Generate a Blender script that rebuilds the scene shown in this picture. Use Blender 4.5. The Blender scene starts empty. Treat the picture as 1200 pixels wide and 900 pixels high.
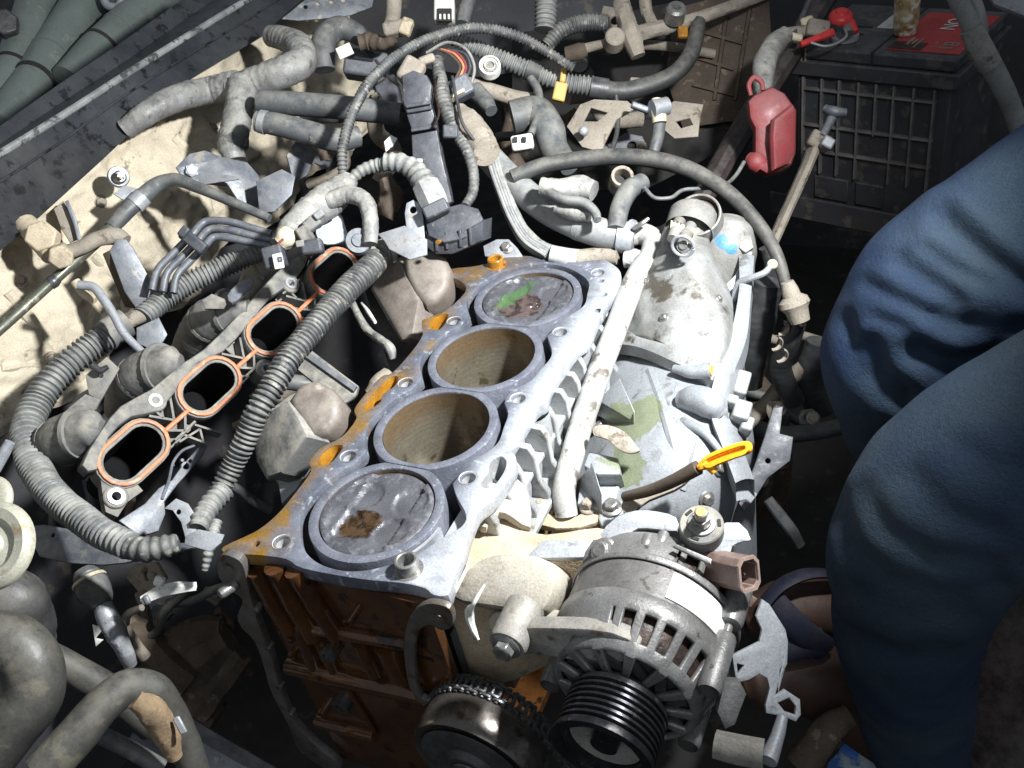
import bpy, bmesh, math, random
from mathutils import Vector, Matrix, noise

random.seed(7)
SC = bpy.context.scene
COL = SC.collection
rad = math.radians

# ---------------------------------------------------------------- camera
FPX = 1100.0                                   # focal length in pixels of a 1200 wide picture
CC = Vector((0.3717611, -0.38239856, 0.4736355))
CR = Matrix(((0.90108539, -0.11908406, 0.41697016),
             (0.39777707, 0.6098856, -0.68542903),
             (-0.17268042, 0.78349125, 0.59692791)))
cam_data = bpy.data.cameras.new('camera')
cam_data.sensor_width = 36.0
cam_data.lens = 36.0 * FPX / 1200.0
cam_data.clip_start = 0.02
cam_data.clip_end = 60.0
cam = bpy.data.objects.new('camera', cam_data)
COL.objects.link(cam)
cam.matrix_world = Matrix.Translation(CC) @ CR.to_4x4()
SC.camera = cam

# ---------------------------------------------------------------- light
world = bpy.data.worlds.new('World')
SC.world = world
world.use_nodes = True
bg = world.node_tree.nodes['Background']
bg.inputs[0].default_value = (0.80, 0.88, 1.0, 1)
bg.inputs[1].default_value = 0.21


def lamp(name, kind, loc, target, power, color, **kw):
    ld = bpy.data.lights.new(name, kind)
    ld.energy = power
    ld.color = color
    for k, v in kw.items():
        setattr(ld, k, v)
    o = bpy.data.objects.new(name, ld)
    COL.objects.link(o)
    o.location = loc
    d = Vector(target) - Vector(loc)
    o.rotation_euler = d.to_track_quat('-Z', 'Y').to_euler()
    return o


# head torch of the mechanic, shining from his side of the engine bay
lamp('head_torch', 'SPOT', (0.46, 0.15, 0.52), (-0.24, 0.23, 0.04), 96.0, (0.97, 0.99, 1.0),
     spot_size=rad(108), spot_blend=1.0, shadow_soft_size=0.024)
# weak cool fill added behind the camera to lift battery and jeans, source unseen
lamp('fill_light', 'AREA', (0.9, -1.6, 1.7), (0.1, 0.3, 0.0), 12.0, (0.86, 0.93, 1.0),
     shape='RECTANGLE', size=1.6, size_y=1.2)

vs = SC.view_settings
vs.view_transform = 'Standard'
vs.look = 'None'
vs.exposure = 0.0
vs.gamma = 1.0
vs.use_curve_mapping = False
SC.render.engine = 'CYCLES'
SC.cycles.max_bounces = 6
SC.cycles.use_denoising = True


# ---------------------------------------------------------------- measuring helpers
def ray(px, py):
    return CR @ Vector(((px - 600) / FPX, -(py - 450) / FPX, -1.0))


def W(px, py, z=0.0):
    d = ray(px, py)
    return CC + d * ((z - CC.z) / d.z)


def PX(px, py, x):
    d = ray(px, py)
    return CC + d * ((x - CC.x) / d.x)


def PY(px, py, y):
    d = ray(px, py)
    return CC + d * ((y - CC.y) / d.y)


def D(px, py, s):
    return CC + ray(px, py) * s


FWD = -Vector((CR[0][2], CR[1][2], CR[2][2]))
CAMR = Vector((CR[0][0], CR[1][0], CR[2][0]))
CAMU = Vector((CR[0][1], CR[1][1], CR[2][1]))
TOCAM = -FWD
V = Vector


def dep(p):
    return (p - CC).dot(FWD)


def onplane(px, py, P, N):
    d = ray(px, py)
    return CC + d * ((P - CC).dot(N) / d.dot(N))


def frame(P, n, up=None):
    n = V(n).normalized()
    up = V(up) if up is not None else V((0, 0, 1))
    if abs(up.normalized().dot(n)) > 0.95:
        up = V((0, 1, 0))
    x = up.cross(n).normalized()
    y = n.cross(x).normalized()
    m = Matrix((x, y, n)).transposed().to_4x4()
    m.translation = P
    return m


# ---------------------------------------------------------------- objects
def thing(name, label, cat, loc, group=None, kind=None):
    o = bpy.data.objects.new(name, None)
    o.empty_display_size = 0.02
    COL.objects.link(o)
    o.location = loc
    o['label'] = label
    o['category'] = cat
    if group:
        o['group'] = group
    if kind:
        o['kind'] = kind
    bpy.context.view_layer.update()
    return o


def tag(o, label, cat, group=None):
    o['label'] = label
    o['category'] = cat
    if group:
        o['group'] = group
    return o


def put(o, parent=None):
    if parent is not None:
        o.parent = parent
        pm = Matrix.Translation(parent.location)
        q = parent.parent
        if q is not None:
            pm = Matrix.Translation(wloc[parent.name])
        o.matrix_parent_inverse = pm.inverted()
    return o


wloc = {}


def mesh_obj(name, verts, faces, mat, parent=None, smooth=35, bevel=0, bseg=2, subsurf=0, recalc=True, solid=0):
    verts = [V(v) for v in verts]
    lo = V((min(v.x for v in verts), min(v.y for v in verts), min(v.z for v in verts)))
    hi = V((max(v.x for v in verts), max(v.y for v in verts), max(v.z for v in verts)))
    c = (lo + hi) / 2
    me = bpy.data.meshes.new(name)
    me.from_pydata([v - c for v in verts], [], faces)
    if recalc:
        bm = bmesh.new()
        bm.from_mesh(me)
        bmesh.ops.recalc_face_normals(bm, faces=bm.faces)
        bm.to_mesh(me)
        bm.free()
    if smooth:
        me.shade_smooth()
        if smooth < 180:
            me.set_sharp_from_angle(angle=rad(smooth))
    me.materials.append(mat)
    o = bpy.data.objects.new(name, me)
    COL.objects.link(o)
    o.location = c
    wloc[o.name] = c
    put(o, parent)
    if solid:
        m = o.modifiers.new('solid', 'SOLIDIFY')
        m.thickness = solid
        m.offset = -1
    if bevel:
        m = o.modifiers.new('bevel', 'BEVEL')
        m.width = bevel
        m.segments = bseg
        m.limit_method = 'ANGLE'
        m.angle_limit = rad(40)
    if subsurf:
        m = o.modifiers.new('sub', 'SUBSURF')
        m.levels = subsurf
        m.render_levels = subsurf
    return o


class MB:
    """collects shapes that become one mesh object"""

    def __init__(self):
        self.v = []
        self.f = []

    def add(self, verts, faces):
        b = len(self.v)
        self.v += [V(p) for p in verts]
        self.f += [tuple(i + b for i in f) for f in faces]
        return self

    def box(self, m, sx, sy, sz):
        """box centred on frame m"""
        vs_ = [m @ V((x * sx / 2, y * sy / 2, z * sz / 2)) for x in (-1, 1) for y in (-1, 1) for z in (-1, 1)]
        return self.add(vs_, [(0, 1, 3, 2), (4, 6, 7, 5), (0, 4, 5, 1), (2, 3, 7, 6), (0, 2, 6, 4), (1, 5, 7, 3)])

    def box2(self, lo, hi):
        c = (V(lo) + V(hi)) / 2
        s = V(hi) - V(lo)
        return self.box(Matrix.Translation(c), s.x, s.y, s.z)

    def beam(self, a, b, w, h, up=(0, 0, 1)):
        a, b = V(a), V(b)
        m = frame((a + b) / 2, b - a, up)
        return self.box(m, w, h, (b - a).length)

    def lathe(self, m, prof, n=32, a0=0, a1=360, closed=False, keep=None):
        """prof: (r, z) pairs revolved round the z axis of m; keep(i, j) can drop faces"""
        full = abs(a1 - a0) >= 360
        k = n if full else n + 1
        vs_ = []
        for i in range(k):
            a = rad(a0 + (a1 - a0) * i / n)
            ca, sa = math.cos(a), math.sin(a)
            for r, z in prof:
                vs_.append(m @ V((r * ca, r * sa, z)))
        p = len(prof)
        fs = []
        for i in range(n):
            i2 = (i + 1) % k
            for j in range(p if closed else p - 1):
                if keep and not keep(i, j):
                    continue
                j2 = (j + 1) % p
                fs.append((i * p + j, i2 * p + j, i2 * p + j2, i * p + j2))
        return self.add(vs_, fs)

    def prism(self, m, pts, z0, z1):
        n = len(pts)
        vs_ = [m @ V((x, y, z0)) for x, y in pts] + [m @ V((x, y, z1)) for x, y in pts]
        fs = [tuple(range(n))[::-1], tuple(range(n, 2 * n))]
        fs += [(i, (i + 1) % n, n + (i + 1) % n, n + i) for i in range(n)]
        return self.add(vs_, fs)

    def hexa(self, m, r, z0, z1, n=6):
        return self.prism(m, [(r * math.cos(rad(360 / n * i)), r * math.sin(rad(360 / n * i))) for i in range(n)], z0, z1)

    def tube(self, pts, n=14, step=None, corr=None, wrinkle=0, cap=True, seed=0, flat=1.0, twist=0, hollow=0, wrap=None):
        """pts: (point, radius); corr=(pitch, depth) makes a corrugated conduit"""
        P, Rr = resample(pts, step if step else (corr[0] / 6 if corr else None))
        fr = frames(P)
        s = 0
        rings = []
        for i, p in enumerate(P):
            if i:
                s += (p - P[i - 1]).length
            r = Rr[i]
            if corr:
                r = r * (1 + .035 * noise.noise(V((s * 28, Rr[0] * 900, 1))) )
                p = p + V((noise.noise(p * 35), noise.noise(p * 35 + V((5, 0, 0))), noise.noise(p * 35 + V((0, 5, 0))))) * (r * .10)
                ph = (s / corr[0] + .35 * noise.noise(V((s * 40, Rr[0] * 500, 4)))) % 1.0
                g = 0.5 + 0.5 * math.cos(2 * math.pi * ph)
                g = max(0, min(1, (g - 0.5) * 1.9 + 0.5))
                r = r * (1 - corr[1] * (1 - g))
            a, b = fr[i]
            ring = []
            for k in range(n):
                t = 2 * math.pi * k / n + twist * s
                q = r
                if wrap:      # overlapping turns of tape
                    q = r * (1 + wrap[1] * (((s / wrap[0]) + k / n + .25 * noise.noise(p * 60)) % 1.0))
                if wrinkle:
                    q = q * (1 + wrinkle * (noise.noise(V((math.cos(t) * 1.3 + seed * 7.1, math.sin(t) * 1.3, s * 45 + 3 * t / 6.28)))
                                            + 0.6 * noise.noise(V((math.cos(t) * 2 + seed, math.sin(t) * 2, s * 260)))))
                ring.append(p + a * (q * math.cos(t)) + b * (q * flat * math.sin(t)))
            rings.append(ring)
        vs_ = [v for r_ in rings for v in r_]
        fs = [(i * n + k, i * n + (k + 1) % n, (i + 1) * n + (k + 1) % n, (i + 1) * n + k)
              for i in range(len(rings) - 1) for k in range(n)]
        if cap and not hollow:
            fs += [tuple(range(n))[::-1], tuple(range((len(rings) - 1) * n, len(rings) * n))]
        return self.add(vs_, fs)

    def sphere(self, c, r, n=16, sc=(1, 1, 1), m=None):
        m = m or Matrix.Translation(V(c))
        prof = [(max(1e-5, r * math.sin(math.pi * j / (n // 2))), -r * math.cos(math.pi * j / (n // 2))) for j in range(n // 2 + 1)]
        b = len(self.v)
        self.lathe(m @ Matrix.Diagonal((sc[0], sc[1], sc[2], 1)), prof, n)
        return self

    def obj(self, name, mat, parent=None, **kw):
        return mesh_obj(name, self.v, self.f, mat, parent, **kw)


def resample(pts, step=None):
    P = [V(p[0]) for p in pts]
    Rr = [p[1] for p in pts]
    if len(P) == 2:
        ctrl = [P[0] * 2 - P[1]] + P + [P[1] * 2 - P[0]]
    else:
        ctrl = [P[0] * 2 - P[1]] + P + [P[-1] * 2 - P[-2]]
    total = sum((P[i + 1] - P[i]).length for i in range(len(P) - 1))
    step = step or max(0.002, total / 90)
    oP, oR = [], []
    for i in range(len(P) - 1):
        p0, p1, p2, p3 = ctrl[i], ctrl[i + 1], ctrl[i + 2], ctrl[i + 3]
        # centripetal-ish tangents
        l0, l1, l2 = max(1e-6, (p1 - p0).length), max(1e-6, (p2 - p1).length), max(1e-6, (p3 - p2).length)
        t1 = ((p1 - p0) / l0 * l1 + (p2 - p1) / l1 * l0) / (l0 + l1) * l1
        t2 = ((p2 - p1) / l1 * l2 + (p3 - p2) / l2 * l1) / (l1 + l2) * l1
        k = max(2, int(math.ceil(l1 / step)))
        for j in range(k if i < len(P) - 2 else k + 1):
            t = j / k
            a, b = t * t * t, t * t
            oP.append(p1 * (2 * a - 3 * b + 1) + t1 * (a - 2 * b + t) + p2 * (-2 * a + 3 * b) + t2 * (a - b))
            tt = t * t * (3 - 2 * t)
            oR.append(Rr[i] * (1 - tt) + Rr[i + 1] * tt)
    return oP, oR


def frames(P):
    out = []
    t = (P[1] - P[0]).normalized()
    a = t.orthogonal().normalized()
    for i in range(len(P)):
        t2 = (P[min(i + 1, len(P) - 1)] - P[max(i - 1, 0)])
        t2 = t2.normalized() if t2.length > 1e-9 else t
        a = (a - t2 * a.dot(t2))
        a = a.normalized() if a.length > 1e-9 else t2.orthogonal().normalized()
        out.append((a.copy(), t2.cross(a)))
        t = t2
    return out


def tp(*pts):
    """(px, py, depth, width in px) -> (point, radius)"""
    return [(D(x, y, s), w * 0.5 * s / FPX) for x, y, s, w in pts]


def tz(*pts):
    """(px, py, height, width in px) -> (point, radius)"""
    out = []
    for x, y, z, w in pts:
        p = W(x, y, z)
        out.append((p, w * 0.5 * dep(p) / FPX))
    return out


def closed_smooth(pts, per=6):
    n = len(pts)
    out = []
    for i in range(n):
        p0, p1, p2, p3 = (V(pts[(i + k - 1) % n]).to_2d() for k in range(4))
        for j in range(per):
            t = j / per
            out.append(0.5 * ((2 * p1) + (-p0 + p2) * t + (2 * p0 - 5 * p1 + 4 * p2 - p3) * t * t + (-p0 + 3 * p1 - 3 * p2 + p3) * t ** 3))
    return [(p.x, p.y) for p in out]


def circle2(x, y, r, n=20, ry=None, rot=0):
    ry = ry or r
    out = []
    for i in range(n):
        a = 2 * math.pi * i / n
        u, w = r * math.cos(a), ry * math.sin(a)
        out.append((x + u * math.cos(rot) - w * math.sin(rot), y + u * math.sin(rot) + w * math.cos(rot)))
    return out


def stadium(x, y, L, r, rot=0, n=10):
    """slot of overall half length L along rot and half width r"""
    out = []
    for s in (1, -1):
        for i in range(n + 1):
            a = -math.pi / 2 + math.pi * i / n
            u, w = s * (L - r) + s * r * math.cos(a), s * r * math.sin(a)
            out.append((x + u * math.cos(rot) - w * math.sin(rot), y + u * math.sin(rot) + w * math.cos(rot)))
    return out


def plate(name, m, outline, holes, z0, z1, mat, parent=None, bevel=0.0006, smooth=30, warp=None):
    """flat plate with holes between z0 and z1 of frame m"""
    cu = bpy.data.curves.new(name, 'CURVE')
    cu.dimensions = '2D'
    cu.fill_mode = 'BOTH'
    h = abs(z1 - z0) / 2
    bevel = min(bevel, h * 0.9)
    cu.extrude = h - bevel
    cu.bevel_depth = bevel
    cu.bevel_resolution = 1
    cu.offset = -bevel
    for loop in [outline] + list(holes):
        sp = cu.splines.new('POLY')
        sp.points.add(len(loop) - 1)
        for i, p in enumerate(loop):
            sp.points[i].co = (p[0], p[1], 0, 1)
        sp.use_cyclic_u = True
    tmp = bpy.data.objects.new('tmp', cu)
    COL.objects.link(tmp)
    dg = bpy.context.evaluated_depsgraph_get()
    me = bpy.data.meshes.new_from_object(tmp.evaluated_get(dg))
    vs_ = [m @ V((v.co.x, v.co.y, v.co.z + (z0 + z1) / 2)) for v in me.vertices]
    fs = [tuple(p.vertices) for p in me.polygons]
    bpy.data.objects.remove(tmp)
    bpy.data.curves.remove(cu)
    bpy.data.meshes.remove(me)
    bm = bmesh.new()
    bv = [bm.verts.new(v) for v in vs_]
    for f in fs:
        try:
            bm.faces.new([bv[i] for i in f])
        except ValueError:
            pass
    bmesh.ops.remove_doubles(bm, verts=bm.verts, dist=1e-6)
    bm.verts.index_update()
    vs_ = [v.co.copy() for v in bm.verts]
    fs = [tuple(v.index for v in f.verts) for f in bm.faces]
    bm.free()
    if warp:
        vs_ = [warp(v) for v in vs_]
    return mesh_obj(name, vs_, fs, mat, parent, smooth=smooth)


def pix2(m, pts):
    """pixel outline -> 2D coordinates in the plane of frame m"""
    P = m.translation
    N = V((m[0][2], m[1][2], m[2][2]))
    inv = m.inverted()
    out = []
    for p in pts:
        q = inv @ onplane(p[0], p[1], P, N)
        out.append((q.x, q.y))
    return out


def pplate(name, m, outline, holes, thick, mat, parent=None, bevel=0.0006, smo=0, **kw):
    """plate whose front face carries the pixel outline; material lies behind it"""
    o2 = pix2(m, outline)
    if smo:
        o2 = closed_smooth(o2, smo)
    hs = []
    for h in holes:
        if len(h) == 3 and not isinstance(h[0], (tuple, list)):
            c = pix2(m, [(h[0], h[1])])[0]
            P = m @ V((c[0], c[1], 0))
            hs.append(circle2(c[0], c[1], h[2] * dep(P) / FPX, 14))
        else:
            hs.append(closed_smooth(pix2(m, h), 4) if smo else pix2(m, h))
    return plate(name, m, o2, hs, -thick, 0, mat, parent, bevel, **kw)


def hit(o, px, py):
    """where the sight line through a pixel meets an object"""
    from mathutils.bvhtree import BVHTree
    t_ = BVHTree.FromPolygons([v.co + o.location for v in o.data.vertices], [tuple(p.vertices) for p in o.data.polygons])
    r_ = t_.ray_cast(CC, ray(px, py).normalized())
    return r_[0] if r_[0] is not None else D(px, py, 1.0)


def project(p):
    q = CR.transposed() @ (p - CC)
    return 600 + FPX * q.x / -q.z, 450 - FPX * q.y / -q.z


def hitn(o, px, py):
    from mathutils.bvhtree import BVHTree
    t_ = BVHTree.FromPolygons([v.co + o.location for v in o.data.vertices], [tuple(p.vertices) for p in o.data.polygons])
    r_ = t_.ray_cast(CC, ray(px, py).normalized())
    if r_[0] is None:
        return None, None
    n_ = r_[1] if r_[1].dot(TOCAM) > 0 else -r_[1]
    return r_[0], n_


def surf_rib(o, pxs, w, h, mat_, parent, name='rib'):
    """low cast rib that follows a surface under a line of pixels"""
    pts = [hitn(o, *p) for p in pxs]
    pts = [(p + n_ * (h - w), w) for p, n_ in pts if p is not None]
    if len(pts) > 1:
        MB().tube(pts, n=10).obj(name, mat_, parent)


def surf_bolt(o, px, py, r, h, mat_, parent, name='bolt'):
    p, n_ = hitn(o, px, py)
    if p is not None:
        bolt(parent, p - n_ * .0006, n_, r, h, mat_, name=name)


def bolt(parent, P, n, r=0.006, h=0.006, mat=None, washer=1.45, name='bolt', up=None):
    m = frame(V(P), n, up)
    b = MB()
    b.lathe(m, [(1e-4, 0), (r * washer, 0), (r * washer, h * .22), (r * 1.15, h * .4), (r * .6, h * .4)], 20)
    b.hexa(m, r, h * .38, h * 1.1)
    b.lathe(m, [(r * .8, h * 1.09), (r * .72, h * 1.18), (1e-4, h * 1.18)], 14)
    return b.obj(name, mat, parent, bevel=r * .07, bseg=1)


def loft(rows, mat, name, parent=None, closed_u=False, closed_v=False, **kw):
    nu, nv = len(rows), len(rows[0])
    vs_ = [V(p) for r_ in rows for p in r_]
    fs = []
    for i in range(nu if closed_u else nu - 1):
        for j in range(nv if closed_v else nv - 1):
            i2, j2 = (i + 1) % nu, (j + 1) % nv
            fs.append((i * nv + j, i * nv + j2, i2 * nv + j2, i2 * nv + j))
    return mesh_obj(name, vs_, fs, mat, parent, **kw)


def spline3(pts, n):
    """n evenly spread points along a smooth curve through pts"""
    P, _ = resample([(p, 1) for p in pts])
    L = [0]
    for i in range(1, len(P)):
        L.append(L[-1] + (P[i] - P[i - 1]).length)
    out = []
    j = 0
    for k in range(n):
        s = L[-1] * k / (n - 1)
        while j < len(P) - 2 and L[j + 1] < s:
            j += 1
        t = (s - L[j]) / max(1e-9, L[j + 1] - L[j])
        out.append(P[j].lerp(P[j + 1], min(1, max(0, t))))
    return out


def letters(name, text, m, size, mat, parent=None, depth=0.0003):
    cu = bpy.data.curves.new(name, 'FONT')
    cu.body = text
    cu.size = size
    cu.align_x = 'CENTER'
    cu.align_y = 'CENTER'
    cu.extrude = depth
    tmp = bpy.data.objects.new('tmp', cu)
    COL.objects.link(tmp)
    dg = bpy.context.evaluated_depsgraph_get()
    me = bpy.data.meshes.new_from_object(tmp.evaluated_get(dg))
    vs_ = [m @ v.co for v in me.vertices]
    fs = [tuple(p.vertices) for p in me.polygons]
    bpy.data.objects.remove(tmp)
    bpy.data.curves.remove(cu)
    return mesh_obj(name, vs_, fs, mat, parent, smooth=0, recalc=False)


# ---------------------------------------------------------------- materials
def mat(name, c1, c2=None, c3=None, s1=30, s2=120, t3=0.62, rough=0.6, metal=0.0, bump=0.25, bs=260,
        dust=None, damt=0.0, coat=0.0, rvar=0.15, spec=0.5, hook=None, contrast=0.16, ds=60, grime=0.45, gcol=(0.045, 0.037, 0.03)):
    m = bpy.data.materials.new(name)
    m.use_nodes = True
    nt = m.node_tree
    N, L = nt.nodes, nt.links
    bsdf = N['Principled BSDF']
    tc = N.new('ShaderNodeTexCoord')
    oi = N.new('ShaderNodeObjectInfo')
    mul = N.new('ShaderNodeMath'); mul.operation = 'MULTIPLY'; mul.inputs[1].default_value = 9.0
    L.new(oi.outputs['Random'], mul.inputs[0])
    va = N.new('ShaderNodeVectorMath'); va.operation = 'ADD'
    L.new(tc.outputs['Object'], va.inputs[0]); L.new(mul.outputs[0], va.inputs[1])
    vec = va.outputs[0]

    def nz(scale, detail=5, rough_=0.6):
        n = N.new('ShaderNodeTexNoise')
        n.inputs['Scale'].default_value = scale
        n.inputs['Detail'].default_value = detail
        n.inputs['Roughness'].default_value = rough_
        L.new(vec, n.inputs['Vector'])
        return n.outputs['Fac']

    def mr(v, a, b, c=0.0, d=1.0):
        n = N.new('ShaderNodeMapRange')
        n.inputs[1].default_value = a; n.inputs[2].default_value = b
        n.inputs[3].default_value = c; n.inputs[4].default_value = d
        L.new(v, n.inputs[0])
        return n.outputs[0]

    def mx(fac, a, b):
        n = N.new('ShaderNodeMix'); n.data_type = 'RGBA'
        if isinstance(fac, (int, float)):
            n.inputs[0].default_value = fac
        else:
            L.new(fac, n.inputs[0])
        for idx, c in ((6, a), (7, b)):
            if isinstance(c, (tuple, list)):
                n.inputs[idx].default_value = (c[0], c[1], c[2], 1)
            else:
                L.new(c, n.inputs[idx])
        return n.outputs[2]

    def mth(op, a, b):
        n = N.new('ShaderNodeMath'); n.operation = op
        for i, c in enumerate((a, b)):
            if isinstance(c, (int, float)):
                n.inputs[i].default_value = c
            else:
                L.new(c, n.inputs[i])
        return n.outputs[0]

    c2 = c2 or tuple(x * 0.72 for x in c1)
    col = mx(mr(nz(s1), 0.5 - contrast, 0.5 + contrast), c1, c2)
    ro = mr(nz(s1 * 1.7), 0.3, 0.7, max(0.03, rough - rvar), min(1, rough + rvar))
    if c3:
        f3 = mr(nz(s2, 4), t3, t3 + 0.07)
        col = mx(f3, col, c3)
    ctx = dict(N=N, L=L, nz=nz, mr=mr, mx=mx, mth=mth, tc=tc, vec=vec, bsdf=bsdf)
    if hook:
        col, ro = hook(ctx, col, ro)
    if grime:
        # smeared old grease in two sizes and a fine tonal grain
        g1 = mr(nz(s1 * .55, 9, .72), .53, .70)
        g2 = mr(nz(s1 * 5.5, 6, .75), .56, .72)
        f = mth('MULTIPLY', mth('MINIMUM', mth('ADD', g1, mth('MULTIPLY', g2, .6)), 1.0), grime)
        col = mx(f, col, gcol)
        ro = mth('ADD', ro, mth('MULTIPLY', f, .1))
        hs = N.new('ShaderNodeHueSaturation')
        L.new(mr(nz(700, 3, .7), .3, .7, .78, 1.22), hs.inputs['Value'])
        L.new(col, hs.inputs['Color'])
        col = hs.outputs[0]
    if dust:
        ge = N.new('ShaderNodeNewGeometry')
        sp = N.new('ShaderNodeSeparateXYZ')
        L.new(ge.outputs['Normal'], sp.inputs[0])
        up = mr(sp.outputs['Z'], -0.15, 0.75)
        f = mth('MULTIPLY', mth('MULTIPLY', up, mr(nz(ds, 5, .7), 0.36, 0.62)), damt)
        col = mx(f, col, dust)
        ro = mth('ADD', ro, mth('MULTIPLY', f, 0.35))
    L.new(col, bsdf.inputs['Base Color'])
    L.new(ro, bsdf.inputs['Roughness'])
    bsdf.inputs['Metallic'].default_value = metal
    bsdf.inputs['Specular IOR Level'].default_value = spec
    if coat:
        bsdf.inputs['Coat Weight'].default_value = coat
        bsdf.inputs['Coat Roughness'].default_value = 0.08
    if bump:
        bn = N.new('ShaderNodeBump')
        bn.inputs['Strength'].default_value = bump
        bn.inputs['Distance'].default_value = 0.0008
        L.new(mth('ADD', mth('MULTIPLY', nz(bs, 4), 0.6), mth('MULTIPLY', nz(bs * .25, 3), 1.2)), bn.inputs['Height'])
        L.new(bn.outputs[0], bsdf.inputs['Normal'])
    return m


DUST = (0.40, 0.36, 0.29)
M = {}
M['alu'] = mat('cast_aluminium', (0.42, 0.43, 0.44), (0.30, 0.30, 0.29), (0.22, 0.20, 0.17), s1=24, s2=70, t3=.66, rough=.5, metal=.35, bump=.35, bs=500, dust=DUST, damt=.25)
M['alu_bright'] = mat('bright_cast_aluminium', (0.40, 0.415, 0.43), (0.30, 0.305, 0.30), (0.16, 0.14, 0.11), s1=18, s2=55, t3=.63, rough=.45, metal=.35, bump=.3, bs=450, dust=(.5, .46, .38), damt=.2)
M['alu_dirty'] = mat('dirty_cast_aluminium', (0.30, 0.29, 0.27), (0.18, 0.17, 0.15), (0.08, 0.06, 0.045), s1=22, s2=60, t3=.58, rough=.6, metal=.3, bump=.5, bs=350, dust=DUST, damt=.35)
M['alu_alt'] = mat('alternator_aluminium', (0.225, 0.22, 0.214), (0.155, 0.15, 0.144), (0.075, 0.066, 0.056), s1=35, s2=110, t3=.63, rough=.45, metal=.45, bump=.35, bs=600)
M['steel'] = mat('steel', (0.36, 0.35, 0.335), (0.25, 0.24, 0.225), (0.20, 0.15, 0.10), s1=90, s2=200, t3=.62, rough=.38, metal=.75, bump=.2, bs=500)
M['steel_dark'] = mat('dark_steel', (0.12, 0.12, 0.125), (0.07, 0.07, 0.07), (0.17, 0.11, 0.07), s1=60, s2=150, t3=.64, rough=.4, metal=.6, bump=.3, bs=400)
M['zinc'] = mat('zinc_plate', (0.34, 0.36, 0.39), (0.24, 0.255, 0.285), (0.20, 0.18, 0.16), s1=40, s2=120, t3=.62, rough=.5, metal=.35, bump=.3, bs=350, dust=DUST, damt=.3)
M['pipe_white'] = mat('whitened_pipe', (0.48, 0.48, 0.46), (0.38, 0.37, 0.345), (0.17, 0.15, 0.13), s1=25, s2=75, t3=.63, rough=.55, metal=.2, bump=.3, bs=300)
M['sand'] = mat('sandy_dirt', (0.47, 0.39, 0.27), (0.38, 0.30, 0.20), (0.28, 0.24, 0.19), s1=35, s2=90, t3=.60, rough=.95, bump=.9, bs=500, rvar=.04, spec=.2)
M['rubber'] = mat('dusty_rubber', (0.040, 0.042, 0.042), (0.026, 0.026, 0.027), None, s1=30, rough=.5, bump=.3, bs=400, dust=(.27, .25, .21), damt=.34)
M['rubber_clean'] = mat('black_rubber', (0.030, 0.031, 0.033), (0.020, 0.020, 0.021), None, s1=30, rough=.5, bump=.25, bs=400, dust=(.2, .2, .19), damt=.25)
M['hose'] = mat('grey_hose', (0.085, 0.092, 0.097), (0.055, 0.059, 0.063), (0.17, 0.16, 0.14), s1=16, s2=46, t3=.61, rough=.5, bump=.25, bs=300, dust=(.34, .32, .27), damt=.36)
M['hose_lt'] = mat('pale_hose', (0.20, 0.21, 0.212), (0.14, 0.147, 0.15), (0.15, 0.14, 0.12), s1=20, s2=50, t3=.62, rough=.6, bump=.3, bs=300, dust=(.46, .44, .39), damt=.4)
M['conduit'] = mat('dusty_conduit', (0.055, 0.058, 0.061), (0.036, 0.038, 0.040), (0.20, 0.19, 0.165), s1=40, s2=90, t3=.58, rough=.55, bump=.25, bs=500, dust=(.34, .33, .29), damt=.42)
M['conduit_lt'] = mat('pale_conduit', (0.135, 0.142, 0.14), (0.085, 0.090, 0.09), (0.12, 0.115, 0.10), s1=40, s2=90, t3=.60, rough=.6, bump=.3, bs=500, dust=(.46, .44, .39), damt=.5)
M['conduit_dk'] = mat('dark_conduit', (0.05, 0.052, 0.056), (0.034, 0.035, 0.037), None, s1=40, rough=.38, bump=.2, bs=500, dust=(.26, .25, .22), damt=.35)
M['tape'] = mat('dusty_harness_tape', (0.20, 0.20, 0.195), (0.115, 0.114, 0.11), (0.07, 0.066, 0.06), s1=34, s2=90, t3=.58, rough=.55, bump=1.0, bs=240, dust=(.44, .42, .36), damt=.5)
M['blackplas'] = mat('black_plastic', (0.045, 0.048, 0.058), (0.032, 0.034, 0.042), (0.14, 0.135, 0.125), s1=50, s2=110, t3=.62, rough=.5, bump=.3, bs=300, dust=(.2, .2, .21), damt=.22)
M['greyplas'] = mat('dusty_grey_plastic', (0.13, 0.132, 0.13), (0.088, 0.088, 0.085), (0.045, 0.044, 0.042), s1=25, s2=70, t3=.62, rough=.7, bump=.35, bs=280, dust=(.36, .33, .265), damt=.6)
M['bluegrey'] = mat('blue_grey_metal', (0.115, 0.127, 0.152), (0.078, 0.086, 0.105), (0.22, 0.205, 0.17), s1=18, s2=50, t3=.61, rough=.45, metal=.25, bump=.35, bs=260, dust=(.36, .35, .32), damt=.35)
M['taupe'] = mat('taupe_plastic', (0.15, 0.123, 0.105), (0.105, 0.087, 0.074), (0.24, 0.215, 0.185), s1=22, s2=55, t3=.64, rough=.55, bump=.25, bs=300, dust=(.36, .33, .28), damt=.35)
M['dirt_brown'] = mat('brown_grime', (0.10, 0.075, 0.055), (0.055, 0.042, 0.032), (0.18, 0.14, 0.10), s1=24, s2=70, t3=.6, rough=.8, bump=.8, bs=160, rvar=.1, spec=.3)
M['beige_metal'] = mat('mud_coated_metal', (0.30, 0.265, 0.215), (0.21, 0.18, 0.145), (0.12, 0.095, 0.07), s1=26, s2=70, t3=.6, rough=.8, metal=.05, bump=.6, bs=260)
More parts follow.
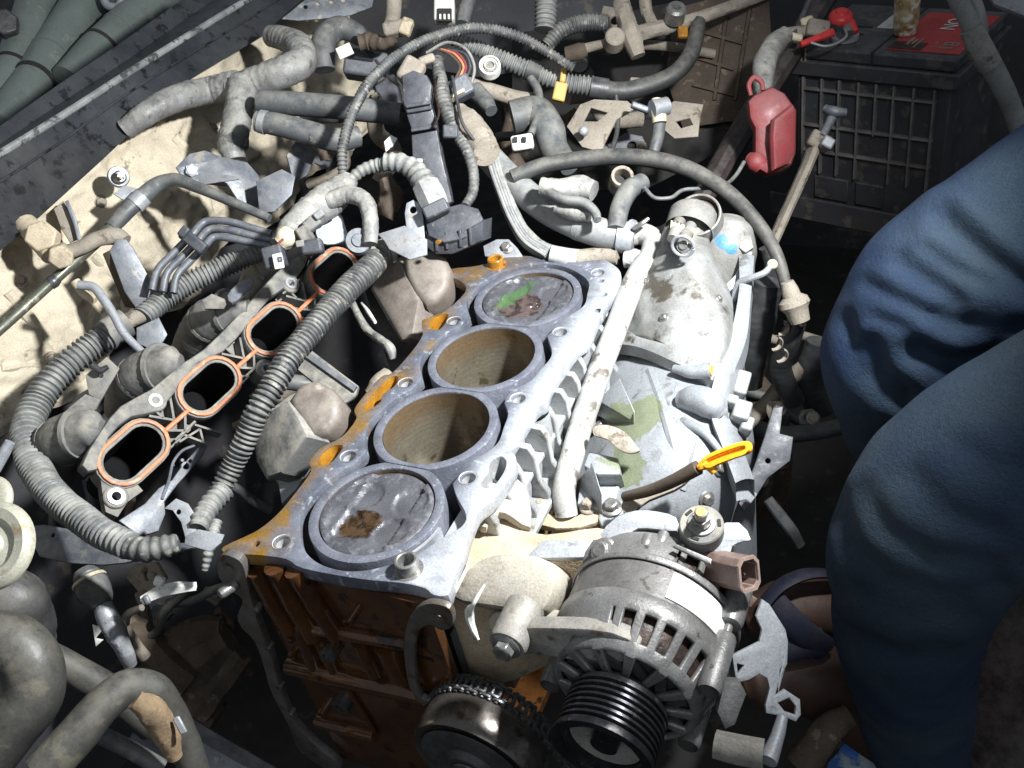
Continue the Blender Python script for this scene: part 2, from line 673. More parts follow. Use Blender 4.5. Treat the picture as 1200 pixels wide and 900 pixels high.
M['oily'] = mat('oil_soaked_aluminium', (0.125, 0.050, 0.014), (0.052, 0.021, 0.009), (0.020, 0.011, 0.007), s1=20, s2=50, t3=.58, rough=.16, metal=.4, bump=.7, bs=90, coat=1.0)
M['amber'] = mat('amber_oil', (0.42, 0.20, 0.022), (0.26, 0.11, 0.012), (0.12, 0.055, 0.015), s1=45, s2=110, t3=.63, rough=.18, metal=.15, bump=.25, bs=140, coat=.7)
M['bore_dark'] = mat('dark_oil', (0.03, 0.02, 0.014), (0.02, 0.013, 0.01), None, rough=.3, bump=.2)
M['dark'] = mat('grimy_black', (0.020, 0.018, 0.017), (0.012, 0.011, 0.010), (0.05, 0.04, 0.032), s1=14, s2=40, t3=.62, rough=.8, bump=.6, bs=90)
M['orange_seal'] = mat('orange_silicone', (0.62, 0.19, 0.085), (0.46, 0.17, 0.09), (0.45, 0.30, 0.20), s1=30, s2=80, t3=.56, rough=.55, bump=.3, bs=300)
M['white'] = mat('white_plastic', (0.72, 0.72, 0.68), (0.58, 0.57, 0.53), (0.30, 0.28, 0.24), s1=60, s2=140, t3=.66, rough=.5, bump=.2)
M['yellow'] = mat('yellow_plastic', (0.55, 0.36, 0.07), (0.42, 0.27, 0.06), None, s1=60, rough=.5, bump=.2, dust=DUST, damt=.3)
M['cream'] = mat('cream_plastic', (0.58, 0.52, 0.37), (0.45, 0.40, 0.28), (0.25, 0.2, 0.14), s1=60, s2=120, t3=.62, rough=.6, bump=.25)
M['red'] = mat('faded_red_plastic', (0.21, 0.032, 0.035), (0.16, 0.024, 0.027), (0.12, 0.042, 0.036), s1=30, s2=90, t3=.62, rough=.5, bump=.25, dust=(.24, .10, .095), damt=.35)
M['baydark'] = mat('dark_bay_paint', (0.050, 0.050, 0.055), (0.034, 0.033, 0.036), (0.10, 0.085, 0.07), s1=9, s2=24, t3=.6, rough=.7, bump=.4, bs=90)
M['red_bright'] = mat('red_cap', (0.62, 0.035, 0.035), (0.50, 0.03, 0.03), None, s1=60, rough=.4, bump=.15)
M['brownconn'] = mat('brown_connector', (0.13, 0.078, 0.062), (0.095, 0.057, 0.046), None, s1=50, rough=.5, bump=.2, dust=(.35, .28, .24), damt=.35)
M['pinkish'] = mat('pale_brown_edge', (0.34, 0.24, 0.20), (0.26, 0.185, 0.155), None, s1=60, rough=.5, bump=.1)
M['copper'] = mat('copper_winding', (0.045, 0.02, 0.012), (0.022, 0.012, 0.009), (0.012, 0.009, 0.008), s1=70, s2=200, t3=.5, rough=.5, metal=.3, bump=.6, bs=420)
M['orange'] = mat('orange_handle', (0.85, 0.40, 0.02), (0.78, 0.33, 0.015), None, s1=80, rough=.35, bump=.1, grime=.1)
M['brassy'] = mat('dusty_fitting', (0.50, 0.42, 0.30), (0.40, 0.33, 0.23), (0.30, 0.24, 0.16), s1=40, s2=90, t3=.6, rough=.8, bump=.5, bs=300)

# ================================================================ engine block
ID = Matrix.Identity(4)
PITCH = 0.097
block = thing('engine_block', 'bare aluminium four-cylinder engine block without its cylinder head, oily front', 'engine block', (0, 0.15, -0.28))

deck_px = [(262, 640), (266, 648), (300, 650), (335, 655), (355, 666), (420, 678), (470, 683), (497, 689), (508, 697), (525, 697),
           (531, 680), (541, 655), (550, 625), (560, 600), (575, 588), (590, 570), (603, 548), (604, 534), (599, 525), (612, 503), (628, 478),
           (640, 470), (645, 452), (660, 430), (676, 408), (690, 397), (698, 378), (712, 352), (726, 334), (727, 318), (716, 308), (705, 303),
           (690, 298), (650, 301), (600, 299), (590, 302), (560, 311), (527, 315), (524, 322), (541, 330), (545, 342), (522, 364), (503, 372), (494, 376), (495, 392),
           (482, 412), (460, 436), (448, 440), (434, 454), (418, 474), (415, 482), (417, 491), (400, 512), (376, 524), (362, 541), (364, 552), (346, 577),
           (325, 602), (300, 622)]
deck_o = [(W(x, y).x, W(x, y).y) for x, y in deck_px]
deck_o = closed_smooth(deck_o, 3)


def jacket():
    rj, wmin = 0.0592, 0.0445
    out = []
    n = 150
    y0, y1 = -rj, 3 * PITCH + rj
    ys = [y0 + (y1 - y0) * (0.5 - 0.5 * math.cos(math.pi * i / n)) for i in range(n + 1)]

    def w(y):
        b = 0
        for i in range(4):
            d = y - i * PITCH
            if abs(d) < rj:
                b = max(b, math.sqrt(rj * rj - d * d))
        if 0 < y < 3 * PITCH:
            b = max(b, wmin)
        return b
    for y in ys[1:-1]:
        out.append((w(y) + 0.0012 * math.sin(y * 160) + .0125 * math.exp(-((y - .004) / .020) ** 2), y))
    for y in reversed(ys[1:-1]):
        out.append((-w(y) + 0.0012 * math.sin(y * 130), y))
    return out


bolt_xy = [(sx * 0.0545, y) for sx in (-1, 1) for y in (-0.0475, 0.0475, 0.1445, 0.2405, 0.3415)]
deck_holes = [jacket()]
for x, y in bolt_xy:
    if (x < 0 and y > .3) or (x > 0 and y < 0):
        continue                              # those two carry dowel sleeves
    deck_holes.append(circle2(x, y, 0.0056, 18))


def wpoly(pts, per=4):
    return closed_smooth([(W(x, y).x, W(x, y).y) for x, y in pts], per)


pockets = [[(466, 442), (462, 452), (448, 462), (446, 470), (430, 481), (426, 477), (432, 466), (445, 451), (458, 441)],
           [(401, 522), (398, 530), (386, 543), (374, 545), (372, 540), (378, 530), (390, 522)],
           [(524, 368), (523, 376), (514, 386), (504, 384), (504, 376), (512, 369)],
           [(581, 536), (588, 535), (593, 541), (590, 553), (579, 568), (567, 571), (563, 565), (572, 553), (574, 542)]]
deck_holes += [wpoly(p) for p in pockets]
deck_holes += [circle2(W(300, 637).x, W(300, 637).y, .003, 12), circle2(W(704, 329).x, W(704, 329).y, .003, 12),
               circle2(W(701, 364).x, W(701, 364).y, .0042, 14), circle2(W(707, 345).x, W(707, 345).y, .0035, 12)]


def deck_hook(c, col, ro):
    """amber oil film lying on the intake side and the front corner; paler toward the exhaust edge"""
    N, L, mr, mx, mth, nz = c['N'], c['L'], c['mr'], c['mx'], c['mth'], c['nz']
    sp = N.new('ShaderNodeSeparateXYZ')
    L.new(c['tc'].outputs['Object'], sp.inputs[0])
    ed = mth('ADD', mth('MULTIPLY', sp.outputs['X'], -1.0), mth('MULTIPLY', mth('SUBTRACT', nz(34, 5), 0.5), 0.085))
    f = mr(ed, 0.050, 0.064)
    fr = mth('ADD', mth('MULTIPLY', sp.outputs['Y'], -1.0), mth('MULTIPLY', mth('SUBTRACT', nz(30, 4), 0.5), 0.10))
    fr = mr(fr, 0.17, 0.225)
    le = mr(mth('MULTIPLY', sp.outputs['X'], -1.0), 0.03, 0.055)
    f = mth('MINIMUM', mth('ADD', mth('MULTIPLY', f, 0.85), mth('MULTIPLY', fr, le)), 1.0)
    far = mth('MULTIPLY', mr(sp.outputs['Y'], 0.17, 0.20), mr(mth('MULTIPLY', sp.outputs['X'], -1.0), 0.0, 0.05))
    f = mth('MINIMUM', mth('ADD', f, mth('MULTIPLY', far, 0.8)), 1.0)
    col = mx(mth('MULTIPLY', f, mr(nz(60), .35, .6, .35, 1)), col, (0.25, 0.135, 0.018))
    ri = mr(sp.outputs['X'], 0.055, 0.075)
    col = mx(mth('MULTIPLY', ri, 0.75), col, (0.46, 0.48, 0.51))
    ro = mth('SUBTRACT', ro, mth('MULTIPLY', f, 0.22))
    return col, ro


M['deck'] = mat('milled_deck', (0.175, 0.188, 0.225), (0.098, 0.108, 0.138), (0.31, 0.33, 0.37), s1=42, s2=120, t3=.59, rough=.42, metal=.35, bump=.4, bs=420, hook=deck_hook)
M['liner'] = mat('liner_rim', (0.125, 0.133, 0.165), (0.19, 0.20, 0.235), (0.33, 0.34, 0.36), s1=70, s2=210, t3=.63, rough=.42, metal=.4, bump=.5, bs=500)
deck = plate('deck', ID, deck_o, deck_holes, -0.012, 0.0, M['deck'], block, bevel=0.0009)


def bore_hook(c, col, ro):
    N, L, mr, mx, mth, nz = c['N'], c['L'], c['mr'], c['mx'], c['mth'], c['nz']
    sp = N.new('ShaderNodeSeparateXYZ')
    L.new(c['tc'].outputs['Object'], sp.inputs[0])
    # brown ring of burnt oil left at the top of the bore, honing rings below
    top = mr(mth('ADD', sp.outputs['Z'], mth('MULTIPLY', nz(40), .02)), 0.047, 0.064)
    col = mx(mth('MULTIPLY', top, .5), col, (0.20, 0.10, 0.028))
    wv = N.new('ShaderNodeTexWave'); wv.bands_direction = 'Z'
    wv.inputs['Scale'].default_value = 60; wv.inputs['Distortion'].default_value = 9; wv.inputs['Detail'].default_value = 3
    L.new(c['vec'], wv.inputs['Vector'])
    col = mx(mth('MULTIPLY', wv.outputs['Fac'], .22), col, (0.10, 0.075, 0.045))
    return col, ro


M['bore'] = mat('oily_bore', (0.25, 0.225, 0.175), (0.165, 0.145, 0.105), (0.085, 0.07, 0.045), s1=16, s2=50, t3=.62, rough=.24, metal=.5, bump=.12, bs=300, hook=bore_hook)

RB = 0.0442
for i in range(4):
    c = Matrix.Translation((0, i * PITCH, 0))
    ro_ = 0.0522
    ring = []
    for k in range(96):
        t = 2 * math.pi * k / 96
        x, y = ro_ * math.cos(t), ro_ * math.sin(t)
        lim = PITCH / 2 - .0002
        if (y > lim and i < 3):
            y = lim
        if (y < -lim and i > 0):
            y = -lim
        ring.append((x, i * PITCH + y))
    ln = plate('cylinder_liner', ID, ring, [circle2(0, i * PITCH, RB + .0004, 96)], -.075, .0003, M['liner'], block, bevel=.0011)
    b = MB()
    b.lathe(c, [(RB, -0.0012), (RB, -0.03), (RB, -0.06), (RB, -0.135)], 72)
    b.obj('bore', M['bore'], ln, smooth=60)
# plastic spacer standing in the water jacket beside the front cylinder
b = MB()
b.lathe(Matrix.Translation((0, 0, 0)), [(0.0530, -0.03), (0.0530, -0.003), (0.0556, -0.003), (0.0556, -0.03)], 14, a0=-42, a1=-2)
b.obj('jacket_spacer', M['zinc'], block)

# jacket floor
MB().box2((-0.062, -0.062, -0.08), (0.062, 3 * PITCH + .062, -0.075)).obj('jacket_floor', M['bore_dark'], block)


# ---------------------------------------------------------------- pistons
def crown(name, yc, z, m, parent):
    nr, na = 26, 72
    vs_, fs = [], []
    for r_ in range(nr + 1):
        r = RB * .986 * r_ / nr
        for a in range(na):
            t = 2 * math.pi * a / na
            x, y = r * math.cos(t), r * math.sin(t)
            h = 0
            # squish pads on the intake and exhaust sides, four valve pockets, shallow bowl
            pad = max(0, min(1, (abs(x) - 0.0235) / 0.0012))
            h += 0.0030 * pad
            for sx in (-1, 1):
                for sy in (-1, 1):
                    d = math.hypot(x - sx * .020, y - sy * .0155)
                    if d < .0142:
                        h -= .0022 * min(1, (.0142 - d) / .0008)
            q = math.hypot(x, y)
            if q < .021:
                h -= .0008 * min(1, (.021 - q) / .006)
            if r > RB * .945:
                h -= .0009 * (r - RB * .945) / (RB * .04)
            vs_.append((x, yc + y, z + h))
    for r_ in range(nr):
        for a in range(na):
            fs.append((r_ * na + a, r_ * na + (a + 1) % na, (r_ + 1) * na + (a + 1) % na, (r_ + 1) * na + a))
    b = MB().add(vs_, fs)
    b.lathe(Matrix.Translation((0, yc, z)), [(RB * .986, -.0009), (RB * .986, -.005), (RB * .95, -.005), (RB * .95, -.0065), (RB * .986, -.0065), (RB * .986, -.035)], na)
    return b.obj(name, m, parent, smooth=40)


def stain(cx, cy, r, colr, gloss, green=False):
    def hook(c, col, ro):
        N, L, mr, mx, mth, nz = c['N'], c['L'], c['mr'], c['mx'], c['mth'], c['nz']
        vm = N.new('ShaderNodeVectorMath'); vm.operation = 'DISTANCE'
        L.new(c['tc'].outputs['Object'], vm.inputs[0]); vm.inputs[1].default_value = (cx, cy, 0.0165)
        d = mth('ADD', vm.outputs['Value'], mth('MULTIPLY', mth('SUBTRACT', nz(110, 4), .5), .018))
        f = mr(d, r, r - .003)
        col = mx(f, col, mx(mr(nz(120), .45, .55), colr, tuple(x * .35 for x in colr)))
        if green:                                  # green reflection painted into the crown colour
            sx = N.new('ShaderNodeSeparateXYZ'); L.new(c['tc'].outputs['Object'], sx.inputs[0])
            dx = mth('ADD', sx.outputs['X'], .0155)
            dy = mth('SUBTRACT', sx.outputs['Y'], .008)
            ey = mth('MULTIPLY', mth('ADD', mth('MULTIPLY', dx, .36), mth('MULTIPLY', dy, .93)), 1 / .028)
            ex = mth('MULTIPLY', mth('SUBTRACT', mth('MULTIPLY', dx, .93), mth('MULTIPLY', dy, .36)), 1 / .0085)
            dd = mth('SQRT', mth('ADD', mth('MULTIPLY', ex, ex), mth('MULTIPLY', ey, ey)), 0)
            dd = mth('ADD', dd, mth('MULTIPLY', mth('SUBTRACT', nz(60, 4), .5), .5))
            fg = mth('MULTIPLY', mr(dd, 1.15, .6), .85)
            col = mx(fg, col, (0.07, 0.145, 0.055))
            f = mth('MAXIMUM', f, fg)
        # pale crust round the rim of the crown
        sp = N.new('ShaderNodeSeparateXYZ'); L.new(c['tc'].outputs['Object'], sp.inputs[0])
        rr = mth('SQRT', mth('ADD', mth('MULTIPLY', sp.outputs['X'], sp.outputs['X']), mth('MULTIPLY', sp.outputs['Y'], sp.outputs['Y'])), 0)
        e = mth('MULTIPLY', mr(rr, .027, .038), mr(nz(210, 4), .50, .66))
        col = mx(mth('MULTIPLY', e, .4), col, (0.24, 0.24, 0.26))
        ro = mth('SUBTRACT', ro, mth('MULTIPLY', f, gloss))
        return col, ro
    return hook


PC = dict(c1=(0.092, 0.092, 0.103), c2=(0.060, 0.060, 0.069), c3=(0.17, 0.168, 0.178), s1=28, s2=150, t3=.70, rough=.45, metal=.25, bump=.45, bs=300, grime=.35)
M['piston_a'] = mat('carboned_piston', hook=stain(-.008, -.014, .0165, (0.062, 0.036, 0.017), .35), **PC)
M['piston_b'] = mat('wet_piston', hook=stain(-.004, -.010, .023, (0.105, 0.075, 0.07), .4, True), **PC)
crown('piston', 0, -0.0035, M['piston_a'], block)
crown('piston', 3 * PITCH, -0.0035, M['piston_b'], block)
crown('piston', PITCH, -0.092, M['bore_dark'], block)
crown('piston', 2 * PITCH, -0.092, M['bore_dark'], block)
# ---------------------------------------------------------------- dowels, bolt threads, oil pockets
for (x, y, m_, h) in ((0.0535, -0.0455, 'steel', .0105), (-0.056, 0.341, 'amber', .0085)):
    b = MB()
    b.lathe(Matrix.Translation((x, y, 0)), [(.0058, -.01), (.0058, h - .0006), (.0064, h), (.0076, h), (.0083, h - .0008), (.0083, .0005), (.0105, .0004), (.0105, -.003), (.0083, -.003)], 26)
    b.obj('dowel_sleeve', M[m_], block)
for x, y in bolt_xy:
    if (x < 0 and y > .3) or (x > 0 and y < 0):
        continue
    b = MB()
    b.lathe(Matrix.Translation((x, y, 0)), [(.0075, .0004), (.0060, -.0006), (.0054, -.004), (.0050, -.012), (.0047, -.03), (1e-4, -.032)], 20)
    b.obj('bolt_hole', M['alu'], block)
for k, p in enumerate(pockets):
    cx = sum(W(x, y).x for x, y in p) / len(p)
    cy = sum(W(x, y).y for x, y in p) / len(p)
    loop = closed_smooth([(W(x, y).x, W(x, y).y) for x, y in p], 4)
    b = MB()
    n = len(loop)
    vs_ = [(x, y, -.0015) for x, y in loop] + [(cx + (x - cx) * .93, cy + (y - cy) * .93, -.05) for x, y in loop]
    fs = [(i, (i + 1) % n, n + (i + 1) % n, n + i) for i in range(n)]
    b.add(vs_, fs)
    b.obj('oil_pocket', M['amber'] if k < 3 else M['alu'], block, smooth=60)

# ---------------------------------------------------------------- block walls
FY = -0.060
# exhaust side: ribbed casting wall
side = MB()
xs = 0.064
side.box2((xs - .008, FY + .03, -.20), (xs, .365, -.0125))
side.obj('side_wall', M['alu_bright'], block)
b = MB()
ys = [.030, .056, .082, .104, .128, .152, .176, .200, .224, .248, .272, .296, .320, .344]
for k, y in enumerate(ys):
    xo = 0.083 + .002 * math.sin(k * 2.1)
    b2 = MB()
    b2.prism(Matrix(((1, 0, 0, 0), (0, 0, 1, y), (0, 1, 0, 0), (0, 0, 0, 1))),
             [(xs - .001, -.0122), (xo - .004, -.0122), (xo, -.022), (xo, -.048), (xo + .006, -.060), (xo + .006, -.072), (xs - .001, -.072)], -.003, .003)
    b2.obj('rib', M['alu_bright'], block, bevel=.0012)
for z, xo, h in ((-.0405, .0795, .0055), (-.070, .0915, .006)):
    MB().box2((xs - .001, .02, z - h / 2), (xo, .36, z + h / 2)).obj('flange', M['alu_bright'], block, bevel=.0015)
for k in range(len(ys) - 1):
    if k % 3 != 1:
        b2 = MB()
        a = V((.0745, ys[k] + .003, -.068)); c_ = V((.0725, ys[k + 1] - .003, -.0425))
        b2.beam(a, c_, .012, .005, up=(1, 0, 0))
        b2.obj('rib', M['alu_bright'], block, bevel=.0008)
# bolt bosses standing out along the exhaust edge
for y in (.0475, .1445, .2405, .3415):
    b2 = MB()
    b2.lathe(Matrix.Translation((.0635, y, 0)), [(.0155, -.0125), (.0150, -.045), (.011, -.068), (1e-4, -.070)], 20)
    b2.obj('bolt_boss', M['alu_bright'], block)
# lower wall below the ribs, rusty brown
M['rusty_wall'] = mat('rust_stained_wall', (0.22, 0.15, 0.085), (0.14, 0.10, 0.065), (0.33, 0.17, 0.055), s1=20, s2=42, t3=.6, rough=.75, bump=.6, bs=200)
MB().box2((.060, .01, -.21), (.0705, .362, -.0735)).obj('lower_wall', M['rusty_wall'], block)

# intake side wall, rear wall, bottom
MB().box2((-.0705, FY + .034, -.28), (-.0625, .355, -.0125)).obj('side_wall', M['alu_dirty'], block)
MB().box2((-.070, .3545, -.25), (.064, .362, -.0125)).obj('rear_wall', M['alu'], block)
MB().box2((-.09, FY + .02, -.290), (.07, .35, -.2802)).obj('sump_rail', M['oily'], block)

# front: open timing case, flanges and oil-soaked ribs
fw = V((0, FY + .024, 0))
b = MB().box2((-.089, FY - .002, -.285), (.0735, FY + .006, -.0125))
b.obj('front_wall', M['oily'], block)


def fbar(a, c_, w, d, name='gallery', m_='oily'):
    """round-backed bar cast on the front wall between two pixels"""
    A, B = PY(*a, FY - .004), PY(*c_, FY - .004)
    bb = MB()
    bb.tube([(A, w), (A.lerp(B, .5), w * 1.06), (B, w)], n=12, step=.01, wrinkle=.05)
    return bb.obj(name, M[m_], block)


for (a, c_, w) in (((300, 668), (340, 738), .0075), ((322, 664), (368, 745), .0085), ((345, 668), (395, 742), .008),
                   ((352, 733), (478, 755), .0055), ((340, 780), (500, 815), .0085), ((372, 748), (392, 785), .005), ((350, 735), (368, 780), .006),
                   ((420, 752), (440, 790), .006), ((452, 757), (470, 792), .009), ((395, 745), (385, 772), .004), ((372, 845), (440, 862), .006),
                   ((403, 800), (440, 858), .0022)):
    fbar(a, c_, w, .01)
for (x, y, r) in ((407, 731, .004), (383, 741, .0035), (383, 770, .007), (340, 752, .003), (341, 770, .0035), (430, 788, .003), (376, 838, .004), (398, 830, .008)):
    P = PY(x, y, FY - .010)
    bb = MB()
    bb.lathe(frame(P, (0, -1, 0)), [(r, -.01), (r, 0), (r * .55, .0006), (r * .5, -.004), (1e-4, -.004)], 18)
    bb.obj('boss', M['oily'] if r < .006 else M['steel_dark'], block)

fm = frame(V((0, FY - .012, 0)), (0, -1, 0))
M['flange'] = mat('machined_flange', (0.17, 0.165, 0.16), (0.12, 0.105, 0.09), (0.10, 0.055, 0.03), s1=35, s2=70, t3=.6, rough=.42, metal=.45, bump=.3)
pplate('front_flange', fm, [(258, 652), (270, 652), (284, 662), (291, 690), (301, 728), (318, 772), (328, 808), (344, 846), (368, 872), (396, 896), (392, 906), (352, 882), (338, 850),
                            (318, 812), (308, 778), (298, 752), (283, 736), (278, 722), (284, 703), (266, 690), (255, 672)],
       [(269, 664, 5), (299, 716, 4.5), (313, 761, 4), (326, 806, 4), (340, 838, 3)], .007, M['flange'], block, smo=3)
pplate('front_flange', fm, [(499, 708), (522, 711), (530, 721), (529, 735), (517, 739), (506, 733), (496, 735), (488, 745), (485, 770), (487, 800), (494, 818), (503, 822), (494, 828), (480, 806),
                            (474, 775), (474, 748), (481, 722)],
       [(514, 724, 5)], .005, M['flange'], block, smo=3)
bb = MB()
P = PY(271, 688, FY - .016)
bb.lathe(frame(P, V((-.3, -1, .15))), [(.0042, -.004), (.0042, .008), (.0034, .010), (1e-4, .010)], 16)
bb.obj('stud', M['steel'], block)

# ---------------------------------------------------------------- crank pulley and timing chain
cp = PY(556, 892, FY - .032)
crank = thing('crank_pulley', 'dark steel crankshaft pulley with polished rim below the alternator', 'pulley', cp)
cm = frame(cp, (0, -1, 0), (1, 0, 0))
b = MB()
b.lathe(cm, [(.013, -.004), (.013, .002), (.022, .003), (.040, .000), (.044, .003), (.048, .004), (.0495, .001), (.0495, -.022), (.047, -.026), (.02, -.028)], 72)
b.obj('rim', mat('polished_rim', (0.22, 0.20, 0.18), (0.15, 0.135, 0.12), (0.10, 0.07, 0.05), s1=40, s2=90, t3=.6, rough=.25, metal=.8, bump=.1), crank)
b = MB()
b.lathe(cm, [(.0415, .0042), (.0335, .0075), (.022, .006), (.017, .010), (.006, .010), (1e-4, .006)], 60)
b.obj('hub', M['steel_dark'], crank)
bolt(crank, cp + V((0, -.010, 0)), (0, -1, 0), .009, .008, M['steel_dark'])

chain = thing('timing_chain', 'oily dark timing chain wrapped over the crank sprocket', 'chain', cp + V((0, .036, 0)))
pts = []
for k in range(20):
    a = rad(160 - 120 * k / 19)
    pts.append(cp + V((.050 * math.cos(a), .030, .050 * math.sin(a))))
d0 = (pts[-1] - pts[-2])
for k in range(10):
    a = rad(20 - 4 * k)
    pts.append(pts[-1] + V((.0030, 0, -.0066)))
link_me = None
for k in range(len(pts) - 1):
    a, c_ = pts[k], pts[k + 1]
    bb = MB()
    t = (c_ - a).normalized()
    mid = (a + c_) / 2
    m_ = frame(mid, (0, -1, 0), t)
    off = .0035 if k % 2 else .0055
    for s in (-1, 1):
        mm = m_ @ Matrix.Translation((0, 0, s * off))
        bb.prism(mm, stadium(0, 0, .0052, .0028, rot=math.pi / 2, n=5), -.0007, .0007)
    bb.lathe(m_ @ Matrix.Translation((0, .0035, 0)), [(1e-4, -.0075), (.0016, -.0075), (.0016, .0075), (1e-4, .0075)], 8)
    bb.obj('chain_link', M['steel_dark'], chain, smooth=30)

# ================================================================ alternator
AX, AZ, AR = 0.213, -0.040, 0.0575
alt = thing('alternator', 'grey aluminium alternator with slotted housing, ribbed black pulley and white sticker', 'alternator', (AX, 0, -0.10))
am0 = frame(V((AX, 0, AZ)), (0, -1, 0), (0, 0, 1))
am = am0 @ Matrix.Translation((0, 0, .018))


def am_at(th, r, y):
    return V((AX + r * math.cos(rad(th)), y, AZ + r * math.sin(rad(th))))


# front housing: slots round the shoulder, larger openings in the face
prof = [(AR, .016), (AR, .026), (AR - .0015, .030), (AR - .0075, .047), (AR - .011, .0525), (AR - .013, .0545), (.0245, .0575), (.0225, .0580), (.0225, .0600), (.010, .0600)]
o = MB().lathe(am, prof, 182, keep=lambda i, j: not ((j == 2 and (i % 7) < 4 and not 50 <= i < 84) or (j == 5 and (i % 14) < 9))).obj(
    'front_housing', M['alu_alt'], alt, smooth=32, solid=.0045, bevel=.0007, bseg=1)
# stator band and rear housing
MB().lathe(am, [(AR - .004, .018), (AR - .0015, .0165), (AR - .0015, -.0085), (AR - .004, -.010)], 96).obj('stator', mat('stator_stack', (0.15, 0.145, 0.14), (0.10, 0.095, 0.09), (0.06, 0.05, 0.04), s1=40, s2=90, rough=.5, metal=.4, bump=.3), alt, smooth=40)
prof = [(AR, -.0085), (AR + .0006, -.0095), (AR + .0006, -.013), (AR - .001, -.015), (AR - .002, -.031), (AR - .005, -.036), (AR - .018, -.041), (1e-4, -.042)]
MB().lathe(am, prof, 180, keep=lambda i, j: not (j == 3 and (i % 7) < 5 and (8 < i < 36 or i > 120))).obj('rear_housing', M['alu_alt'], alt, smooth=32, solid=.0045, bevel=.0007, bseg=1)
# copper windings seen through the slots
MB().lathe(am, [(.047, .006), (.0495, .012), (.0495, .038), (.045, .046), (.038, .047), (.036, .03)], 90).obj('winding', M['copper'], alt, smooth=40)
MB().lathe(am, [(.047, -.006), (.049, -.010), (.049, -.028), (.040, -.033)], 90).obj('winding', M['copper'], alt, smooth=40)
# fan
fan = MB().lathe(am, [(.012, .048), (.04, .048), (.04, .0495), (.012, .0495)], 40)
for k in range(11):
    a = 2 * math.pi * k / 11
    p = am @ V((.030 * math.cos(a), .030 * math.sin(a), .052))
    fan.box(frame(p, (math.cos(a + .9), 0, math.sin(a + .9)), (0, -1, 0)), .007, .002, .022)
fan.obj('fan', M['steel_dark'], alt)
# pulley with seven grooves, hollow end
pr = [(.012, .068), (.0315, .068)]
for k in range(7):
    z = .0705 + k * .0041
    pr += [(.0318, z), (.0318, z + .0011), (.0292, z + .0023), (.0318, z + .0036)]
pr += [(.0322, .101), (.0322, .1035), (.0290, .1045), (.0255, .103), (.0235, .094), (.009, .090), (.0085, .098), (1e-4, .098)]
M['pulley'] = mat('pulley_black', (0.045, 0.045, 0.05), (0.03, 0.03, 0.034), (0.12, 0.11, 0.10), s1=60, s2=150, t3=.64, rough=.28, metal=.75, bump=.15)
am = am0 @ Matrix.Translation((0, 0, .0105))
MB().lathe(am, pr, 84).obj('pulley', M['pulley'], alt, smooth=28)
MB().lathe(am, [(.0228, .0945), (.0090, .0905)], 60).obj('pulley_cup', M['alu_dirty'], alt)
am = am0 @ Matrix.Translation((0, 0, .018))
# through-bolt barrels round the housing
for th in (22, -50, 200):
    b = MB()
    p = am_at(th, AR + .001, -.065)
    b.lathe(frame(p, (0, 1, 0)), [(.0065, -.003), (.0075, 0), (.0075, .035), (.0065, .038), (1e-4, .038)], 20)
    b.lathe(frame(p, (0, 1, 0)), [(.0030, .03), (.0030, .06)], 12)
    b.lathe(frame(p, (0, 1, 0)), [(1e-4, .047), (.0075, .047), (.0085, .05), (.0085, .083), (.007, .086), (1e-4, .086)], 20)
    b.obj('bolt_barrel', M['alu_alt'], alt)
# white sticker on the stator band
b = MB().lathe(am, [(AR - .0014, .0135), (AR - .0004, .0135), (AR - .0004, -.0065), (AR - .0014, -.0065)], 20, a0=24, a1=70)
b.obj('sticker', mat('sticker_white', (0.80, 0.80, 0.78), (0.76, 0.76, 0.74), (.5, .48, .45), s2=200, t3=.7, rough=.45, bump=.05), alt)
# mounting plate with bolt toward the block, lower lug with bolt
pm = frame(W(705, 670, -.005), (-.15, -.55, .8))
pplate('mount_plate', pm, [(694, 632), (745, 634), (742, 655), (727, 688), (722, 706), (700, 718), (666, 717), (670, 690), (680, 664)], [], .012, M['alu_alt'], alt, bevel=.002, smo=2)
bolt(alt, onplane(709, 647, pm.translation, V((-.15, -.55, .8)).normalized()), (-.15, -.55, .8), .0068, .008, M['steel'])
b = MB()
b.lathe(frame(W(717, 703, -.012), (-.25, -.8, .6)), [(1e-4, .006), (.012, .006), (.013, .004), (.013, -.03), (.01, -.032)], 28)
b.obj('bolt_barrel', M['alu_alt'], alt)
lug = PY(596, 752, -.075)
b = MB()
b.lathe(frame(lug, (0, -1, 0)), [(.0065, .003), (.0120, .003), (.0130, .001), (.0130, -.028), (.011, -.03), (1e-4, -.03)], 32)
a_, c_ = lug + V((.008, .012, -.002)), V((AX - .03, -.028, AZ - .018))
lg = b.obj('lug', M['alu_dirty'], alt)
b = MB()
pmm = frame(lug + V((0, .004, 0)), (0, -1, 0))
pplate('mount_arm', frame(lug + V((0, .006, 0)), (0, -1, .15)), [(582, 745), (598, 737), (660, 736), (715, 741), (748, 758), (742, 774), (705, 780), (665, 774), (628, 769), (596, 766)],
       [[(689, 748), (683, 748), (681, 757), (687, 758)], [(676, 748), (670, 748), (668, 757), (674, 758)]], .012, M['alu_dirty'], alt, bevel=.0025, smo=2)
bolt(alt, lug + V((0, -.003, 0)), (0, -1, .12), .0070, .007, M['steel'])
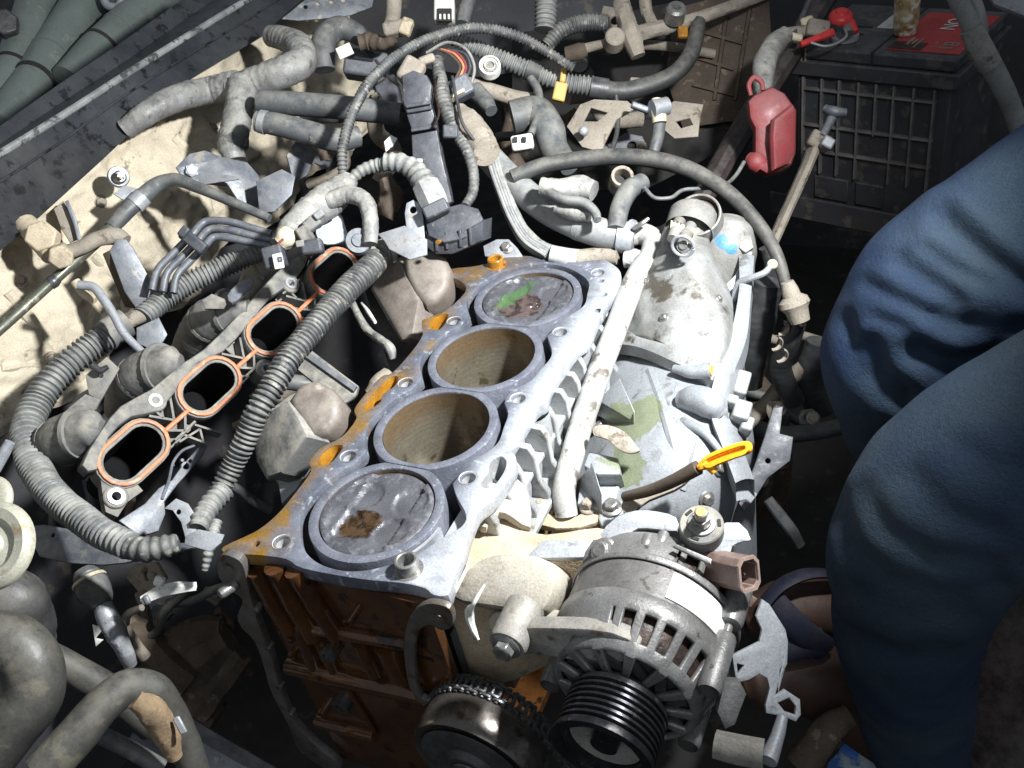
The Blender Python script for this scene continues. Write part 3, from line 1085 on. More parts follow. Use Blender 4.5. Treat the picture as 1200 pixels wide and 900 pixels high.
# rear terminal on its round plate
tpz = W(822, 614, .024)
tn = V((.10, -.25, 1)).normalized()
tm = frame(tpz, tn)
b = MB()
b.lathe(tm, [(1e-4, -.03), (.0142, -.03), (.0142, -.001), (.0134, 0), (.008, 0), (.0075, -.002)], 32)
b.obj('terminal_base', M['greyplas'], alt)
b = MB()
b.lathe(tm, [(.0090, 0), (.0090, .0016), (.006, .002), (.0064, .004), (1e-4, .004)], 28)
b.hexa(tm, .0060, .0036, .009)
b.lathe(tm, [(.0042, .010), (.0042, .015), (.0036, .0158), (1e-4, .0158)], 16)
b.obj('terminal_nut', M['steel'], alt, bevel=.0004, bseg=1)
b = MB()
b.lathe(tm @ Matrix.Translation((0, 0, .0160)), [(1e-4, 0.0002), (.0034, 0.0002), (.0034, -.001)], 16)
b.obj('terminal_tip', mat('rusty_tip', (0.50, 0.24, 0.10), (0.42, 0.20, 0.09), rough=.7, bump=.2), alt)
for a in (20, 150, 265):
    b = MB().box(tm @ Matrix.Rotation(rad(a), 4, 'Z') @ Matrix.Translation((.0112, 0, .0002)), .0020, .005, .0012)
    b.obj('slot', M['dark'], alt)
# brown plug socket on the rear, in its metal cradle
cn = (V((.80, -.35, .42))).normalized()
cb = W(855, 668, .004)
cf = frame(cb, cn, (0, .5, 1))
oct_ = [(-.0085, -.0065), (-.0055, -.0105), (.0050, -.0105), (.0085, -.0065), (.0085, .0065), (.0050, .0105), (-.0050, .0105), (-.0085, .0065)]
b = MB()
n = 8
inn = [(x * .80, y * .80) for x, y in oct_]
vs_ = [cf @ V((x, y, -.018)) for x, y in oct_] + [cf @ V((x, y, .016)) for x, y in oct_] + [cf @ V((x, y, .016)) for x, y in inn] + [cf @ V((x, y, -.004)) for x, y in inn]
fs = [tuple(range(n))[::-1]]
for a in (0, 1, 2):
    fs += [(a * n + i, a * n + (i + 1) % n, (a + 1) * n + (i + 1) % n, (a + 1) * n + i) for i in range(n)]
fs.append(tuple(range(3 * n, 4 * n)))
b.add(vs_, fs)
pl = b.obj('plug_socket', M['brownconn'], alt, bevel=.0006, bseg=1, smooth=25)
b = MB()
vs_ = [cf @ V((x * 1.04, y * 1.04, .0155)) for x, y in oct_] + [cf @ V((x * 1.04, y * 1.04, .0172)) for x, y in oct_] + [cf @ V((x, y, .0172)) for x, y in [(p * .84, q * .84) for p, q in oct_]] + [cf @ V((x, y, .0150)) for x, y in [(p * .82, q * .82) for p, q in oct_]]
fs = [(a * n + i, a * n + (i + 1) % n, ((a + 1) % 4) * n + (i + 1) % n, ((a + 1) % 4) * n + i) for a in range(4) for i in range(n)]
b.add(vs_, fs)
b.obj('socket_rim', M['pinkish'], pl, smooth=25)
MB().box(cf @ Matrix.Translation((.001, -.001, .004)), .0012, .0012, .016).obj('pin', M['steel'], pl)
pplate('socket_base', frame(cb - cn * .016, (.35, -.6, .7)), [(838, 657), (852, 656), (858, 676), (882, 690), (880, 697), (870, 694), (855, 680)], [], .006, M['pinkish'], alt)
pplate('socket_body', frame(cb - cn * .018 , (.3, -.65, .68)), [(836, 657), (850, 668), (876, 694), (888, 702), (880, 712), (862, 704), (846, 684), (834, 668)], [], .012, M['brownconn'], alt)
M['zinc_spot'] = mat('spotted_zinc', (0.38, 0.395, 0.41), (0.31, 0.32, 0.33), (0.19, 0.19, 0.195), s1=30, s2=90, t3=.63, rough=.45, metal=.3, bump=.3, bs=300)
pplate('cradle', frame(W(850, 630, .012), (.05, -.45, .9)), [(838, 618), (866, 612), (880, 632), (872, 634), (858, 640), (854, 656), (846, 660), (832, 648)], [], .002, M['zinc_spot'], alt, smo=2)
pplate('rear_bracket', frame(W(890, 745, -.018), (.45, -.6, .66)),
       [(893, 702), (902, 708), (921, 738), (924, 752), (923, 778), (912, 802), (909, 815), (920, 808), (938, 820), (939, 838), (933, 846), (918, 840), (898, 836), (897, 826), (902, 806),
        (899, 795), (890, 790), (878, 797), (866, 800), (862, 795), (858, 768), (868, 763), (890, 752), (893, 738), (886, 722)],
       [[(864, 778), (872, 780), (865, 790)], [(912, 824), (925, 818), (933, 828), (932, 838), (920, 834)], [(914, 786), (916, 781), (914, 792)]], .0035, M['zinc_spot'], alt, bevel=.0009)
pplate('front_strap', frame(W(735, 612, .004), (-.05, -.35, .93)), [(703, 626), (722, 606), (745, 598), (770, 599), (792, 606), (793, 622), (770, 620), (748, 619), (738, 626), (735, 634), (714, 634)], [], .003, M['zinc_spot'], alt, smo=2)
for (x, y, w_) in ((757, 640, 17), (775, 636, 15)):
    b = MB()
    b.tube(tz((x - 6, y + 22, .004, w_), (x, y, .012, w_), (x + 3, y - 10, .012, w_ * .9)), n=16)
    b.obj('bolt_barrel', M['alu_alt'], alt)
b = MB().tube(tz((755, 672, .012, 9), (749, 700, .003, 9)), n=12)
b.obj('through_bolt', M['steel'], alt)
pplate('nameplate_ridge', frame(W(800, 655, .018), (.1, -.4, .9)), [(788, 640), (792, 637), (834, 655), (833, 661)], [], .004, M['alu_alt'], alt)
# lower bracket with bolt head and connector below the alternator
b = MB()
b.tube(tz((838, 872, -.03, 34), (862, 878, -.03, 36), (895, 884, -.03, 36)), n=10, flat=.9)
b.obj('tension_slider', M['alu_dirty'], alt)
b = MB()
b.tube(tz((900, 892, -.03, 22), (912, 860, -.03, 16), (917, 840, -.028, 13)), n=12)
b.obj('tension_bolt', M['zinc'], alt)
pplate('side_fin', frame(W(850, 830, -.03), (.3, -.7, .6)), [(848, 800), (868, 802), (875, 815), (862, 850), (850, 856), (840, 835)], [], .015, M['alu_alt'], alt, bevel=.002)

# ================================================================ water pump housing, front of the block
wp = thing('water_pump_housing', 'sand-caked cast housing bolted to the front corner of the block', 'housing', W(600, 680, -.12))
M['sandcast'] = mat('sandy_casting', (0.40, 0.36, 0.29), (0.31, 0.29, 0.245), (0.22, 0.20, 0.17), s1=16, s2=60, t3=.62, rough=.8, metal=.1, bump=.5, bs=400)
pplate('shelf', frame(W(600, 640, -.035), (0, 0, 1)), [(522, 700), (536, 668), (548, 628), (562, 604), (590, 606), (612, 616), (640, 624), (700, 616), (712, 626), (690, 640), (640, 642), (628, 652), (640, 668), (600, 690), (560, 704)],
       [], .10, M['sand'], wp, bevel=.004, smo=3)
pplate('front_casting', frame(W(590, 680, -.012), (-.02, -.55, .83)), [(528, 700), (548, 664), (575, 650), (612, 649), (636, 655), (650, 672), (650, 692), (640, 712), (628, 718), (580, 712)],
       [], .045, M['sandcast'], wp, bevel=.006, smo=3)
pplate('lower_casting', frame(W(620, 728, -.035), (-.05, -.62, .78)), [(577, 716), (632, 714), (700, 716), (742, 706), (742, 726), (700, 738), (640, 740), (598, 742), (572, 738)], [], .05, M['sandcast'], wp, bevel=.004, smo=2)
pplate('top_arm', frame(W(655, 642, -.012), (0, -.25, 1)), [(616, 652), (636, 632), (696, 632), (690, 653), (640, 654)], [], .006, M['zinc_spot'], wp, bevel=.0015)
pplate('gasket_scrap', frame(W(545, 680, -.008), (.2, -.3, .9)), [(528, 700), (551, 653), (554, 656), (535, 694)], [], .002, M['cream'], wp)
b = MB().tube(tz((568, 685, .002, 3), (556, 706, -.005, 5), (550, 720, -.02, 12), (555, 738, -.03, 8), (561, 750, -.034, 3)), n=8)
b.obj('sealant_drip', M['white'], wp)
# sand-coloured ear with two holes above the shelf
pplate('ear', frame(W(575, 595, -.02), (.3, -.1, .95)), [(560, 588), (572, 579), (590, 583), (606, 560), (620, 580), (622, 618), (600, 606), (585, 600), (570, 618), (560, 610)], [(568, 586, 6)], .01, M['sandcast'], wp, bevel=.002, smo=2)

# ================================================================ coolant pipe with its flange
cpipe = thing('coolant_pipe', 'bare whitish metal coolant pipe running along the side of the block', 'pipe', W(665, 600, -.09))
b = MB().tube(tz((664, 604, -.080, 27), (661, 580, -.066, 27), (672, 530, -.050, 28), (694, 460, -.034, 28), (722, 385, -.018, 27), (750, 318, -.002, 27), (764, 296, .004, 27), (764, 280, .010, 26), (750, 274, .012, 26), (738, 276, .012, 27)), n=22)
M['pipe_spot'] = mat('spotted_pipe', (0.43, 0.43, 0.415), (0.36, 0.35, 0.33), (0.15, 0.132, 0.115), s1=25, s2=55, t3=.58, rough=.5, metal=.2, bump=.3, bs=300)
b.obj('pipe', M['pipe_spot'], cpipe)
fl = frame(W(660, 606, -.079), (0, -.12, 1))
pplate('flange', fl, [(624, 608), (627, 594), (634, 586), (642, 600), (656, 606), (676, 604), (692, 596), (703, 592), (705, 610), (680, 618), (652, 619), (630, 614)], [], .008, M['sand'], cpipe, bevel=.0015)
bolt(cpipe, W(690, 596, -.078), (0, -.05, 1), .0052, .008, M['beige_metal'], name='nut')
bolt(cpipe, W(635, 598, -.078), (0, -.05, 1), .0042, .010, M['beige_metal'], name='nut')
pplate('bolt_pad', frame(W(718, 606, -.075), (0, -.1, 1)), [(702, 596), (714, 586), (730, 586), (740, 600), (730, 612), (704, 616)], [], .03, M['alu_bright'], cpipe, bevel=.003, smo=2)
bolt(cpipe, W(717, 596, -.0735), (.05, -.1, 1), .0062, .007, M['steel'])

# ================================================================ intake manifold
MP = [W(157, 530, -.02), W(246, 452, -.02), W(322, 385, -.02), W(392, 318, -.02)]
mani = thing('intake_manifold', 'dusty grey plastic intake manifold lying off the engine, orange seals round four ports', 'manifold', MP[1] + V((0, .05, -.1)))
mu = (MP[3] - MP[0]).normalized()
mn = V((.78, 0, .62))
mn = (mn - mu * mn.dot(mu)).normalized()
mv = mn.cross(mu)


def mf(P):
    return frame(P, mn, mv)


HL, HW = .0365, .0222
M['port'] = mat('port_inside', (0.010, 0.010, 0.011), (0.007, 0.007, 0.008), None, rough=.95, bump=.4, bs=700, spec=.05, grime=0)
for k, P in enumerate(MP):
    m_ = mf(P)
    plate('port_collar', m_, stadium(0, 0, HL + .0015, HW + .0015), [stadium(0, 0, HL - .0065, HW - .0065)], -.022, -.0006, M['greyplas'], mani, bevel=.001)
    plate('seal', m_, stadium(0, 0, HL, HW), [stadium(0, 0, HL - .0038, HW - .0038)], -.001, .0022, M['orange_seal'], mani, bevel=.0013)
    st = stadium(0, 0, HL - .0066, HW - .0066, n=12)
    n = len(st)
    b = MB()
    vs_ = [m_ @ V((x, y, -.001)) for x, y in st] + [m_ @ V((x * .96, y * .96, -.03)) for x, y in st] + [m_ @ V((x * .90, y * .90, -.075)) for x, y in st]
    b.add(vs_, [(r * n + i, r * n + (i + 1) % n, (r + 1) * n + (i + 1) % n, (r + 1) * n + i) for r in range(2) for i in range(n)] + [tuple(range(2 * n, 3 * n))])
    b.obj('port', M['port'], mani, smooth=60)
    # runner that sweeps away behind the port
    b = MB()
    w = .0235
    b.tube([(P + mv * .034 - mu * .002 - mn * .003, w * .35), (P + mv * .040 - mu * .006 - mn * .009, w * .72), (P + mv * .046 - mu * .010 - mn * .026, w * .95), (P + mv * .052 - mu * .016 - mn * .048, w * 1.0), (P + mv * .052 - mu * .018 - mn * .075, w), (P + mv * .045 - mu * .018 - mn * .12, w)], n=20, wrinkle=.04, seed=k)
    ro_ = b.obj('runner', M['greyplas'], mani)
    for (q0, q1) in (((.044, .009, .022), (.046, .0098, .0255)), ((.0525, .0165, .052), (.0525, .017, .0555))):
        MB().tube([(P + mv * q0[0] - mu * q0[1] - mn * q0[2], w * 1.02), (P + mv * q1[0] - mu * q1[1] - mn * q1[2], w * 1.045)], n=22).obj('runner_seam', M['greyplas'], ro_)
for k in range(3):
    A, B_ = MP[k], MP[k + 1]
    g = (B_ - A).length
    d = (B_ - A).normalized()
    a0, b0 = A + d * (HL - .001) - mv * .004, B_ - d * (HL - .001) - mv * .004
    MB().tube([(a0, .0022), (a0.lerp(b0, .5) + mn * .0004, .0022), (b0, .0022)], n=10).obj('seal_link', M['orange_seal'], mani)
    mid = A.lerp(B_, .5)
    m_ = mf(mid)
    # lattice ribs between the ports
    for (x0, y0, x1, y1) in ((-.014, .016, .0, -.002), (.0, -.002, .014, .016), (-.014, -.016, .014, -.016), (-.014, -.003, .0, -.016), (.0, -.016, .014, -.003), (-.006, .02, -.006, .006), (-.015, .02, .015, .02)):
        MB().beam(m_ @ V((x0, y0, -.009)), m_ @ V((x1, y1, -.009)), .0022, .014, up=mn).obj('lattice_rib', M['greyplas'], mani)
    plate('web_back', m_, [(-.016, -.019), (.016, -.019), (.016, .022), (-.016, .022)], [], -.022, -.018, M['greyplas'], mani)
    ear_v = .0225 if k != 1 else -.0245
    e = m_ @ V((0 if k != 1 else .008, ear_v, 0))
    b = MB()
    b.lathe(frame(e, mn), [(.0060, -.02), (.0060, .0006), (.0098, .0006), (.0108, -.0005), (.0108, -.02)], 24)
    eo = b.obj('bolt_ear', M['greyplas'], mani)
    MB().lathe(frame(e, mn), [(.0038, -.019), (.0038, .0018), (.0066, .0018), (.0066, -.001)], 22).obj('bush', M['zinc_spot'], eo)
# first ear, below the front port
e = onplane(136, 582, MP[0], mn)
b = MB()
b.lathe(frame(e, mn), [(.0060, -.012), (.0060, .0006), (.0098, .0006), (.0108, -.0005), (.0108, -.012)], 24)
eo = b.obj('bolt_ear', M['greyplas'], mani)
MB().lathe(frame(e, mn), [(.0042, -.012), (.0042, .0018), (.0076, .0018), (.0076, -.001)], 22).obj('bush', M['zinc_spot'], eo)
pplate('ear_web', frame(e - mn * .002, mn, mv), [(118, 562), (140, 572), (160, 566), (168, 575), (150, 588), (138, 606), (124, 600), (120, 580)], [(136, 582, 7)], .012, M['greyplas'], mani)
# dusty rail along the upper edge
rail = [(96, 545), (118, 505), (142, 475), (178, 455), (214, 425), (240, 408), (276, 372), (300, 345), (325, 318), (346, 302), (362, 294)]
rail_in = [(115, 550), (128, 512), (155, 488), (184, 482), (212, 452), (234, 424), (262, 412), (292, 380), (318, 348), (342, 332), (358, 312)]
pplate('flange_rail', frame(MP[1] + mn * .0005, mn, mv), rail + rail_in[::-1], [], .02, M['greyplas'], mani, bevel=.003, smo=2)
# lower tab with four drilled holes
pplate('lower_tab', frame(MP[0] - mv * .05 - mn * .005, mn, mv), [(139, 610), (170, 590), (186, 572), (202, 562), (214, 545), (236, 520), (243, 522), (238, 534), (226, 548), (208, 568), (193, 588), (194, 602), (186, 622), (164, 629)],
       [(214, 539, 2.4), (223, 540, 2), (218, 546, 4), (204, 545, 1.2)], .006, M['bluegrey'], mani, bevel=.001)
MB().tube([(onplane(x, y, MP[0] - mv * .05 - mn * .004, mn), .0014) for x, y in ((190, 585), (198, 562), (204, 540), (214, 528), (228, 522))], n=8).obj('tab_ridge', M['bluegrey'], mani)
for q in ((208, 520, 232, 505), (214, 512, 240, 522), (226, 500, 258, 510), (232, 505, 236, 520)):
    MB().beam(onplane(q[0], q[1], MP[0] - mv * .03, mn), onplane(q[2], q[3], MP[0] - mv * .03, mn), .002, .012, up=mn).obj('lattice_rib', M['greyplas'], mani)

# ================================================================ transmission housing
def grid_loft(name, rows, m_, parent, nu=34, nv=40, skirt=.12, thick=None, jitter=0.0, seed=0):
    """smooth sheet through a net of (px, py, z) points with walls dropping from its edges"""
    R1 = [spline3([W(*p) for p in r_], nv) for r_ in rows]
    cols = [spline3([r_[j] for r_ in R1], nu) for j in range(nv)]
    G = [[cols[j][i] for j in range(nv)] for i in range(nu)]
    if jitter:
        for i in range(nu):
            for j in range(nv):
                p = G[i][j]
                G[i][j] = p + V((0, 0, jitter * (noise.noise(p * 22 + V((seed, 0, 0))) + .5 * noise.noise(p * 60 + V((seed, 3, 0))) - (1.6 * abs(noise.noise(V((p.x * 20 + p.y * 12, p.y * 9, seed)))) if seed else 0))))
    vs_ = [p for r_ in G for p in r_]
    fs = [(i * nv + j, i * nv + j + 1, (i + 1) * nv + j + 1, (i + 1) * nv + j) for i in range(nu - 1) for j in range(nv - 1)]
    border = [(0, j) for j in range(nv)] + [(i, nv - 1) for i in range(1, nu)] + [(nu - 1, j) for j in range(nv - 2, -1, -1)] + [(i, 0) for i in range(nu - 2, 0, -1)]
    base = len(vs_)
    nb = len(border)
    for (i, j) in border:
        p = G[i][j]
        vs_.append(p + V((0, 0, -skirt)))
    for k in range(nb):
        i, j = border[k]
        i2, j2 = border[(k + 1) % nb]
        fs.append((i * nv + j, i2 * nv + j2, base + (k + 1) % nb, base + k))
    return mesh_obj(name, vs_, fs, m_, parent, smooth=50)


def stains(cs):
    """damp marks with hard rims at given world spots"""
    def hook(c, col, ro):
        N, L, mr, mx, mth, nz = c['N'], c['L'], c['mr'], c['mx'], c['mth'], c['nz']
        ge = N.new('ShaderNodeNewGeometry')
        for (p, r, colr, sx) in cs:
            vm = N.new('ShaderNodeVectorMath'); vm.operation = 'SUBTRACT'
            L.new(ge.outputs['Position'], vm.inputs[0]); vm.inputs[1].default_value = p
            ln = N.new('ShaderNodeVectorMath'); ln.operation = 'LENGTH'
            L.new(vm.outputs[0], ln.inputs[0])
            d = mth('ADD', ln.outputs['Value'], mth('MULTIPLY', mth('SUBTRACT', nz(55, 4), .5), sx))
            f = mr(d, r, r - .0025)
            col = mx(f, col, colr)
            ro = mth('SUBTRACT', ro, mth('MULTIPLY', f, .1))
        return col, ro
    return hook


trans = thing('transmission_housing', 'bright silvery transmission bell housing beside the block, damp green stain on it', 'transmission', W(780, 520, -.3))
GR = (0.205, 0.228, 0.15)
GY = (0.26, 0.27, 0.28)
M['trans'] = mat('silver_casting', (0.31, 0.327, 0.345), (0.235, 0.248, 0.26), (0.14, 0.138, 0.13), s1=12, s2=34, t3=.62, rough=.5, metal=.25, bump=.35, bs=420,
                 hook=stains([(W(745, 500, -.056), .030, GR, .05), (W(733, 545, -.06), .020, GR, .05), (W(770, 535, -.05), .0075, GY, .012), (W(795, 498, -.042), .005, GY, .01), (W(786, 496, -.042), .003, GY, .01), (W(757, 551, -.055), .005, GY, .01)]))
bell = [[(706, 405, -.085), (735, 398, -.060), (775, 402, -.048), (815, 415, -.048), (850, 432, -.066), (868, 450, -.11)],
        [(690, 455, -.090), (728, 440, -.058), (775, 440, -.040), (822, 452, -.040), (858, 468, -.060), (880, 490, -.11)],
        [(682, 510, -.095), (722, 498, -.062), (775, 492, -.040), (828, 500, -.042), (862, 512, -.064), (884, 525, -.12)],
        [(672, 560, -.100), (716, 552, -.070), (775, 548, -.052), (828, 552, -.056), (858, 560, -.078), (876, 570, -.13)],
        [(650, 612, -.115), (712, 606, -.092), (770, 600, -.080), (822, 598, -.084), (848, 602, -.104), (862, 610, -.15)],
        [(640, 660, -.16), (710, 650, -.14), (770, 645, -.13), (822, 640, -.13), (842, 640, -.15), (852, 642, -.19)]]
bell_o = grid_loft('bell_housing', bell, M['trans'], trans, jitter=.0016, skirt=.14)
M['trans2'] = mat('stained_casting', (0.31, 0.315, 0.31), (0.18, 0.175, 0.16), (0.075, 0.065, 0.05), s1=26, s2=30, t3=.56, rough=.5, metal=.25, bump=.5, bs=330)
gear = [[(762, 268, .0), (785, 258, .020), (815, 262, .022), (846, 292, -.014), (872, 318, -.05)],
        [(742, 318, -.025), (775, 305, .014), (812, 312, .018), (848, 338, -.010), (870, 358, -.05)],
        [(720, 362, -.048), (760, 352, -.006), (805, 362, .0), (846, 388, -.012), (864, 405, -.05)],
        [(704, 398, -.060), (745, 394, -.030), (795, 408, -.018), (838, 430, -.028), (858, 440, -.06)]]
gear_o = grid_loft('gear_case', gear, M['trans2'], trans, jitter=.0035, skirt=.13, seed=5, nu=60, nv=60)
# flat bolting flange that sweeps down the right-hand edge, with drilled holes
def strip(name, left, right, m_, parent, thick, n=40):
    A, B_ = spline3([W(*p) for p in left], n), spline3([W(*p) for p in right], n)
    rows = [[a.lerp(b_, k / 4) + V((0, 0, .0025 * math.sin(math.pi * k / 4))) for a, b_ in zip(A, B_)] for k in range(5)]
    low = [[p + V((0, 0, -thick)) for p in rows[4]], [p + V((0, 0, -thick)) for p in rows[0]]]
    return loft(rows + low, m_, name, parent, closed_u=True, smooth=40)


strip('edge_rim', [(866, 300, -.004), (866, 340, -.012), (858, 385, -.026), (838, 440, -.030), (832, 480, -.034), (846, 522, -.042), (862, 566, -.060)],
      [(884, 300, -.006), (880, 345, -.016), (876, 390, -.032), (858, 445, -.038), (852, 480, -.042), (868, 520, -.052), (884, 562, -.070)], M['trans'], trans, .02)
strip('ledge', [(716, 402, -.044), (745, 406, -.034), (790, 424, -.026), (836, 446, -.034)], [(728, 384, -.040), (752, 388, -.028), (798, 402, -.018), (846, 424, -.028)], M['trans2'], trans, .012)
for q in (([(700, 470, -.048), (726, 442, -.035), (744, 482, -.036), (738, 492, -.05)]), ([(680, 560, -.06), (694, 540, -.05), (706, 580, -.055), (700, 590, -.07)])):
    vs_ = [W(*p) for p in q]
    b = MB()
    nrm = (vs_[1] - vs_[0]).cross(vs_[2] - vs_[0]).normalized() * .004
    b.add(vs_ + [v - nrm + V((0, 0, -.02)) for v in vs_], [(0, 1, 2, 3), (7, 6, 5, 4), (0, 4, 5, 1), (1, 5, 6, 2), (2, 6, 7, 3), (3, 7, 4, 0)])
    b.obj('fin', M['trans'], trans, bevel=.001)
for pxs, w_, h_ in (([(760, 432), (775, 470), (790, 520), (800, 560)], .006, .0014), ([(820, 500), (812, 540), (800, 575)], .005, .0014), ([(790, 455), (830, 462)], .005, .0016)):
    surf_rib(bell_o, pxs, w_, h_, M['trans'], trans)
for (x, y) in ((778, 372), (842, 350), (757, 330)):
    surf_bolt(gear_o, x, y, .0032, .003, M['steel'], trans)
for (x, y) in ((705, 500), (842, 548), (828, 585)):
    surf_bolt(bell_o, x, y, .005, .005, M['steel'], trans)
# raised sensor lump and pointed drain boss
MB().tube(tz((800, 470, -.036, 26), (815, 468, -.030, 34), (832, 474, -.030, 36), (842, 484, -.038, 26)), n=18).obj('cast_lump', M['trans'], trans)
MB().tube(tz((800, 494, -.042, 14), (830, 512, -.040, 10), (845, 530, -.046, 8)), n=12).obj('cast_lump', M['trans'], trans)
b = MB()
b.tube(tz((790, 432, -.030, 10), (812, 436, -.028, 16), (832, 434, -.026, 20)), n=18)
bo = b.obj('drain_boss', M['trans'], trans)
MB().lathe(frame(W(833.5, 434, -.0255), W(833, 434, -.026) - W(790, 432, -.030)), [(1e-4, .0006), (.0045, .0006), (.0045, -.002)], 16).obj('boss_plug', M['yellow'], bo)
for (x, y, z, w_, h_) in ((857, 472, -.05, 13, 12), (868, 484, -.055, 20, 24), (874, 500, -.065, 14, 18), (868, 452, -.06, 16, 30)):
    P = W(x, y, z)
    s_ = dep(P) / FPX
    MB().box(frame(P, (.3, -.4, .85), (0, 1, .3)), w_ * s_, h_ * s_, .02).obj('lug', M['alu_bright'], trans, bevel=.002)
# curved lever and engine-hook loop
pplate('shift_fork', frame(W(715, 512, -.030), (.1, -.6, .8)), [(696, 500), (712, 498), (732, 506), (744, 520), (749, 528), (738, 531), (724, 526), (712, 515), (696, 510)], [], .005, M['beige_metal'], trans, smo=3)
pplate('lift_loop', frame(W(735, 590, -.05), (0, -.45, .9)), [(730, 585), (745, 574), (780, 560), (800, 552), (808, 560), (790, 574), (760, 586), (745, 598), (748, 604), (730, 600)], [], .005, M['beige_metal'], trans, smo=2)
pplate('top_pad', frame(W(680, 560, -.055), (0, -.2, 1)), [(690, 528), (724, 536), (728, 556), (700, 556), (684, 545)], [], .02, M['trans'], trans, bevel=.002)
pplate('top_pad', frame(W(700, 575, -.070), (0, -.2, 1)), [(680, 562), (728, 560), (722, 584), (700, 596), (676, 590)], [], .02, M['trans'], trans, bevel=.002)

# ================================================================ starter motor behind the housing
st = thing('starter_motor', 'grey starter motor with two barrels and a blue paint mark', 'starter motor', W(820, 300, -.06))
axd = (W(818, 244, .03) - W(790, 330, .0)).normalized()
M['starter'] = mat('starter_grey', (0.24, 0.24, 0.23), (0.17, 0.167, 0.157), (0.10, 0.088, 0.07), s1=22, s2=60, t3=.58, rough=.55, metal=.25, bump=.4, bs=350, dust=DUST, damt=.25)
b = MB()
b.tube(tz((778, 360, -.045, 60), (790, 320, -.018, 60), (803, 283, .008, 58), (812, 258, .022, 56)), n=30)
b.obj('barrel', M['starter'], st)
P0 = W(813, 254, .028)
r0 = 27 * dep(P0) / FPX
b = MB()
b.lathe(frame(P0, axd), [(r0 * 1.05, -.02), (r0 * 1.08, 0), (r0 * 1.0, .003), (r0 * .88, .003), (r0 * .86, -.001), (r0 * .6, .0015), (1e-4, .003)], 40)
b.obj('end_cap', M['starter'], st)
q = frame(W(818, 252, .034), V((.05, -.55, .80)))
MB().lathe(q, [(.0195, -.006), (.0198, .0015), (.0208, .0022), (.0220, .0015), (.0224, -.001), (.0224, -.03)], 40).obj('cup_rim', M['starter'], st)
MB().lathe(q, [(1e-4, -.001), (.010, -.002), (.0188, -.006)], 32).obj('cup_floor', M['dirt_brown'], st)
cmk = frame(W(800, 276, .038), (.05, -.85, .55))
pplate('label_plate', cmk, [(786, 258), (815, 268), (810, 284), (798, 280), (784, 276)], [], .006, M['cream'], st, bevel=.001)
for (x, y, w_) in ((790, 259, 2.5), (794, 260, 2), (798, 262, 2.5), (804, 265, 3)):
    MB().box(frame(onplane(x, y, cmk.translation, V((.05, -.85, .55)).normalized()), (.05, -.85, .55)), .0016, .0018, .0012).obj('print_dot', M['dirt_brown'], st)
for (x, y, w_) in ((791, 272, 14), (803, 280, 15)):
    b = MB()
    b.tube(tz((x + 6, y - 14, .036, w_), (x, y, .040, w_), (x - 3, y + 8, .038, w_ * .95)), n=16)
    b.obj('terminal_barrel', M['starter'], st)
b = MB()
q = W(801, 287, .042)
b.lathe(frame(q, (-.1, -.8, .6)), [(1e-4, .001), (.004, .001), (.0045, -.001), (.007, -.001), (.007, -.004)], 18)
b.obj('terminal', M['steel'], st)
MB().tube([(q + V((.010 * math.cos(a), -.002, .010 * math.sin(a))), .0016) for a in [k * .55 for k in range(12)]], n=8).obj('clip', M['zinc'], st)
b = MB()
b.tube(tz((832, 362, -.075, 78), (842, 325, -.042, 78), (850, 292, -.012, 74), (856, 270, .002, 62), (859, 259, .008, 40)), n=30)
bar = b.obj('barrel', M['starter'], st)
M['starter_blue'] = mat('starter_grey_marked', (0.24, 0.24, 0.23), (0.17, 0.167, 0.157), (0.10, 0.088, 0.07), s1=22, s2=60, t3=.58, rough=.55, metal=.25, bump=.4, bs=350, dust=DUST, damt=.15,
                          hook=stains([(hit(bar, 846, 283), .0080, (0.02, 0.15, 0.30), .006), (hit(bar, 857, 291), .0070, (0.02, 0.15, 0.30), .006), (hit(bar, 850, 288), .0050, (0.02, 0.15, 0.30), .006)]))
bar.data.materials[0] = M['starter_blue']
pplate('end_tab', frame(W(876, 285, .005), (.3, -.5, .8)), [(868, 276), (880, 276), (883, 290), (874, 296), (866, 290)], [], .006, M['starter'], st)
pplate('side_shield', frame(W(868, 310, -.01), (.4, -.5, .75)), [(878, 292), (882, 296), (862, 342), (850, 346), (846, 338), (862, 322)], [], .003, M['zinc'], st)
# bent bracket rod at its right
rodh = thing('bent_bracket', 'thin bent steel bracket sticking out beside the starter motor', 'bracket', W(870, 340, -.02))
MB().tube(tz((860, 352, -.03, 8), (866, 332, -.012, 8), (880, 326, -.004, 8), (897, 319, .002, 8), (903, 312, .004, 7)), n=10).obj('rod', M['zinc'], rodh)
MB().sphere(W(905, 310, .005), .005).obj('knob', M['cream'], rodh)

# ================================================================ dipstick
dp = thing('dipstick', 'engine dipstick with an orange loop handle over the transmission', 'dipstick', W(735, 580, -.06))
M['dipdark'] = mat('dipstick_tube', (0.13, 0.10, 0.075), (0.085, 0.065, 0.05), None, rough=.5, metal=.4, bump=.3)
MB().tube(tz((732, 582, -.045, 12), (760, 575, -.030, 14), (790, 563, -.014, 16), (818, 548, .0, 18)), n=14).obj('tube', M['dipdark'], dp)
hm = frame(W(850, 533, .012), V((-.15, -.75, .65)), CAMU)
c0 = pix2(hm, [(820, 546), (850, 533), (879, 521)])
loop = closed_smooth(pix2(hm, [(818, 545), (828, 534), (850, 524), (872, 517), (880, 520), (880, 529), (868, 535), (846, 542), (828, 550), (820, 551)]), 4)
inner = closed_smooth(pix2(hm, [(832, 540), (848, 533), (866, 526), (873, 525), (872, 528), (860, 532), (844, 538), (833, 543)]), 4)
plate('handle', hm, loop, [inner], -.0045, .0045, M['orange'], dp, bevel=.003)
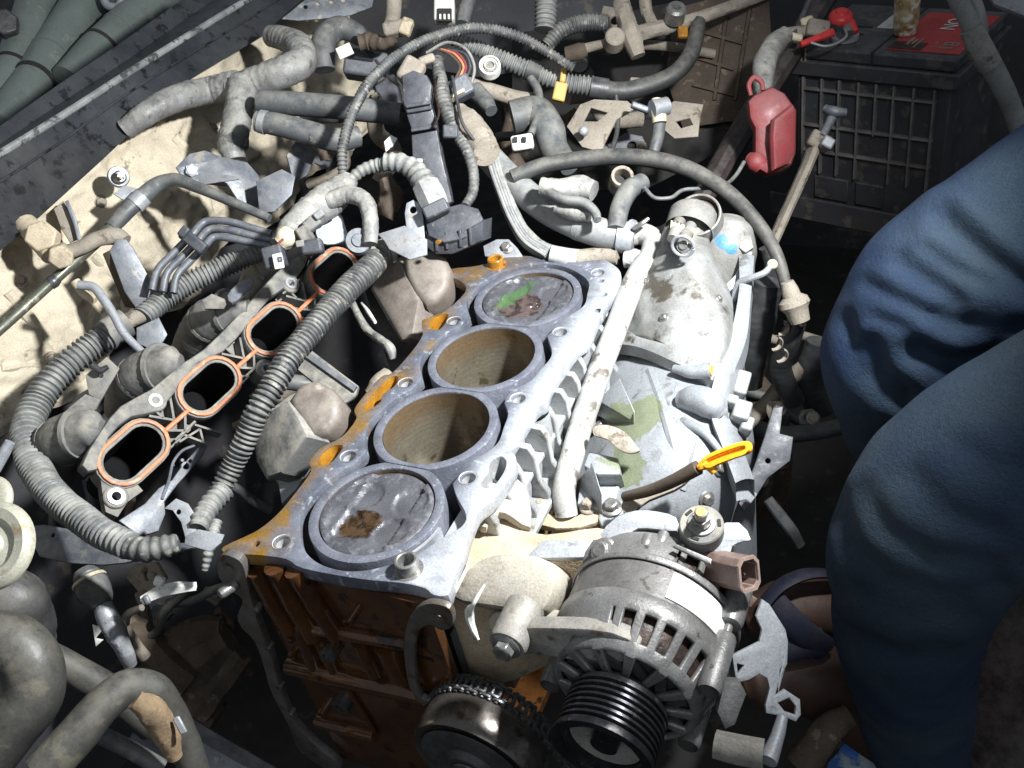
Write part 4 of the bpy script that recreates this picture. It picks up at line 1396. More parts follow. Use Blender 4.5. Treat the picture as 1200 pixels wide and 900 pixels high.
plate('handle_web', hm, inner, [], -.0015, .0015, M['orange'], dp, bevel=.0005)
MB().tube(tz((830, 545, .004, 12), (838, 553, .0, 10)), n=12).obj('cap', M['orange'], dp)

# ================================================================ hoses, conduits, connectors
def hose(name, label, cat, pts, m_, n=18, corr=None, wrinkle=0, group=None, part='hose', height=False, **kw):
    P = tz(*pts) if height else tp(*pts)
    t = thing(name, label, cat, P[-1][0] if P[-1][0].z < P[0][0].z else P[0][0], group)
    MB().tube(P, n=n, corr=corr, wrinkle=wrinkle, **kw).obj(part, M[m_], t, smooth=60)
    return t


def ringband(parent, pts, m_, name='clamp', over=1.06, **kw):
    P = [(p, r * over) for p, r in pts]
    return MB().tube(P, n=22, **kw).obj(name, M[m_], parent)


def blob(name, px, py, d, w, h, dp_, m_, parent, n=None, up=None, bevel=.002, rot=0):
    """bevelled block sized in pixels"""
    P = D(px, py, d)
    s_ = d / FPX
    m2_ = frame(P, n if n else TOCAM, up if up else CAMU) @ Matrix.Rotation(rad(rot), 4, 'Z')
    return MB().box(m2_, w * s_, h * s_, dp_ * s_).obj(name, M[m_], parent, bevel=bevel)


# --- big conduit loop round the manifold (three visible runs of the same harness)
t = thing('corrugated_conduit', 'thick dusty corrugated conduit looping round the left end of the manifold', 'conduit', W(30, 520, -.08))
MB().tube(tz((128, 392, .012, 33), (100, 412, .010, 34), (62, 445, .004, 35), (36, 488, -.006, 36), (36, 535, -.012, 37), (58, 575, -.012, 37), (92, 606, -.010, 37), (125, 628, -.010, 36), (152, 640, -.012, 34)), n=26, corr=(.0056, .21)).obj('conduit', M['conduit_lt'], t, smooth=60)
MB().tube(tz((148, 640, -.013, 29), (172, 645, -.014, 31), (195, 640, -.014, 28), (208, 636, -.014, 22)), n=22, corr=(.007, .13)).obj('conduit_end', M['conduit'], t, smooth=60)
ringband(t, tz((122, 396, .013, 36), (134, 386, .014, 36), (148, 378, .014, 35)), 'greyplas', 'sleeve', 1.0)
MB().tube(tz((132, 384, .013, 20), (160, 372, .014, 18), (178, 364, .014, 17)), n=16).obj('inner_tube', M['beige_metal'], t)

t = thing('corrugated_conduit', 'ribbed grey conduit running up beside the bent fuel lines', 'conduit', W(170, 370, -.02))
MB().tube(tz((168, 372, .012, 27), (190, 352, .014, 27), (225, 330, .016, 27), (265, 312, .018, 26), (300, 297, .02, 23), (326, 286, .022, 20)), n=24, corr=(.0046, .19)).obj('conduit', M['conduit_lt'], t, smooth=60)

t = thing('corrugated_conduit', 'shiny dark corrugated conduit crossing over the manifold ports', 'conduit', W(300, 480, -.05))
MB().tube(tz((450, 297, .030, 30), (435, 312, .032, 31), (405, 342, .034, 31), (372, 378, .034, 31), (345, 412, .030, 31), (322, 448, .022, 31), (303, 480, .010, 30), (287, 515, -.010, 29), (272, 548, -.03, 27), (255, 580, -.045, 26)), n=26, corr=(.0047, .21)).obj('conduit', M['conduit'], t, smooth=60)
MB().tube(tz((262, 575, -.042, 27), (248, 590, -.042, 28), (238, 606, -.042, 27), (232, 620, -.043, 24)), n=22, corr=(.006, .16)).obj('conduit_end', M['conduit_lt'], t, smooth=60)
MB().tube(tz((254, 612, -.05, 14), (250, 625, -.052, 16), (246, 640, -.055, 14), (240, 668, -.07, 9)), n=14, corr=(.005, .2)).obj('branch', M['conduit_lt'], t, smooth=60)
MB().tube(tz((432, 300, .0315, 30), (446, 297, .031, 33), (456, 292, .030, 30)), n=22, wrinkle=.05).obj('tape_end', M['tape'], t)

# conduit brackets by the front corner
t = thing('conduit_bracket', 'small folded steel bracket holding the conduit end by the block corner', 'bracket', W(230, 630, -.06))
pplate('strap', frame(W(212, 605, -.035), (.3, -.5, .8)), [(192, 596), (206, 584), (220, 590), (230, 606), (230, 622), (218, 634), (212, 612), (202, 598)], [(209, 600, 3)], .002, M['zinc_spot'], t)
pplate('foot', frame(W(240, 630, -.032), (.1, -.4, .9)), [(217, 628), (232, 620), (262, 626), (258, 636), (246, 646), (216, 638)], [], .002, M['zinc_spot'], t)

# --- upper thin conduits
hose('corrugated_conduit', 'thin ribbed conduit arching over the black wiring tower', 'conduit',
     ((402, 213, .98, 11), (401, 180, .98, 13), (410, 140, .99, 13), (432, 98, 1.01, 13), (470, 62, 1.04, 13), (520, 40, 1.07, 13), (562, 33, 1.09, 13), (605, 42, 1.1, 13), (640, 60, 1.1, 12), (672, 80, 1.1, 11)), 'conduit', corr=(.0044, .2))
t = hose('corrugated_conduit', 'fat ribbed conduit behind the wiring tower with a yellow clip', 'conduit',
         ((528, 44, 1.14, 17), (552, 54, 1.14, 19), (590, 70, 1.14, 21), (630, 86, 1.14, 23), (665, 97, 1.14, 24), (698, 102, 1.14, 24)), 'conduit_lt', corr=(.0052, .2))
MB().tube(tp((694, 102, 1.14, 21), (728, 107, 1.14, 22), (760, 100, 1.14, 21), (788, 88, 1.14, 20), (808, 66, 1.15, 20), (816, 40, 1.16, 19), (818, 26, 1.17, 18)), n=20).obj('hose_end', M['rubber'], t)
ringband(t, tp((618, 81, 1.14, 25), (634, 87, 1.14, 25)), 'conduit_dk', 'tape_or_shadow_band', 1.0)
ringband(t, tp((692, 102, 1.139, 25), (712, 105, 1.139, 25)), 'conduit_dk', 'tape_or_shadow_band', 1.0)
blob('clip', 656, 108, 1.118, 15, 22, 10, 'yellow', t, rot=-12)
blob('clip_tab', 660, 88, 1.118, 7, 18, 6, 'yellow', t, rot=-8)
hose('corrugated_conduit', 'short vertical ribbed conduit coming down at the top of the bay', 'conduit', ((641, -10, 1.2, 27), (640, 15, 1.2, 27), (638, 36, 1.2, 26)), 'conduit_lt', corr=(.0062, .14))
hose('corrugated_conduit', 'brown ribbed hose curving behind the yellow clip', 'conduit', ((712, 28, 1.2, 20), (680, 28, 1.2, 21), (655, 38, 1.2, 20), (640, 54, 1.2, 17)), 'conduit', corr=(.0050, .12))

# --- taped harness with three branches on the firewall
t = thing('taped_harness', 'thick harness wrapped in pale dusty tape, splitting three ways on the firewall', 'wiring harness', D(275, 180, 1.15))
MB().tube(tp((146, 152, 1.10, 22), (172, 133, 1.10, 27), (205, 116, 1.12, 30), (245, 106, 1.16, 30), (278, 100, 1.15, 34)), n=30, wrinkle=.05, seed=1, step=.0022, wrap=(.011, .055)).obj('branch', M['tape'], t)
MB().tube(tp((270, 106, 1.15, 32), (300, 96, 1.145, 34), (332, 84, 1.14, 36), (352, 74, 1.15, 34), (352, 58, 1.17, 32), (335, 46, 1.2, 28), (318, 42, 1.22, 24)), n=30, wrinkle=.05, seed=2, step=.0022, wrap=(.011, .055)).obj('branch', M['tape'], t)
MB().tube(tp((285, 98, 1.14, 34), (281, 122, 1.13, 32), (276, 150, 1.12, 33), (272, 172, 1.12, 32), (276, 188, 1.12, 24)), n=30, wrinkle=.05, seed=3, step=.0022, wrap=(.009, .06)).obj('branch', M['tape'], t)
ringband(t, tp((265, 158, 1.12, 33), (274, 164, 1.12, 36), (273, 170, 1.12, 36)), 'conduit', 'cable_tie', .98)

# --- two dark rubber hoses
t = hose('rubber_hose', 'straight dark grey rubber hose lying behind the thin ribbed conduit', 'hose', ((305, 119, 1.10, 27), (350, 122, 1.09, 28), (410, 127, 1.08, 28), (470, 134, 1.08, 26)), 'hose')
t = hose('rubber_hose', 'bent dark grey rubber hose with a pale band at its end', 'hose', ((300, 142, 1.06, 24), (325, 146, 1.06, 27), (360, 155, 1.06, 28), (395, 164, 1.06, 28), (420, 160, 1.07, 25)), 'hose')
ringband(t, tp((304, 142, 1.06, 25), (312, 144, 1.06, 26)), 'hose_lt', 'end_band', 1.08)
ringband(t, tp((366, 157, 1.06, 28), (374, 159, 1.06, 28)), 'conduit_dk', 'tape_or_shadow_band', 1.02)  # dark ring painted as the ribbed conduit's cast shadow
hose('rubber_hose', 'grey elbow hose at the top beside the cowl', 'hose', ((432, 52, 1.22, 16), (418, 40, 1.22, 24), (398, 33, 1.22, 28), (382, 44, 1.21, 29), (378, 66, 1.2, 29), (380, 82, 1.2, 26)), 'hose')
hose('steel_pipe', 'brown upright pipe with a crusted joint near the top edge', 'pipe', ((462, -8, 1.2, 18), (461, 15, 1.2, 18), (458, 30, 1.19, 17)), 'beige_metal')

# --- folded bracket on the firewall
t = thing('folded_bracket', 'blue-grey folded sheet bracket below the taped harness', 'bracket', D(270, 245, 1.05))
pplate('face', frame(D(265, 205, 1.08), (.75, -.35, .55)), [(206, 196), (222, 180), (240, 176), (262, 184), (290, 190), (303, 205), (308, 228), (300, 248), (282, 240), (268, 218), (246, 216), (215, 210)], [(222, 202, 6)], .003, M['bluegrey'], t, bevel=.001)
pplate('wing', frame(D(320, 225, 1.06), (.5, -.6, .6)), [(300, 212), (330, 198), (346, 206), (342, 228), (322, 248), (304, 250)], [], .003, M['bluegrey'], t, bevel=.001)
pplate('web', frame(D(340, 185, 1.09), (.8, -.2, .5)), [(336, 182), (350, 160), (372, 178), (360, 205), (345, 215)], [], .003, M['bluegrey'], t)
bolt(t, D(224, 202, 1.07), (.75, -.45, .5), .008, .010, M['zinc'])
pplate('gusset', frame(D(240, 205, 1.065), (.2, -.6, .7)), [(230, 200), (275, 206), (280, 210), (240, 216), (228, 212)], [], .002, M['zinc'], t)

# --- brake line with sleeve and clamp
t = thing('brake_pipe', 'long thin metal pipe clamped along the dusty firewall', 'pipe', D(60, 340, .95))
MB().tube(tp((-12, 396, .93, 13), (25, 363, .95, 13), (70, 322, .98, 13), (110, 286, 1.0, 14), (136, 262, 1.02, 14)), n=16).obj('pipe', mat('olive_pipe', (0.13, 0.135, 0.105), (0.09, 0.092, 0.07), (.3, .28, .22), s1=30, s2=60, t3=.6, rough=.4, metal=.4, bump=.2), t)
MB().tube(tp((130, 268, 1.015, 17), (148, 248, 1.03, 19), (170, 228, 1.04, 20), (185, 216, 1.05, 18), (200, 211, 1.05, 16), (230, 219, 1.04, 14), (270, 236, 1.03, 12), (316, 256, 1.02, 10)), n=18).obj('sleeve', M['hose'], t)
ringband(t, tp((158, 240, 1.035, 20), (168, 230, 1.038, 20)), 'zinc_spot', 'clamp', 1.14)
pplate('clamp_tab', frame(D(148, 224, 1.04), (.7, -.4, .6)), [(133, 227), (145, 217), (168, 222), (172, 232), (160, 238), (142, 233)], [], .003, M['zinc_spot'], t)
b = MB()
q = frame(D(139, 207, 1.06), (.8, -.35, .45))
b.lathe(q, [(1e-4, .002), (.011, .002), (.012, 0), (.012, -.003)], 24)
b.obj('washer', M['zinc'], t)
bolt(t, D(140, 208, 1.055), (.8, -.35, .45), .005, .012, M['steel'])
MB().tube(tp((58, 334, .972, 14), (62, 330, .974, 16), (66, 326, .976, 14)), n=14).obj('crimp', M['steel_dark'], t)

# --- crusted fitting and strap
t = thing('pipe_fitting', 'mud-crusted elbow fitting on the firewall under the black cowl', 'fitting', D(60, 300, .98))
MB().tube(tp((30, 262, 1.0, 26), (48, 280, .99, 30), (62, 298, .98, 28)), n=12, wrinkle=.05).obj('elbow', M['brassy'], t)
b = MB()
b.hexa(frame(D(50, 278, .975), (.5, -.5, .6)), .017, -.012, .008)
b.obj('hex', M['brassy'], t, bevel=.002)
b = MB()
b.hexa(frame(D(72, 300, .965), (.6, -.6, .2)), .013, -.012, .008)
b.obj('hex', M['brassy'], t, bevel=.002)
MB().tube(tp((70, 298, .965, 17), (95, 290, .98, 17), (115, 280, .99, 18), (138, 278, 1.0, 22), (146, 284, 1.0, 20)), n=16).obj('arm', M['beige_metal'], t)
MB().tube(tp((88, 330, .95, 12), (100, 345, .95, 11), (112, 352, .95, 10)), n=12).obj('stub', M['brassy'], t)
t = thing('strap_bracket', 'flat dark grey strap bracket running down from the fitting', 'bracket', D(160, 340, .97))
pplate('strap', frame(D(150, 320, .985), (.72, -.5, .5)), [(128, 294), (137, 280), (148, 280), (156, 290), (184, 342), (160, 362), (146, 342)], [], .006, M['bluegrey'], t, bevel=.0015)
pplate('strap_edge', frame(D(130, 315, .99), (.3, -.9, .1)), [(120, 298), (128, 294), (158, 362), (146, 360)], [], .003, M['dirt_brown'], t)
hose('wire_rod', 'short bent grey rod hooked under the strap bracket', 'rod', ((92, 334, .93, 11), (108, 336, .93, 11), (122, 352, .925, 11), (136, 374, .92, 10), (142, 386, .918, 10), (168, 414, .915, 9)), 'zinc', n=12, part='rod')
t = thing('loose_panel_strip', 'dusty ribbed strip tucked behind the fitting below the cowl', 'strip', D(80, 265, 1.02))
pplate('strip', frame(D(80, 262, 1.03), (.75, -.45, .5)), [(63, 245), (74, 235), (84, 252), (92, 280), (82, 284), (72, 268)], [], .006, M['beige_metal'], t)
pplate('strip_rib', frame(D(83, 262, 1.022), (.75, -.45, .5)), [(76, 236), (80, 234), (90, 258), (96, 282), (92, 286), (86, 262)], [], .004, M['bluegrey'], t)

# --- three bent fuel lines with a clip
t = thing('fuel_lines', 'three bent blue-grey fuel lines held by a plastic clip', 'pipes', D(215, 310, .98))
for k in range(3):
    o_ = k * 9
    MB().tube(tp((178 + o_ * 1.4, 340 + o_ * .2, .975, 9), (184 + o_ * 1.3, 318 + o_ * .3, .98, 9), (204 + o_ * 1.0, 296 + o_ * .6, .985, 9), (226 + o_ * .7, 274 + o_ * .9, .99, 9), (240 + o_ * .6, 260 + o_ * 1.0, 1.0, 9), (262 + o_ * .3, 259 + o_ * 1.1, 1.0, 9), (298, 268 + o_ * .95, 1.0, 9), (318, 274 + o_ * .8, 1.0, 9)), n=14).obj('pipe', M['bluegrey'], t)
blob('clip', 227, 283, .972, 34, 14, 12, 'blackplas', t, rot=-38)
blob('clip_tooth', 216, 272, .968, 10, 14, 10, 'blackplas', t, rot=-38)

# --- harness junction in the middle: pale taped trunk and branches
t = thing('taped_harness', 'pale taped harness trunk with a cream ring beside the last manifold port', 'wiring harness', D(345, 285, .9))
MB().tube(tp((326, 288, .90, 22), (345, 268, .91, 34), (362, 250, .92, 36), (382, 236, .93, 38), (400, 222, .95, 32), (408, 212, .96, 24)), n=30, wrinkle=.07, seed=4, step=.002, wrap=(.010, .08)).obj('trunk', M['tape'], t)
MB().tube(tp((384, 236, .92, 20), (410, 228, .92, 20), (428, 236, .915, 19), (434, 258, .91, 18), (434, 286, .905, 16)), n=24, wrinkle=.05, seed=5, step=.002, wrap=(.007, .08)).obj('branch', M['tape'], t)
MB().tube(tp((328, 285, .897, 18), (334, 279, .897, 24), (339, 273, .9, 22)), n=20).obj('ring', M['cream'], t)
blob('tie', 358, 275, .895, 16, 20, 14, 'greyplas', t, rot=30)
t = thing('plug_connector', 'small black plug with a white face hanging by the conduit', 'connector', D(326, 302, .89))
blob('body', 322, 302, .892, 24, 26, 22, 'blackplas', t, rot=15)
cfm = frame(D(326, 306, .878), TOCAM, CAMU - CAMR * .2)
MB().box(cfm, .0095, .0145, .002).obj('face', M['white'], t, bevel=.0012)
MB().box(cfm @ Matrix.Translation((.0022, .001, .0008)), .0042, .0050, .002).obj('slot', M['blackplas'], t)
MB().box(cfm @ Matrix.Translation((.0022, .0008, .0016)), .0016, .0016, .0012).obj('pin', M['zinc'], t)
hose('wires', 'thin red and black wires above the small plug', 'wires', ((322, 294, .886, 3), (326, 286, .884, 3), (332, 280, .884, 3)), 'red', n=8, part='wire')
t = thing('white_plastic_cap', 'bright pale plastic flap behind the last manifold port', 'cap', D(390, 280, .93))
pplate('flap', frame(D(388, 268, .94), (.6, -.5, .6)), [(370, 262), (384, 250), (398, 248), (404, 262), (408, 280), (394, 286), (374, 284)], [], .006, mat('pale_flap', (.42, .45, .50), (.32, .35, .39), None, rough=.5, bump=.2), t, bevel=.002, smo=2)
b = MB()
q = frame(D(420, 282, .91), (.5, -.6, .6))
b.lathe(q, [(1e-4, .003), (.006, .003), (.007, .001), (.012, .001), (.013, -.002), (.013, -.01)], 24)
b.obj('boss', M['bluegrey'], t)

# --- black wiring tower and box
t = thing('wiring_box', 'black plastic wiring tower standing on a ribbed connector box', 'wiring box', D(530, 300, .93))
tn_ = V((.35, -.75, .55)).normalized()
tf = frame(D(505, 160, 1.0), tn_)
pplate('tower_top', tf, [(471, 88), (484, 82), (500, 88), (506, 100), (504, 118), (510, 138), (512, 152), (484, 156), (478, 140), (472, 118)], [], .02, M['blackplas'], t, bevel=.002)
pplate('tower_mid', frame(D(505, 185, .985), tn_), [(482, 158), (512, 152), (518, 185), (530, 236), (516, 246), (492, 240), (484, 200)], [], .025, M['blackplas'], t, bevel=.002)
for (y, x0, x1) in ((122, 476, 505), (128, 477, 506), (150, 482, 512), (158, 484, 514), (166, 484, 515)):
    MB().beam(onplane(x0, y + 3, tf.translation + tn_ * .004, tn_), onplane(x1, y - 2, tf.translation + tn_ * .004, tn_), .004, .004, up=tn_).obj('tower_rib', M['blackplas'], t, bevel=.0008)
bf = frame(D(530, 265, .925), V((.2, -.55, .8)), (0, 1, .4))
pplate('box_lid', bf, [(498, 258), (512, 246), (540, 238), (560, 244), (566, 256), (560, 272), (540, 280), (520, 284), (502, 276)], [], .012, M['blackplas'], t, bevel=.002)
pplate('box_body', frame(D(533, 282, .925), V((.15, -.9, .4))), [(498, 270), (504, 278), (540, 272), (566, 258), (565, 282), (548, 290), (530, 298), (510, 298), (500, 290)], [], .03, M['blackplas'], t, bevel=.002)
for x in (512, 524, 540, 552):
    P = onplane(x, 284 - (x - 512) * .18, D(533, 282, .925), V((.15, -.9, .4)).normalized())
    MB().box(frame(P, (.15, -.9, .4)), .0028, .017, .005).obj('box_rib', M['blackplas'], t, bevel=.0006)
b = MB().lathe(frame(D(515, 283, .91), (.15, -.9, .4)), [(1e-4, .004), (.0022, .004), (.0022, 0)], 12)
b.obj('brass_pin', M['amber'], t)
blob('speck', 491, 190, .965, 8, 8, 3, 'white', t)
# metal tab bracket at the box
t = thing('tab_bracket', 'grey metal tab bracket with a hole in front of the wiring box', 'bracket', D(480, 290, .92))
pplate('tab', frame(D(484, 262, .93), (.3, -.7, .6)), [(474, 250), (476, 238), (484, 234), (493, 238), (496, 256), (498, 286), (478, 284)], [(484, 246, 4)], .003, M['zinc'], t, bevel=.001)
pplate('base', frame(D(470, 285, .918), (.1, -.5, .85)), [(442, 274), (474, 264), (500, 280), (500, 298), (480, 304), (456, 292), (450, 282)], [], .003, M['zinc'], t, bevel=.001)

# --- light corrugated joint into the box
t = hose('corrugated_conduit', 'short pale ribbed conduit plugged into the wiring box', 'conduit', ((408, 214, .955, 14), (424, 200, .955, 15), (442, 194, .955, 17), (456, 192, .95, 17)), 'conduit_lt', corr=(.0060, .12))
MB().tube(tp((452, 190, .95, 22), (470, 191, .948, 24), (486, 200, .945, 27), (496, 214, .94, 31), (503, 226, .937, 34)), n=20, corr=(.0085, .14)).obj('boot', M['conduit_lt'], t, smooth=60)
MB().tube(tp((499, 218, .935, 34), (506, 232, .93, 36), (512, 246, .925, 34)), n=8, wrinkle=.02).obj('plug', M['white' if False else 'hose_lt'], t)
blob('collar', 511, 246, .92, 30, 16, 22, 'blackplas', t, rot=25)

# --- connectors at the tower head
t = thing('plug_connector', 'square grey plug with coloured wires right of the wiring tower', 'connector', D(540, 110, 1.04))
blob('body', 541, 104, 1.04, 26, 24, 24, 'bluegrey', t, rot=28, bevel=.003)
blob('lip', 536, 112, 1.03, 20, 4, 20, 'cream', t, rot=28, bevel=.001)
for k, (mm, dx) in enumerate((('red', 0), ('dirt_brown', -7), ('blackplas', 5), ('orange_seal', -3))):
    MB().tube(tp((540 + dx, 94, 1.04, 3), (546 + dx, 78, 1.045, 3), (538 + dx * 1.5, 64, 1.05, 3), (520 + dx, 58, 1.06, 3)), n=8).obj('wire', M[mm], t)
t = thing('plug_connector', 'dusty cream plug on top of the wiring tower', 'connector', D(482, 90, 1.03))
blob('body', 482, 84, 1.01, 26, 30, 20, 'beige_metal', t, rot=-30, bevel=.004)
blob('tail', 500, 70, 1.03, 20, 10, 10, 'beige_metal', t, rot=20, bevel=.003)
hose('corrugated_conduit', 'slim grey sleeve running down the right side of the wiring tower', 'conduit', ((512, 70, 1.05, 14), (516, 96, 1.03, 17), (522, 125, 1.01, 19), (532, 150, 1.0, 18), (538, 162, .99, 14), (548, 178, .98, 14), (555, 205, .97, 13), (553, 228, .96, 12), (545, 242, .95, 11)), 'conduit', corr=(.0055, .08))
blob('clip_body', 528, 155, .985, 18, 16, 12, 'blackplas', thing('harness_clip', 'small black harness clip on the slim sleeve', 'clip', D(528, 160, .985)))
t = thing('ring_terminal', 'round white ring-shaped connector hanging below the ribbed conduit', 'connector', D(574, 85, 1.1))
b = MB()
q = frame(D(574, 78, 1.1), TOCAM + CAMU * .2)
b.lathe(q, [(.0050, -.008), (.0050, .004), (.0058, .005), (.0062, .005), (.0066, .001), (.0098, .001), (.0105, .004), (.0125, .004), (.013, .001), (.013, -.008)], 28)
b.obj('ring', M['white'], t)
MB().lathe(q, [(1e-4, .001), (.0085, .001), (.0085, -.002)], 24).obj('centre', M['greyplas'], t)
t = thing('plug_connector', 'white two-pin plug hanging on a short grey wire', 'connector', D(612, 168, 1.06))
blob('body', 612, 168, 1.06, 26, 18, 18, 'white', t, rot=10, bevel=.003)
for dx in (-6, 4):
    blob('socket', 610 + dx, 164, 1.05, 5, 6, 6, 'dark', t, bevel=.0005)
MB().tube(tp((622, 92, 1.11, 10), (630, 105, 1.1, 10), (632, 125, 1.09, 10), (628, 142, 1.08, 9), (622, 158, 1.07, 9)), n=12).obj('wire', M['hose'], t)
t = thing('plug_connector', 'white three-pin plug socket at the top edge of the bay', 'connector', D(520, 25, 1.2))
blob('body', 521, 14, 1.2, 24, 26, 20, 'white', t, bevel=.003)
blob('mouth', 521, 18, 1.188, 17, 15, 6, 'dark', t, bevel=.001)
for dx in (-5, 0, 5):
    blob('pin', 521 + dx, 20, 1.184, 2.4, 6, 4, 'white', t, bevel=.0003)

# --- big pale hose from behind the block to the coolant pipe
t = hose('coolant_hose', 'large pale coolant hose clamped onto the bare pipe', 'hose', ((744, 279, .012, 32), (705, 273, .018, 35), (665, 258, .026, 35), (630, 238, .034, 34), (600, 212, .044, 33), (575, 186, .055, 32), (558, 164, .065, 30)), 'hose_lt', n=26, height=True, wrinkle=.015)
ringband(t, tz((684, 266, .022, 35), (678, 263.5, .0235, 35)), 'hose_lt', 'collar', 1.05)
ringband(t, tz((724, 277, .015, 35), (742, 279, .0125, 34)), 'zinc', 'clamp', 1.07)
ringband(t, tz((735, 277, .0135, 36), (738, 278, .013, 36)), 'zinc_spot', 'spring_clip', 1.16)
MB().tube(tz((742, 268, .028, 5), (752, 262, .033, 6), (760, 256, .036, 5)), n=8).obj('clip_ear', M['steel'], t)
b = MB().tube(tz((732, 304, .0, 20), (744, 304, .0, 26), (755, 306, .0, 22)), n=14, wrinkle=.1)
b.obj('clip_end', M['pipe_spot'], t)
RH = ((575, 172, 1.02, 20), (580, 195, 1.01, 22), (590, 225, .995, 23), (602, 255, .98, 23), (618, 280, .965, 23), (642, 296, .952, 22), (664, 300, .945, 20))
t = hose('ribbon_hose', 'flat whitish ribbed hose dropping behind the last cylinder', 'hose', RH, 'conduit_lt', flat=.6, wrinkle=.05)
for off in (-6, -2, 2, 6):
    MB().tube(tp(*[(x + off * (1 - .12 * k), y - off * .12 * k, d_ - .0085, 5) for k, (x, y, d_, w_) in enumerate(RH[:6])]), n=8).obj('strand', M['hose_lt'], t)
MB().tube(tp((645, 297, .945, 20), (665, 301, .943, 21), (680, 302, .94, 20)), n=16).obj('end_sleeve', M['pipe_white'], t)
MB().tube(tp((676, 302, .94, 19), (705, 300, .936, 20), (724, 301, .93, 19)), n=16).obj('tail', M['beige_metal'], t)
t = thing('cast_outlet', 'dust-coated cast water outlet behind the wiring box', 'outlet', D(560, 170, 1.0))
MB().tube(tp((536, 132, 1.02, 26), (548, 148, 1.01, 38), (560, 165, 1.0, 40), (570, 180, .985, 34)), n=18, wrinkle=.08, seed=8).obj('casting', M['beige_metal'], t)

# --- dark hoses behind
t = hose('rubber_hose', 'thick dark rubber hose bending down behind the white plug', 'hose', ((600, 138, 1.1, 40), (628, 132, 1.1, 38), (642, 150, 1.09, 38), (650, 176, 1.08, 34), (668, 194, 1.06, 26)), 'hose')
hose('rubber_hose', 'long black rubber hose arching from the block toward the battery', 'hose', ((600, 208, .985, 18), (630, 196, .985, 19), (680, 187, .98, 20), (740, 184, .965, 20), (795, 194, .95, 20), (845, 220, .93, 19), (885, 258, .91, 17), (910, 298, .895, 15), (922, 338, .885, 14)), 'rubber', n=20)
hose('rubber_hose', 'brown dusty hose lying behind the yellow-clipped conduit', 'hose', ((548, 98, 1.12, 16), (580, 108, 1.12, 18), (610, 116, 1.12, 18), (632, 118, 1.12, 16)), 'beige_metal')
hose('rubber_hose', 'short stub hose below the brown hose', 'hose', ((556, 106, 1.1, 22), (568, 118, 1.09, 20), (576, 130, 1.08, 15)), 'hose')
t = thing('hose_joint', 'ball-ended dusty joint at the end of the long black hose', 'joint', D(930, 365, .88))
b = MB()
ax_ = (D(935, 370, .885) - D(922, 332, .88)).normalized()
q = frame(D(931, 356, .88), -ax_)
b.lathe(q, [(1e-4, .022), (.006, .022), (.008, .014), (.0085, .008), (.0135, .004), (.0145, -.001), (.011, -.006), (.009, -.018), (1e-4, -.02)], 26)
b.obj('boot', M['beige_metal'], t)

# --- small pale hoses left of the starter
t = hose('wrapped_hose', 'stubby pale wrapped hose above the coolant hose', 'hose', ((634, 218, .94, 22), (660, 222, .935, 26), (682, 220, .935, 28), (696, 224, .93, 24)), 'tape', wrinkle=.1)
hose('wire_rod', 'thin bent grey pipe crossing the stubby wrapped hoses', 'pipe', ((645, 226, .92, 12), (662, 234, .915, 12), (685, 238, .91, 12), (698, 250, .905, 11), (700, 258, .90, 10)), 'hose', part='rod')
hose('wrapped_hose', 'second stubby pale hose under the thin bent pipe', 'hose', ((652, 242, .93, 18), (672, 248, .925, 20), (692, 252, .92, 18)), 'tape', wrinkle=.1)
t = hose('open_pipe', 'grey pipe bending up to an open round mouth', 'pipe', ((722, 270, .92, 22), (726, 245, .93, 23), (738, 222, .945, 24), (752, 214, .96, 22)), 'hose')
b = MB()
q = frame(D(729, 208, .95), TOCAM + CAMU * .25)
b.lathe(q, [(.0082, -.02), (.0082, .003), (.0092, .004), (.0112, .004), (.012, .002), (.012, -.02)], 28)
b.obj('mouth', M['beige_metal'], t)
MB().lathe(q, [(1e-4, -.012), (.0083, -.012)], 20).obj('bore', M['dark'], t)
hose('wire', 'thin black wire looping from the red cover toward the starter', 'wire', ((872, 190, .98, 5), (862, 206, .97, 5), (846, 218, .955, 5), (820, 221, .945, 5), (800, 223, .94, 5), (785, 232, .93, 5), (768, 232, .93, 5), (755, 220, .94, 5)), 'hose', n=8, part='wire')
hose('wire', 'black wire hanging straight down behind the bracket plates', 'wire', ((722, 112, 1.1, 6), (724, 135, 1.1, 6), (722, 160, 1.09, 6), (716, 178, 1.08, 6)), 'rubber_clean', n=10, part='wire')

# --- taupe covers between manifold and block
def cap_box(lab, base, shoulder, knob, zz, base_m):
    c_ = W(sum(p[0] for p in base) / len(base), sum(p[1] for p in base) / len(base), zz - .02)
    t = thing('moulded_cap', lab, 'cap', c_ + V((0, 0, -.04)))
    pplate('base', frame(c_, (.2, -.5, .85)), base, [], .010, M[base_m], t, bevel=.002)
    q = W(sum(p[0] for p in shoulder) / len(shoulder), sum(p[1] for p in shoulder) / len(shoulder), zz)
    pplate('shoulder', frame(q, (-.25, -.62, .75)), shoulder, [], .028, M[base_m], t, bevel=.004)
    q = W(sum(p[0] for p in knob) / len(knob), sum(p[1] for p in knob) / len(knob), zz + .018)
    pplate('knob', frame(q, (.15, -.45, .88)), knob, [], .05, M['taupe'], t, bevel=.0075, smooth=60)


